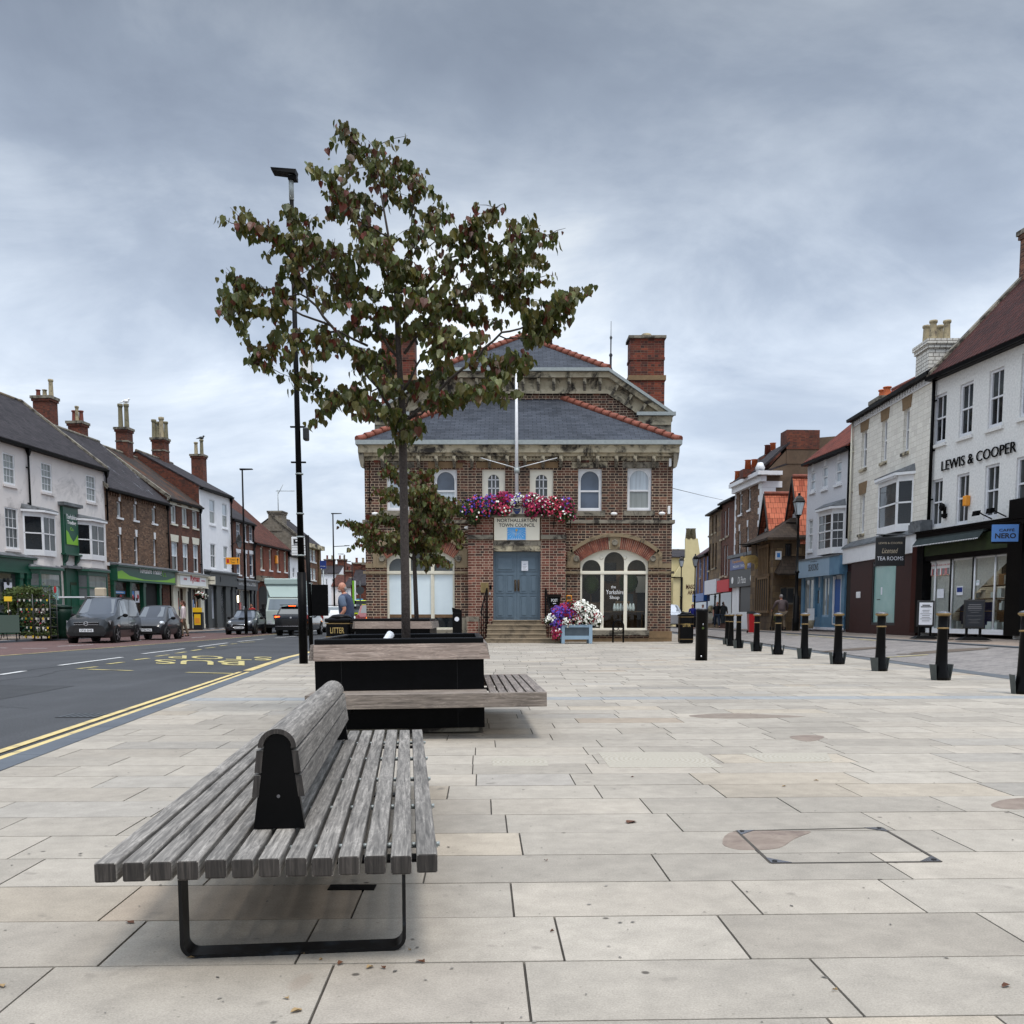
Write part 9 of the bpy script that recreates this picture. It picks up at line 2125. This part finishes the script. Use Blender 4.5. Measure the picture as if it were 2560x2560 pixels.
# SUV driving away
st=[(0,.35,.85,.95,.7,.6),(.12,.26,.95,1.05,.85,.72),(.9,.25,1.0,1.12,.91,.74),(1.3,.25,1.04,1.17,.92,.74),(1.95,.25,1.06,1.60,.92,.66),(2.6,.25,1.07,1.68,.92,.67),(3.5,.25,1.08,1.66,.92,.66),(4.15,.27,1.08,1.58,.91,.64),(4.42,.3,1.05,1.14,.88,.74),(4.49,.36,.8,.9,.86,.7)]
pr=(-11.85,51.3); e,W=car('suv_car','glossy dark suv with lit brake lights driving away from the camera',(pr[0]+.0,pr[1]+4.49,RZV),headto((0,0),(.0,1)),st,'suv_black',(.88,3.6),.36,cabin=(3,4,7,8))
for s in (1,-1):
    MB().mat('tail_red').hexa([(-4.40,s*.48,.92),(-4.43,s*.88,.90),(-4.2,s*.925,.90),(-4.2,s*.5,.92),(-4.40,s*.48,1.05),(-4.38,s*.88,1.10),(-4.15,s*.93,1.10),(-4.2,s*.5,1.05)]).build('tail_light',None,e)
MB().mat('tail_light_on').box(-4.46,-4.38,.60,.86,.97,1.04).build('brake_light',None,e)
MB().mat('tail_light_on').box(-4.14,-4.05,-.18,.18,1.59,1.615).build('high_brake_light',None,e)
MB().mat('suv_black').box(-4.35,-4.0,-.6,.6,1.62,1.66).build('spoiler',None,e)
MB().mat('chrome').box(-4.51,-4.49,-.82,.82,.50,.52).lathe([(.05,-4.50),(.05,-4.48)],14,(0,0,.97),'x').build('trim',None,e); plate(e,-4.46,.80,.52,'YB73 KJV','number_yellow',front=False)
MB().mat('car_plastic').box(-4.5,-4.3,-.86,.86,.3,.47).build('bumper',None,e)
# lorry facing us
e=thing('box_lorry','pale green box lorry with a wind deflector facing the camera behind the dark suv','lorry',(-13.75,57.6,RZV),headto((0,1),(.14,0)))
MB().mat('lorry_cab').hexa([(0,-1.0,.55),(0,1.0,.55),(-1.7,1.05,.5),(-1.7,-1.05,.5),(-.12,-1.0,1.35),(-.12,1.0,1.35),(-1.7,1.05,1.35),(-1.7,-1.05,1.35)][0:4]+[(-.06,-1.02,1.35),(-.06,1.02,1.35),(-1.7,1.05,1.35),(-1.7,-1.05,1.35)]).hexa([(-.06,-1.02,1.35),(-.06,1.02,1.35),(-1.7,1.05,1.35),(-1.7,-1.05,1.35),(-.42,-.92,2.15),(-.42,.92,2.15),(-1.7,.95,2.2),(-1.7,-.95,2.2)]).build('cab',None,e)
MB().mat('car_glass_pale').hexa([(-.075,-.9,1.42),(-.075,.9,1.42),(-.12,.9,1.42),(-.12,-.9,1.42),(-.36,-.82,2.07),(-.36,.82,2.07),(-.42,.82,2.07),(-.42,-.82,2.07)]).build('windscreen',None,e)
for s in (1,-1):
    MB().mat('car_glass').hexa([(-.35,s*1.035,1.42),(-1.1,s*1.055,1.42),(-1.1,s*1.0,1.42),(-.35,s*1.0,1.42),(-.6,s*.955,2.05),(-1.1,s*.975,2.05),(-1.1,s*.93,2.05),(-.6,s*.93,2.05)]).build('side_window',None,e); MB().mat('car_plastic').box(-.3,-.2,s*1.12,s*1.28,1.3,1.75).tube([(-.3,s*1.0,1.7),(-.25,s*1.2,1.75)],.02,5).build('wing_mirror',None,e)
    MB().mat('headlamp').box(-.02,.03,s*.68,s*.95,.62,.80).build('headlight',None,e)
MB().mat('car_plastic').box(0,.06,-1.0,1.0,.35,.58).box(-.05,.02,-.55,.55,.85,1.1).build('bumper',None,e); b=MB().mat('chrome').box(-.04,.025,-.6,.6,1.14,1.17).box(-.03,.07,-1.0,1.0,.56,.6); b.build('trim',None,e)
MB().mat('lorry_box').bbox(-8.6,-1.9,-1.15,1.15,.95,3.30,.04).bbox(-1.9,-.75,-1.15,1.15,2.95,3.32,.05).build('cargo_box',None,e)
MB().mat('lorry_box').hexa([(-.55,-.8,2.2),(-.55,.8,2.2),(-1.85,1.05,2.2),(-1.85,-1.05,2.2),(-.85,-1.1,2.95),(-.85,1.1,2.95),(-1.88,1.12,2.95),(-1.88,-1.12,2.95)]).build('wind_deflector',None,e)
MB().mat('dark_grey_paint').box(-8.5,-2.,-1.1,1.1,.5,.95).build('chassis',None,e); plate(e,.065,.47,.5,'FX19 KLO')
for x in (-1.0,-6.3):
    for s in (1,-1): wheel(e,x,s*.95,.42,.28,'dark_grey_paint',6)
# red pickup seen behind the man
st=[(0,.4,.9,1.0,.8,.7),(.2,.35,1.0,1.1,.9,.75),(1.2,.35,1.05,1.15,.92,.75),(1.6,.35,1.08,1.2,.92,.75),(2.2,.35,1.1,1.68,.92,.68),(3.2,.35,1.1,1.72,.92,.68),(4.3,.35,1.1,1.68,.92,.68),(4.6,.38,1.05,1.2,.9,.72),(4.7,.45,.9,1.0,.86,.7)]
e,W=car('red_car','bright red car with a lit indicator beside the town hall corner',(-7.95,58.9,.0),headto((0,0),(0,1)),st,'car_red',(.95,3.7),.40,cabin=(3,4,6,7))
for s in (1,-1): MB().mat('tail_red').box(-4.74,-4.55,s*.72,s*.9,.82,1.1).build('tail_light',None,e)
MB().mat('indicator_on').box(-4.76,-4.74,.1,.28,.86,.98).build('indicator',None,e); MB().mat('car_plastic').box(-4.75,-4.6,-.9,.9,.35,.6).build('bumper',None,e)
# white estate
st=[(0,.3,.8,.9,.75,.6),(.15,.24,.9,1.0,.85,.7),(1.1,.22,.98,1.08,.88,.7),(1.3,.22,1.0,1.12,.88,.7),(2.0,.22,1.02,1.6,.88,.64),(3.0,.22,1.03,1.66,.88,.64),(4.0,.22,1.03,1.62,.88,.62),(4.4,.26,1.0,1.15,.86,.68),(4.5,.34,.8,.9,.82,.6)]
def simple(lab,loc,hd,mat,tail=True,pm='number_yellow',ps=None,name='car',gl='car_glass',group=None):
    e,W=car(name,lab,loc,hd,st,mat,(.9,3.6),.34,cabin=(3,4,6,7),glass=gl,group=group)
    for s in (1,-1):
        MB().mat('tail_red').box(-4.52,-4.35,s*.66,s*.86,.8,1.02).build('tail_light',None,e); lampshape(e,'headlight','headlamp',-.12,s*.66,.74,.1,.14,.08)
    if ps: plate(e,-4.52,.66,.52,ps,'number_yellow',front=False)
    return e
we=simple('white estate car with roof bars between the lorry and the man in blue',(-11.45,66.,0.03),headto((0,0),(0,1)),'car_white',ps='YK18 HDN',gl='car_glass_pale'); MB().mat('indicator_on').box(-4.54,-4.52,-.84,-.70,.86,.98).build('indicator',None,we)
MB().mat('black_metal').box(-2.4,-2.36,-.6,.6,1.70,1.74).box(-3.6,-3.56,-.6,.6,1.68,1.72).build('roof_bar',None,we)
simple('distant dark car behind the white estate',(-17.,92,0.),headto((0,1),(0,0)),'smart_dark')
simple('distant silver car facing the camera in the far traffic',(-19.2,101,0.),headto((0,1),(.1,0)),'car_silver')
simple('distant red car in the far traffic behind the lamp column',(-18.9,112,0.),headto((0,1),(.1,0)),'car_red')
e=simple('silver people carrier parked past the right corner of the hall',(12.45,74.,.12),headto((0,1),(-.05,0)),'car_silver',name='people_carrier')
e.scale=(1,1,1.12)
simple('second silver car half hidden behind the right-hand litter bin',(13.9,82.,.12),headto((0,1),(-.05,0)),'car_silver')
# ambulance
p=atY(679,1150,98); e=thing('ambulance','yellow and green chequered ambulance glimpsed beside the town hall corner','ambulance',(p.x,98,0),headto((0,0),(0,1)))
MB().mat('ambulance_yellow').bbox(-3,3,-1.05,1.05,.4,2.6,.15).build('body',None,e); MB().mat('car_glass_pale').box(-3.02,-3.0,-.7,.7,1.4,2.2).build('rear_window',None,e); b=MB().mat('herb')
for i in range(5): b.box(-3.015,-3.0,-1.0+.4*i,-.8+.4*i,.8,1.05)
b.build('chequer',None,e); MB().mat('blue_sign').box(-2.6,-2.4,-.7,.7,2.6,2.75).build('light_bar',None,e)
for x in (-2,2):
    for s in (1,-1): wheel(e,x,s*.95,.36,.22,'galv')

# ================================================================ people
def skin(chains,name,mat,parent,sub=2,loc=None):
    """chains: list of (list of (pos,radius)) ; first vertex of later chains may be an int index into existing vertices"""
    vs=[];es=[];rs=[]
    for ch in chains:
        prev=None
        for it in ch:
            if isinstance(it,int): prev=it; continue
            vs.append(it[0]); rs.append(it[1]); k=len(vs)-1
            if prev is not None: es.append((prev,k))
            prev=k
    me=bpy.data.meshes.new(name); me.from_pydata(vs,es,[]); ob=bpy.data.objects.new(name,me); COL.objects.link(ob)
    m_=ob.modifiers.new('s','SKIN'); m_.use_smooth_shade=True
    for i,r in enumerate(rs):
        v=me.skin_vertices[0].data[i]; v.radius=(r,r) if not isinstance(r,tuple) else r; v.use_root=(i==0)
    ob.modifiers.new('u','SUBSURF').levels=sub; bpy.context.view_layer.update()
    me2=bpy.data.meshes.new_from_object(ob.evaluated_get(bpy.context.evaluated_depsgraph_get())); bpy.data.objects.remove(ob)
    me2.materials.clear(); me2.materials.append(MATS[mat]); 
    for p in me2.polygons: p.use_smooth=True; p.material_index=0
    o=bpy.data.objects.new(name,me2); COL.objects.link(o); o.parent=parent
    if loc:o.location=loc
    return o
def person(label,loc,face,height,top,sleeve,legs_,hair,pose,shorts=False,build=1.,bald=False,headyaw=0,longsleeve=False,group=None):
    e=thing('person',label,'person',loc,face,group); s=height/1.75; bw=build
    V=lambda x,y,z:(x*s,y*s,z*s)
    hipz=.93; lean=pose.get('lean',0)
    def T(x,y,z): # lean above the hip, forward is -y
        a=lean; zz=z-hipz
        return V(x,y-zz*math.sin(a),hipz+zz*math.cos(a)) if z>hipz else V(x,y,z)
    sh=.185*bw; leg=pose.get('legs',((0,0,0),(0,0,0))) # (knee dy, foot dy, lift)
    arms=pose.get('arms',(((.06,0,-.28),(.02,-.05,-.26)),((.06,0,-.28),(.02,-.05,-.26))))
    P=[]
    torso=[(T(0,0,.95),.135*bw*s),(T(0,0,1.10),.13*bw*s),(T(0,.01,1.25),.145*bw*s),(T(0,.01,1.38),.125*bw*s),(T(0,0,1.47),.068*s),(T(0,-.01,1.54),.062*s)]
    chains=[torso]
    def armc(side,grow=0,upto=3,r0=.05,start=3):
        (a1,a2)=arms[0 if side>0 else 1]; S=T(side*sh,.0,1.40); E_=(S[0]+side*a1[0]*s,S[1]+a1[1]*s,S[2]+a1[2]*s); W_=(E_[0]+side*a2[0]*s,E_[1]+a2[1]*s,E_[2]+a2[2]*s)
        return S,E_,W_
    for sd in (1,-1):
        S,E_,W_=armc(sd); dv=(Vector(W_)-Vector(E_)).normalized(); Hn=Vector(W_)+dv*.09*s
        chains.append([3,(S,.06*s*bw),(tuple((Vector(S)+Vector(E_))/2),.052*s*bw),(E_,.042*s),(tuple((Vector(E_)+Vector(W_))/2),.039*s),(W_,.028*s),(tuple(Hn),.034*s)])
    for i,sd in enumerate((1,-1)):
        kd,fd,lf=leg[i]; K=V(sd*.10,-kd,.50+lf*.3); A=V(sd*.10,-fd,.09+lf)
        chains.append([0,(V(sd*.095,0,.86),.095*s*bw),(tuple((Vector(V(sd*.1,0,.86))+Vector(K))/2),.078*s*bw),(K,.056*s),(tuple((Vector(K)+Vector(A))/2+Vector((0,.01,0))),.052*s),(A,.036*s),(V(sd*.11,-fd-.12,.04+lf),.035*s)])
    body=skin(chains,'body','skin',e)
    # head
    hc=Vector(T(0,-.03,1.635)); rot=Matrix.Rotation(headyaw,4,'Z')
    bm=MB().mat('skin'); bm.ell((0,0,0),(.074*s,.094*s,.115*s),16,12); 
    bm.ell((0,-.055*s,-.062*s),(.045*s,.04*s,.045*s),10,8)   # jaw
    bm.hexa([(-.011*s,-.088*s,-.03*s),(.011*s,-.088*s,-.03*s),(.008*s,-.08*s,-.03*s),(-.008*s,-.08*s,-.03*s),(-.006*s,-.092*s,.018*s),(.006*s,-.092*s,.018*s),(.006*s,-.08*s,.02*s),(-.006*s,-.08*s,.02*s)])
    bm.ell((0,-.106*s,-.022*s),(.015*s,.016*s,.012*s),8,6)
    for sd in (1,-1): bm.ell((sd*.076*s,.005*s,-.005*s),(.012*s,.02*s,.03*s),8,6)
    bm.mat('near_black')
    for sd in (1,-1): bm.ell((sd*.030*s,-.083*s,.012*s),(.012*s,.008*s,.007*s),6,4)
    bm.mat('flower_pink').ell((0,-.088*s,-.056*s),(.022*s,.008*s,.005*s),8,4)
    if bald=='beard': bm.mat('hair_grey').ell((0,-.062*s,-.078*s),(.046*s,.042*s,.032*s),10,6)
    hd_=bm.build('head',None,e,tuple(hc)); hd_.rotation_euler=(pose.get('nod',0),0,headyaw)
    # join head into the body mesh so that the figure is one mesh
    me=body.data; nb=len(me.vertices); M=Matrix.Translation(hc)@Matrix.Rotation(headyaw,4,'Z')@Matrix.Rotation(pose.get('nod',0),4,'X')
    bmm=bmesh.new(); bmm.from_mesh(me); h2=hd_.data.copy(); h2.transform(M)
    off=len(me.materials); 
    for mt in h2.materials: me.materials.append(mt)
    for p in h2.polygons: p.material_index+=off
    bmm.from_mesh(h2); bmm.to_mesh(me); bmm.free(); bpy.data.objects.remove(hd_)
    if hair:
        b=MB().mat(hair); k=.6 if bald else 1
        if bald: b.ell((0,.03*s,-.02*s),(.079*s,.078*s,.07*s),14,8)
        else: b.ell((0,.014*s,.028*s),(.084*s,.098*s,.10*s),14,10); 
        if pose.get('longhair'): b.tube([(0,.07*s,.05*s),(0,.12*s,-.05*s),(.0,.12*s,-.2*s)],[.05*s,.045*s,.02*s],8)
        o=b.build('hair',None,e,tuple(hc)); o.rotation_euler=(0,0,headyaw)
    # shirt and sleeves
    g=.016*s
    ch=[[(T(0,0,.90),.15*bw*s),(T(0,0,1.08),.142*bw*s+g*.3),(T(0,.01,1.25),.15*bw*s+g*.5),(T(0,.01,1.38),.128*bw*s+g*.6),(T(0,0,1.45),.095*s*bw),(T(0,-.005,1.50),.074*s)]]
    for sd in (1,-1):
        S,E_,W_=armc(sd); mid=(Vector(S)+Vector(E_))/2
        c_=[3,(tuple(Vector(S)*.55+Vector(T(0,0,1.42))*.45),.078*s*bw),(S,.074*s*bw),(tuple(mid),.066*s*bw)]
        c_.append((tuple(Vector(S).lerp(Vector(E_),.86)),.06*s*bw)) if not longsleeve else c_.extend([(E_,.054*s),(tuple((Vector(E_)+Vector(W_))/2),.048*s),(W_,.042*s)])
        ch.append(c_)
    sh_=skin(ch,'shirt',top,e)
    if sleeve!=top:
        sh_.data.materials.append(MATS[sleeve])
        for p in sh_.data.polygons:
            if abs(p.center.x)>sh*s*.92: p.material_index=1
    ch=[[(V(0,0,.93),.145*bw*s)]]
    for i,sd in enumerate((1,-1)):
        kd,fd,lf=leg[i]; K=Vector(V(sd*.10,-kd,.50+lf*.3)); A=Vector(V(sd*.10,-fd,.09+lf)); 
        c_=[0,(V(sd*.098,0,.84),.108*s*bw),(tuple((Vector(V(sd*.1,0,.86))+K)/2),.092*s*bw),(tuple(K),.074*s)]
        if not shorts: c_+= [(tuple((K+A)/2),.067*s),(tuple(A+Vector((0,0,.02*s))),.06*s)]
        ch.append(c_)
    skin(ch,'trousers',legs_,e)
    for i,sd in enumerate((1,-1)):
        kd,fd,lf=leg[i]; skin([[(V(sd*.105,-fd+.05,.05+lf),.045*s),(V(sd*.108,-fd-.05,.045+lf),.045*s),(V(sd*.112,-fd-.16,.035+lf),.038*s)]],'shoe','shoe',e,1)
    me=body.data; kt=len(me.materials); me.materials.append(MATS[top]); me.materials.append(MATS[legs_])
    for p in me.polygons:
        c=p.center
        if .88*s<c.z<1.475*s and abs(c.x)<sh*1.05*s: p.material_index=kt
        elif c.z<=.88*s and c.z>(.5 if shorts else .12)*s and abs(c.x)<.2*s: p.material_index=kt+1
    # simple five-fingered hands
    for sd in (1,-1):
        S,E_,W_=armc(sd); dv=(Vector(W_)-Vector(E_)).normalized(); ax=Vector((1,0,0)); ax=(ax-dv*ax.dot(dv)).normalized(); ay=dv.cross(ax)
        base=Vector(W_)+dv*.10*s; b=MB().mat('skin')
        for j in range(4):
            o=base+ay*(j-1.5)*.019*s; L_=(.07,.078,.072,.058)[j]*s; b.tube([o-dv*.02*s,o+dv*L_*.55,o+dv*L_*.85+ax*(-sd)*.02*s],[.0095*s,.0088*s,.007*s],6)
        o=base-dv*.05*s+ay*.03*s; b.tube([o,o+dv*.03*s+ay*.028*s,o+dv*.06*s+ay*.03*s],[.012*s,.010*s,.008*s],6); b.build('fingers',None,e)
    return e
p=atY(656,1180,22.6); person('bald man in a navy polo shirt looking over his shoulder behind the litter bin',(p.x,22.6,0),R(-100),1.84,'polo_blue','polo_sleeve','trousers_dark','hair_grey',dict(arms=(((.07,.10,-.27),(.0,-.16,-.20)),((.07,.08,-.27),(0,-.16,-.20))),lean=.12),bald='beard',headyaw=R(45),build=1.22)
p=atY(308,1190,43.5); person('woman with tied auburn hair and a pale top walking behind the small grey car',(p.x+.35,45.2,.05),R(-70),1.72,'pale_top','pale_top','trousers_beige','hair_brown',dict(longhair=True,legs=((.1,.05,0),(-.08,-.2,.03))),longsleeve=True,headyaw=0,build=.9)
for i,(x,Y,lab,tp_) in enumerate(((476,62,'person in a dark red top among the shoppers behind the navy convertible','red_top'),(497,63.5,'person with black hair and a black jacket behind the navy convertible','tshirt_dark'))):
    p=atY(x,1170,Y); person(lab,(p.x,Y,.1),R(20*(i*2-1)),1.75,tp_,tp_,'trousers_dark','hair_black',dict(),longsleeve=True)
p=atY(1352.5,1183,66.); person('man in a dark T-shirt and jeans carrying a bag, walking towards the square',(p.x,66.,gr(p.x,66.)),0,1.78,'tshirt_dark','tshirt_dark','jeans','hair_grey',dict(legs=((.18,.28,0),(-.05,-.25,.04)),arms=(((.07,.05,-.27),(.03,-.08,-.26)),((.06,-.06,-.27),(.02,-.12,-.24)))),bald=True,build=1.15)
bg_=thing('bag','dark shopping bag hanging from the hand of the man in jeans','bag',(p.x-.0+.40,65.85,gr(p.x,66.)+.35)); MB().mat('tshirt_dark').bbox(-.17,.17,-.07,.07,0,.36,.04).build('pouch',None,bg_); MB().mat('tshirt_dark').tube([(-.1,0,.35),(-.05,0,.52),(.05,0,.52),(.1,0,.35)],.012,5).build('handle',None,bg_)
p=atY(*q('RA',945,1700),47.2); e=person('old man in a grey-brown jumper seen from behind, leaning on a walking frame',(p.x,47.2,gr(p.x,47.2)),math.pi,1.78,'jumper_grey','jumper_grey','trousers_beige','hair_grey',dict(lean=.22,arms=(((.10,-.10,-.26),(.02,-.22,-.12)),((.10,-.10,-.26),(.02,-.22,-.12))),legs=((.1,.08,0),(0,-.12,.02)),nod=.2),longsleeve=True,build=1.25)
wk=thing('walking_frame','black wheeled walking frame with a green bag pushed by the old man','walking frame',(p.x,47.85,gr(p.x,47.85)),math.pi)
b=MB().mat('black_metal')
for s in (1,-1): b.tube([(s*.3,.25,.08),(s*.28,0,.9),(s*.28,.15,.95)],.016,6).tube([(s*.3,-.25,.08),(s*.28,0,.8)],.016,6)
b.tube([(-.28,0,.55),(.28,0,.55)],.014,6); b.build('frame',None,wk)
for s in (1,-1):
    for y in (.25,-.25): MB().mat('tyre').lathe([(.09,-.015),(.09,.015)],14,(s*.3,y,.09),'x').build('wheel',None,wk)
MB().mat('herb').bbox(-.2,.2,-.1,.12,.45,.75,.05).build('bag',None,wk)
for i,(x,Y,lab,tp_) in enumerate(((1306,64,'person in a royal blue top behind the right-hand litter bin','royal_top'),(1325,68,'grey-haired person half hidden behind the thick black bollard','tshirt_dark'))):
    p=atY(x,1180,Y); person(lab,(p.x,Y,gr(p.x,Y)),R(30*i),1.66,tp_,tp_,'trousers_dark','hair_grey' if i else 'hair_black',dict(),longsleeve=True)
# birds on chimneys
def bird(label,loc,mat,s):
    e=thing('bird',label,'bird',loc); b=MB().mat(mat).ell((0,0,.12*s),(.16*s,.09*s,.09*s),12,8).ell((.14*s,0,.22*s),(.06*s,.05*s,.055*s),10,6).tube([(-.12*s,0,.11*s),(-.34*s,0,.06*s)],[.05*s,.01*s],6).tube([(.18*s,0,.22*s),(.25*s,0,.20*s)],[.014*s,.004*s],5).tube([(.10*s,0,.15*s),(.13*s,0,.21*s)],.045*s,6).tube([(.0,.02*s,0),(0,.02*s,.08*s)],.008*s,4).tube([(.02,-.02*s,0),(.02,-.02*s,.08*s)],.008*s,4); b.build('body',None,e)
p=atY(*q('LD',348,180),62); cz=[k for k in CB2.children][1]; p=B2.E.matrix_basis@(sum((Vector(c) for c in cz.bound_box),Vector())/8+Vector((0,0,.82))); bird('pale gull perched on a chimney pot of the brown brick house',tuple(p),'white_plain',1.3)
cz=CB4.children[1]; p=B4.E.matrix_basis@(sum((Vector(c) for c in cz.bound_box),Vector())/8+Vector((0,0,.58))); bird('dark pigeon perched on a chimney pot of the white house',tuple(p),'dark_grey_paint',1.3)

# ================================================================ garden-centre stock on the left pavement
def rack(x0,x1,y0,y1,Y,lab,rich,seed):
    p0=atY(*q('LC',x0,y1),Y);p1=atY(*q('LC',x1,y1),Y); zg=PAVL(p0.x,Y); w=p1.x-p0.x; h_=atY(*q('LC',x0,y0),Y).z-zg
    e=thing('plant_rack',lab,'rack',(p0.x,Y,zg),0,'plant racks outside the green shop'); b=MB().mat('mesh_steel'); D_=.6
    for x in (0,w):
        for y in (0,D_): b.tube([(x,y,0),(x,y,h_)],.022,6)
    b.build('frame',None,e); rr=random.Random(seed)
    for i in range(5): MB().mat('mesh_steel').box(0,w,0,D_,.12+(h_-.2)*i/4.4,.15+(h_-.2)*i/4.4).build('shelf',None,e)
    lb=MB(); 
    for i in range(5):
        z=.16+(h_-.2)*i/4.4
        n=int(430*rich[i])
        for _ in range(n):
            a=Vector((rr.gauss(0,1),rr.gauss(0,1),rr.gauss(0,1))).normalized(); c=a.orthogonal().normalized(); p=Vector((rr.uniform(0,w),rr.uniform(-.1,D_),z+abs(rr.gauss(0,.13))*(1.6 if i==4 else 1))); s_=rr.uniform(.02,.055); lb.mat(rr.choice(['herb','herb','herb_dark'])); lb.face([p-a*s_,p-c*s_*.5,p+a*s_,p+c*s_*.5])
    lb.build('plants',None,e,uv=False)
    fbm=MB()
    for i in range(5):
        z=.16+(h_-.2)*i/4.4
        for _ in range(6): u=rr.uniform(0,w-.12); fbm.mat(rr.choice(['terracotta','near_black','near_black','dark_wood'])).lathe([(.04,z),(.06,z+.1)],8,(u,rr.uniform(.02,.3),0))
        for _ in range(2): u=rr.uniform(0,w-.1); fbm.mat(rr.choice(['flower_white','flower_red','flower_pink'])).ell((u,-.02,z+rr.uniform(.1,.3)),(.035,.02,.03),6,4)
    fbm.build('pots',None,e)
    tg=MB().mat('number_yellow')
    for i in range(5):
        z=.12+(h_-.2)*i/4.4
        for k in range(3): u=w*(.15+.33*k)+rr.uniform(-.05,.05); tg.mat(rr.choice(['number_yellow','cream_sign','cream_sign'])).box(u,u+.07,-.03,-.02,z-.07,z+.02)
    tg.mat('cream_sign'); tg.build('price_tag',None,e)
    return e
rack(210,372,1075,1500,40.2,'left steel plant rack packed with climbing greenery and price tags',(1.2,1.2,1.3,1.5,2.6),1)
rack(380,560,1075,1495,40.4,'right steel plant rack with flowers and seedling trays',(1.6,.4,.5,.8,1.6),2)
e=flowerbed('climbing_plants','leafy climbing plants spilling over the left end of the racks','plants',tuple(atY(*q('LC',150,1150),40.5)),[(0,0,0,.55,.4,.35,{None:1}),(.2,0,.3,.7,.4,.3,{None:1}),(.7,0,.42,.6,.35,.2,{None:1}),(-.1,0,-.5,.4,.3,.4,{None:5,'flower_white':.2})],5,480,.06,['flower_white'],leafy='herb')
for k,(x,Y,lab) in enumerate(((590,41.5,'tall dark green water butt just right of the plant racks'),(690,41.8,'wider dark green water butt behind the nose of the grey van'))):
    p=atY(*q('LC',x,1400),Y); zg=PAVL(p.x,Y); e=thing('water_butt',lab,'barrel',(p.x,Y,zg),0,'green water butts'); h_=1.35+.1*k; r_=.33+.1*k
    MB().mat('water_butt_green').lathe([(r_*.85,0),(r_*.95,.1),(r_,.3),(r_*.97,.42),(r_*1.03,.5),(r_*.99,.75),(r_*1.04,.85),(r_*.98,1.1),(r_*.9,h_-.12)],20).build('barrel',None,e); MB().mat('water_butt_green').lathe([(r_*.95,h_-.13),(r_*.95,h_-.05),(r_*.5,h_),(r_*.1,h_+.02)],20).build('lid',None,e)
def barrow(x,Y,z,rz,tilt,lab):
    p=atY(*q('LC',x,1400),Y); e=thing('wheelbarrow',lab,'wheelbarrow',(p.x,Y,PAVL(p.x,Y)+z),rz,'stacked dark green wheelbarrows',rot=(tilt,0,rz))
    MB().mat('water_butt_green').hexa([(-.28,-.3,.3),(.28,-.3,.3),(.28,.3,.3),(-.28,.3,.3),(-.4,-.5,.6),(.4,-.5,.6),(.36,.45,.55),(-.36,.45,.55)]).build('tray',None,e); b=MB().mat('black_metal')
    for s in (1,-1): b.tube([(s*.05,.65,.2),(s*.22,0,.28),(s*.3,-.9,.55)],.018,6)
    for s in (1,-1): b.tube([(s*.22,-.2,.28),(s*.24,-.3,0)],.016,6)
    b.build('handle',None,e); MB().mat('tyre').lathe([(.12,-.05),(.19,-.03),(.19,.03),(.12,.05)],18,(0,.7,.19),'x').build('wheel',None,e)
barrow(70,39.8,0,1.2,.2,'lowest dark green wheelbarrow of the pile at the left edge'); barrow(110,39.6,.3,.4,.9,'tipped-up wheelbarrow leaning on the pile beside the racks'); barrow(20,39.9,.45,2.4,.3,'topmost wheelbarrow of the pile at the left edge of the photo')
p=atY(*q('LC',88,1130),39.5); e=thing('price_sign','small yellow price sign on an orange-brown stick at the plant stall','sign',(p.x,39.5,p.z-.9)); MB().mat('interior_wood').tube([(0,0,0),(0,0,.85)],.02,6).build('stick',None,e); MB().mat('number_yellow').bbox(-.16,.16,-.02,.02,.8,1.0,.01).build('plate',None,e)
# newspaper stand
p=atY(*q('LE',552,1085),58.5); w_=(atY(*q('LE',608,1085),58.5).x-atY(*q('LE',500,1085),58.5).x); zg=.15; e=thing('newspaper_stand','black newspaper stand with a yellow header outside the stationery shop','stand',(p.x,58.5,zg)); h_=atY(*q('LE',552,920),58.5).z-zg
MB().mat('charcoal_sign').bbox(-w_/2,w_/2,0,.4,.08,h_,.03).build('case',None,e); MB().mat('yellow_plastic').box(-w_/2,w_/2,-.03,.06,h_,h_+.28).box(-w_*.35,w_*.35,-.02,.0,.35,h_-.12).build('header',None,e); MB().mat('amber_plastic').box(-w_*.25,w_*.25,-.03,-.02,.45,h_-.35).build('poster',None,e)
# stall awning frame and box behind the van
p=atY(*q('LC',1105,1055),42.5); e=thing('plastic_crate','rounded beige plastic crate on the stall shelf behind the grey van','crate',(p.x,42.5,p.z-.17)); MB().mat('beige_plastic').bbox(-.22,.22,-.15,.15,0,.36,.05).build('crate',None,e)
b=MB().mat('white_paint').box(-1.2,.9,0,.5,0,.06); e=thing('stall_table','white-edged display table behind the grey van','table',(p.x-.6,42.3,0)); MB().mat('white_paint').box(-1.2,.9,0,.5,p.z-.25,p.z-.19).build('table_top',None,e)
for x in (-1.1,.8): MB().mat('galv').tube([(x,.25,.1),(x,.25,p.z-.25)],.02,5).build('leg',None,e)
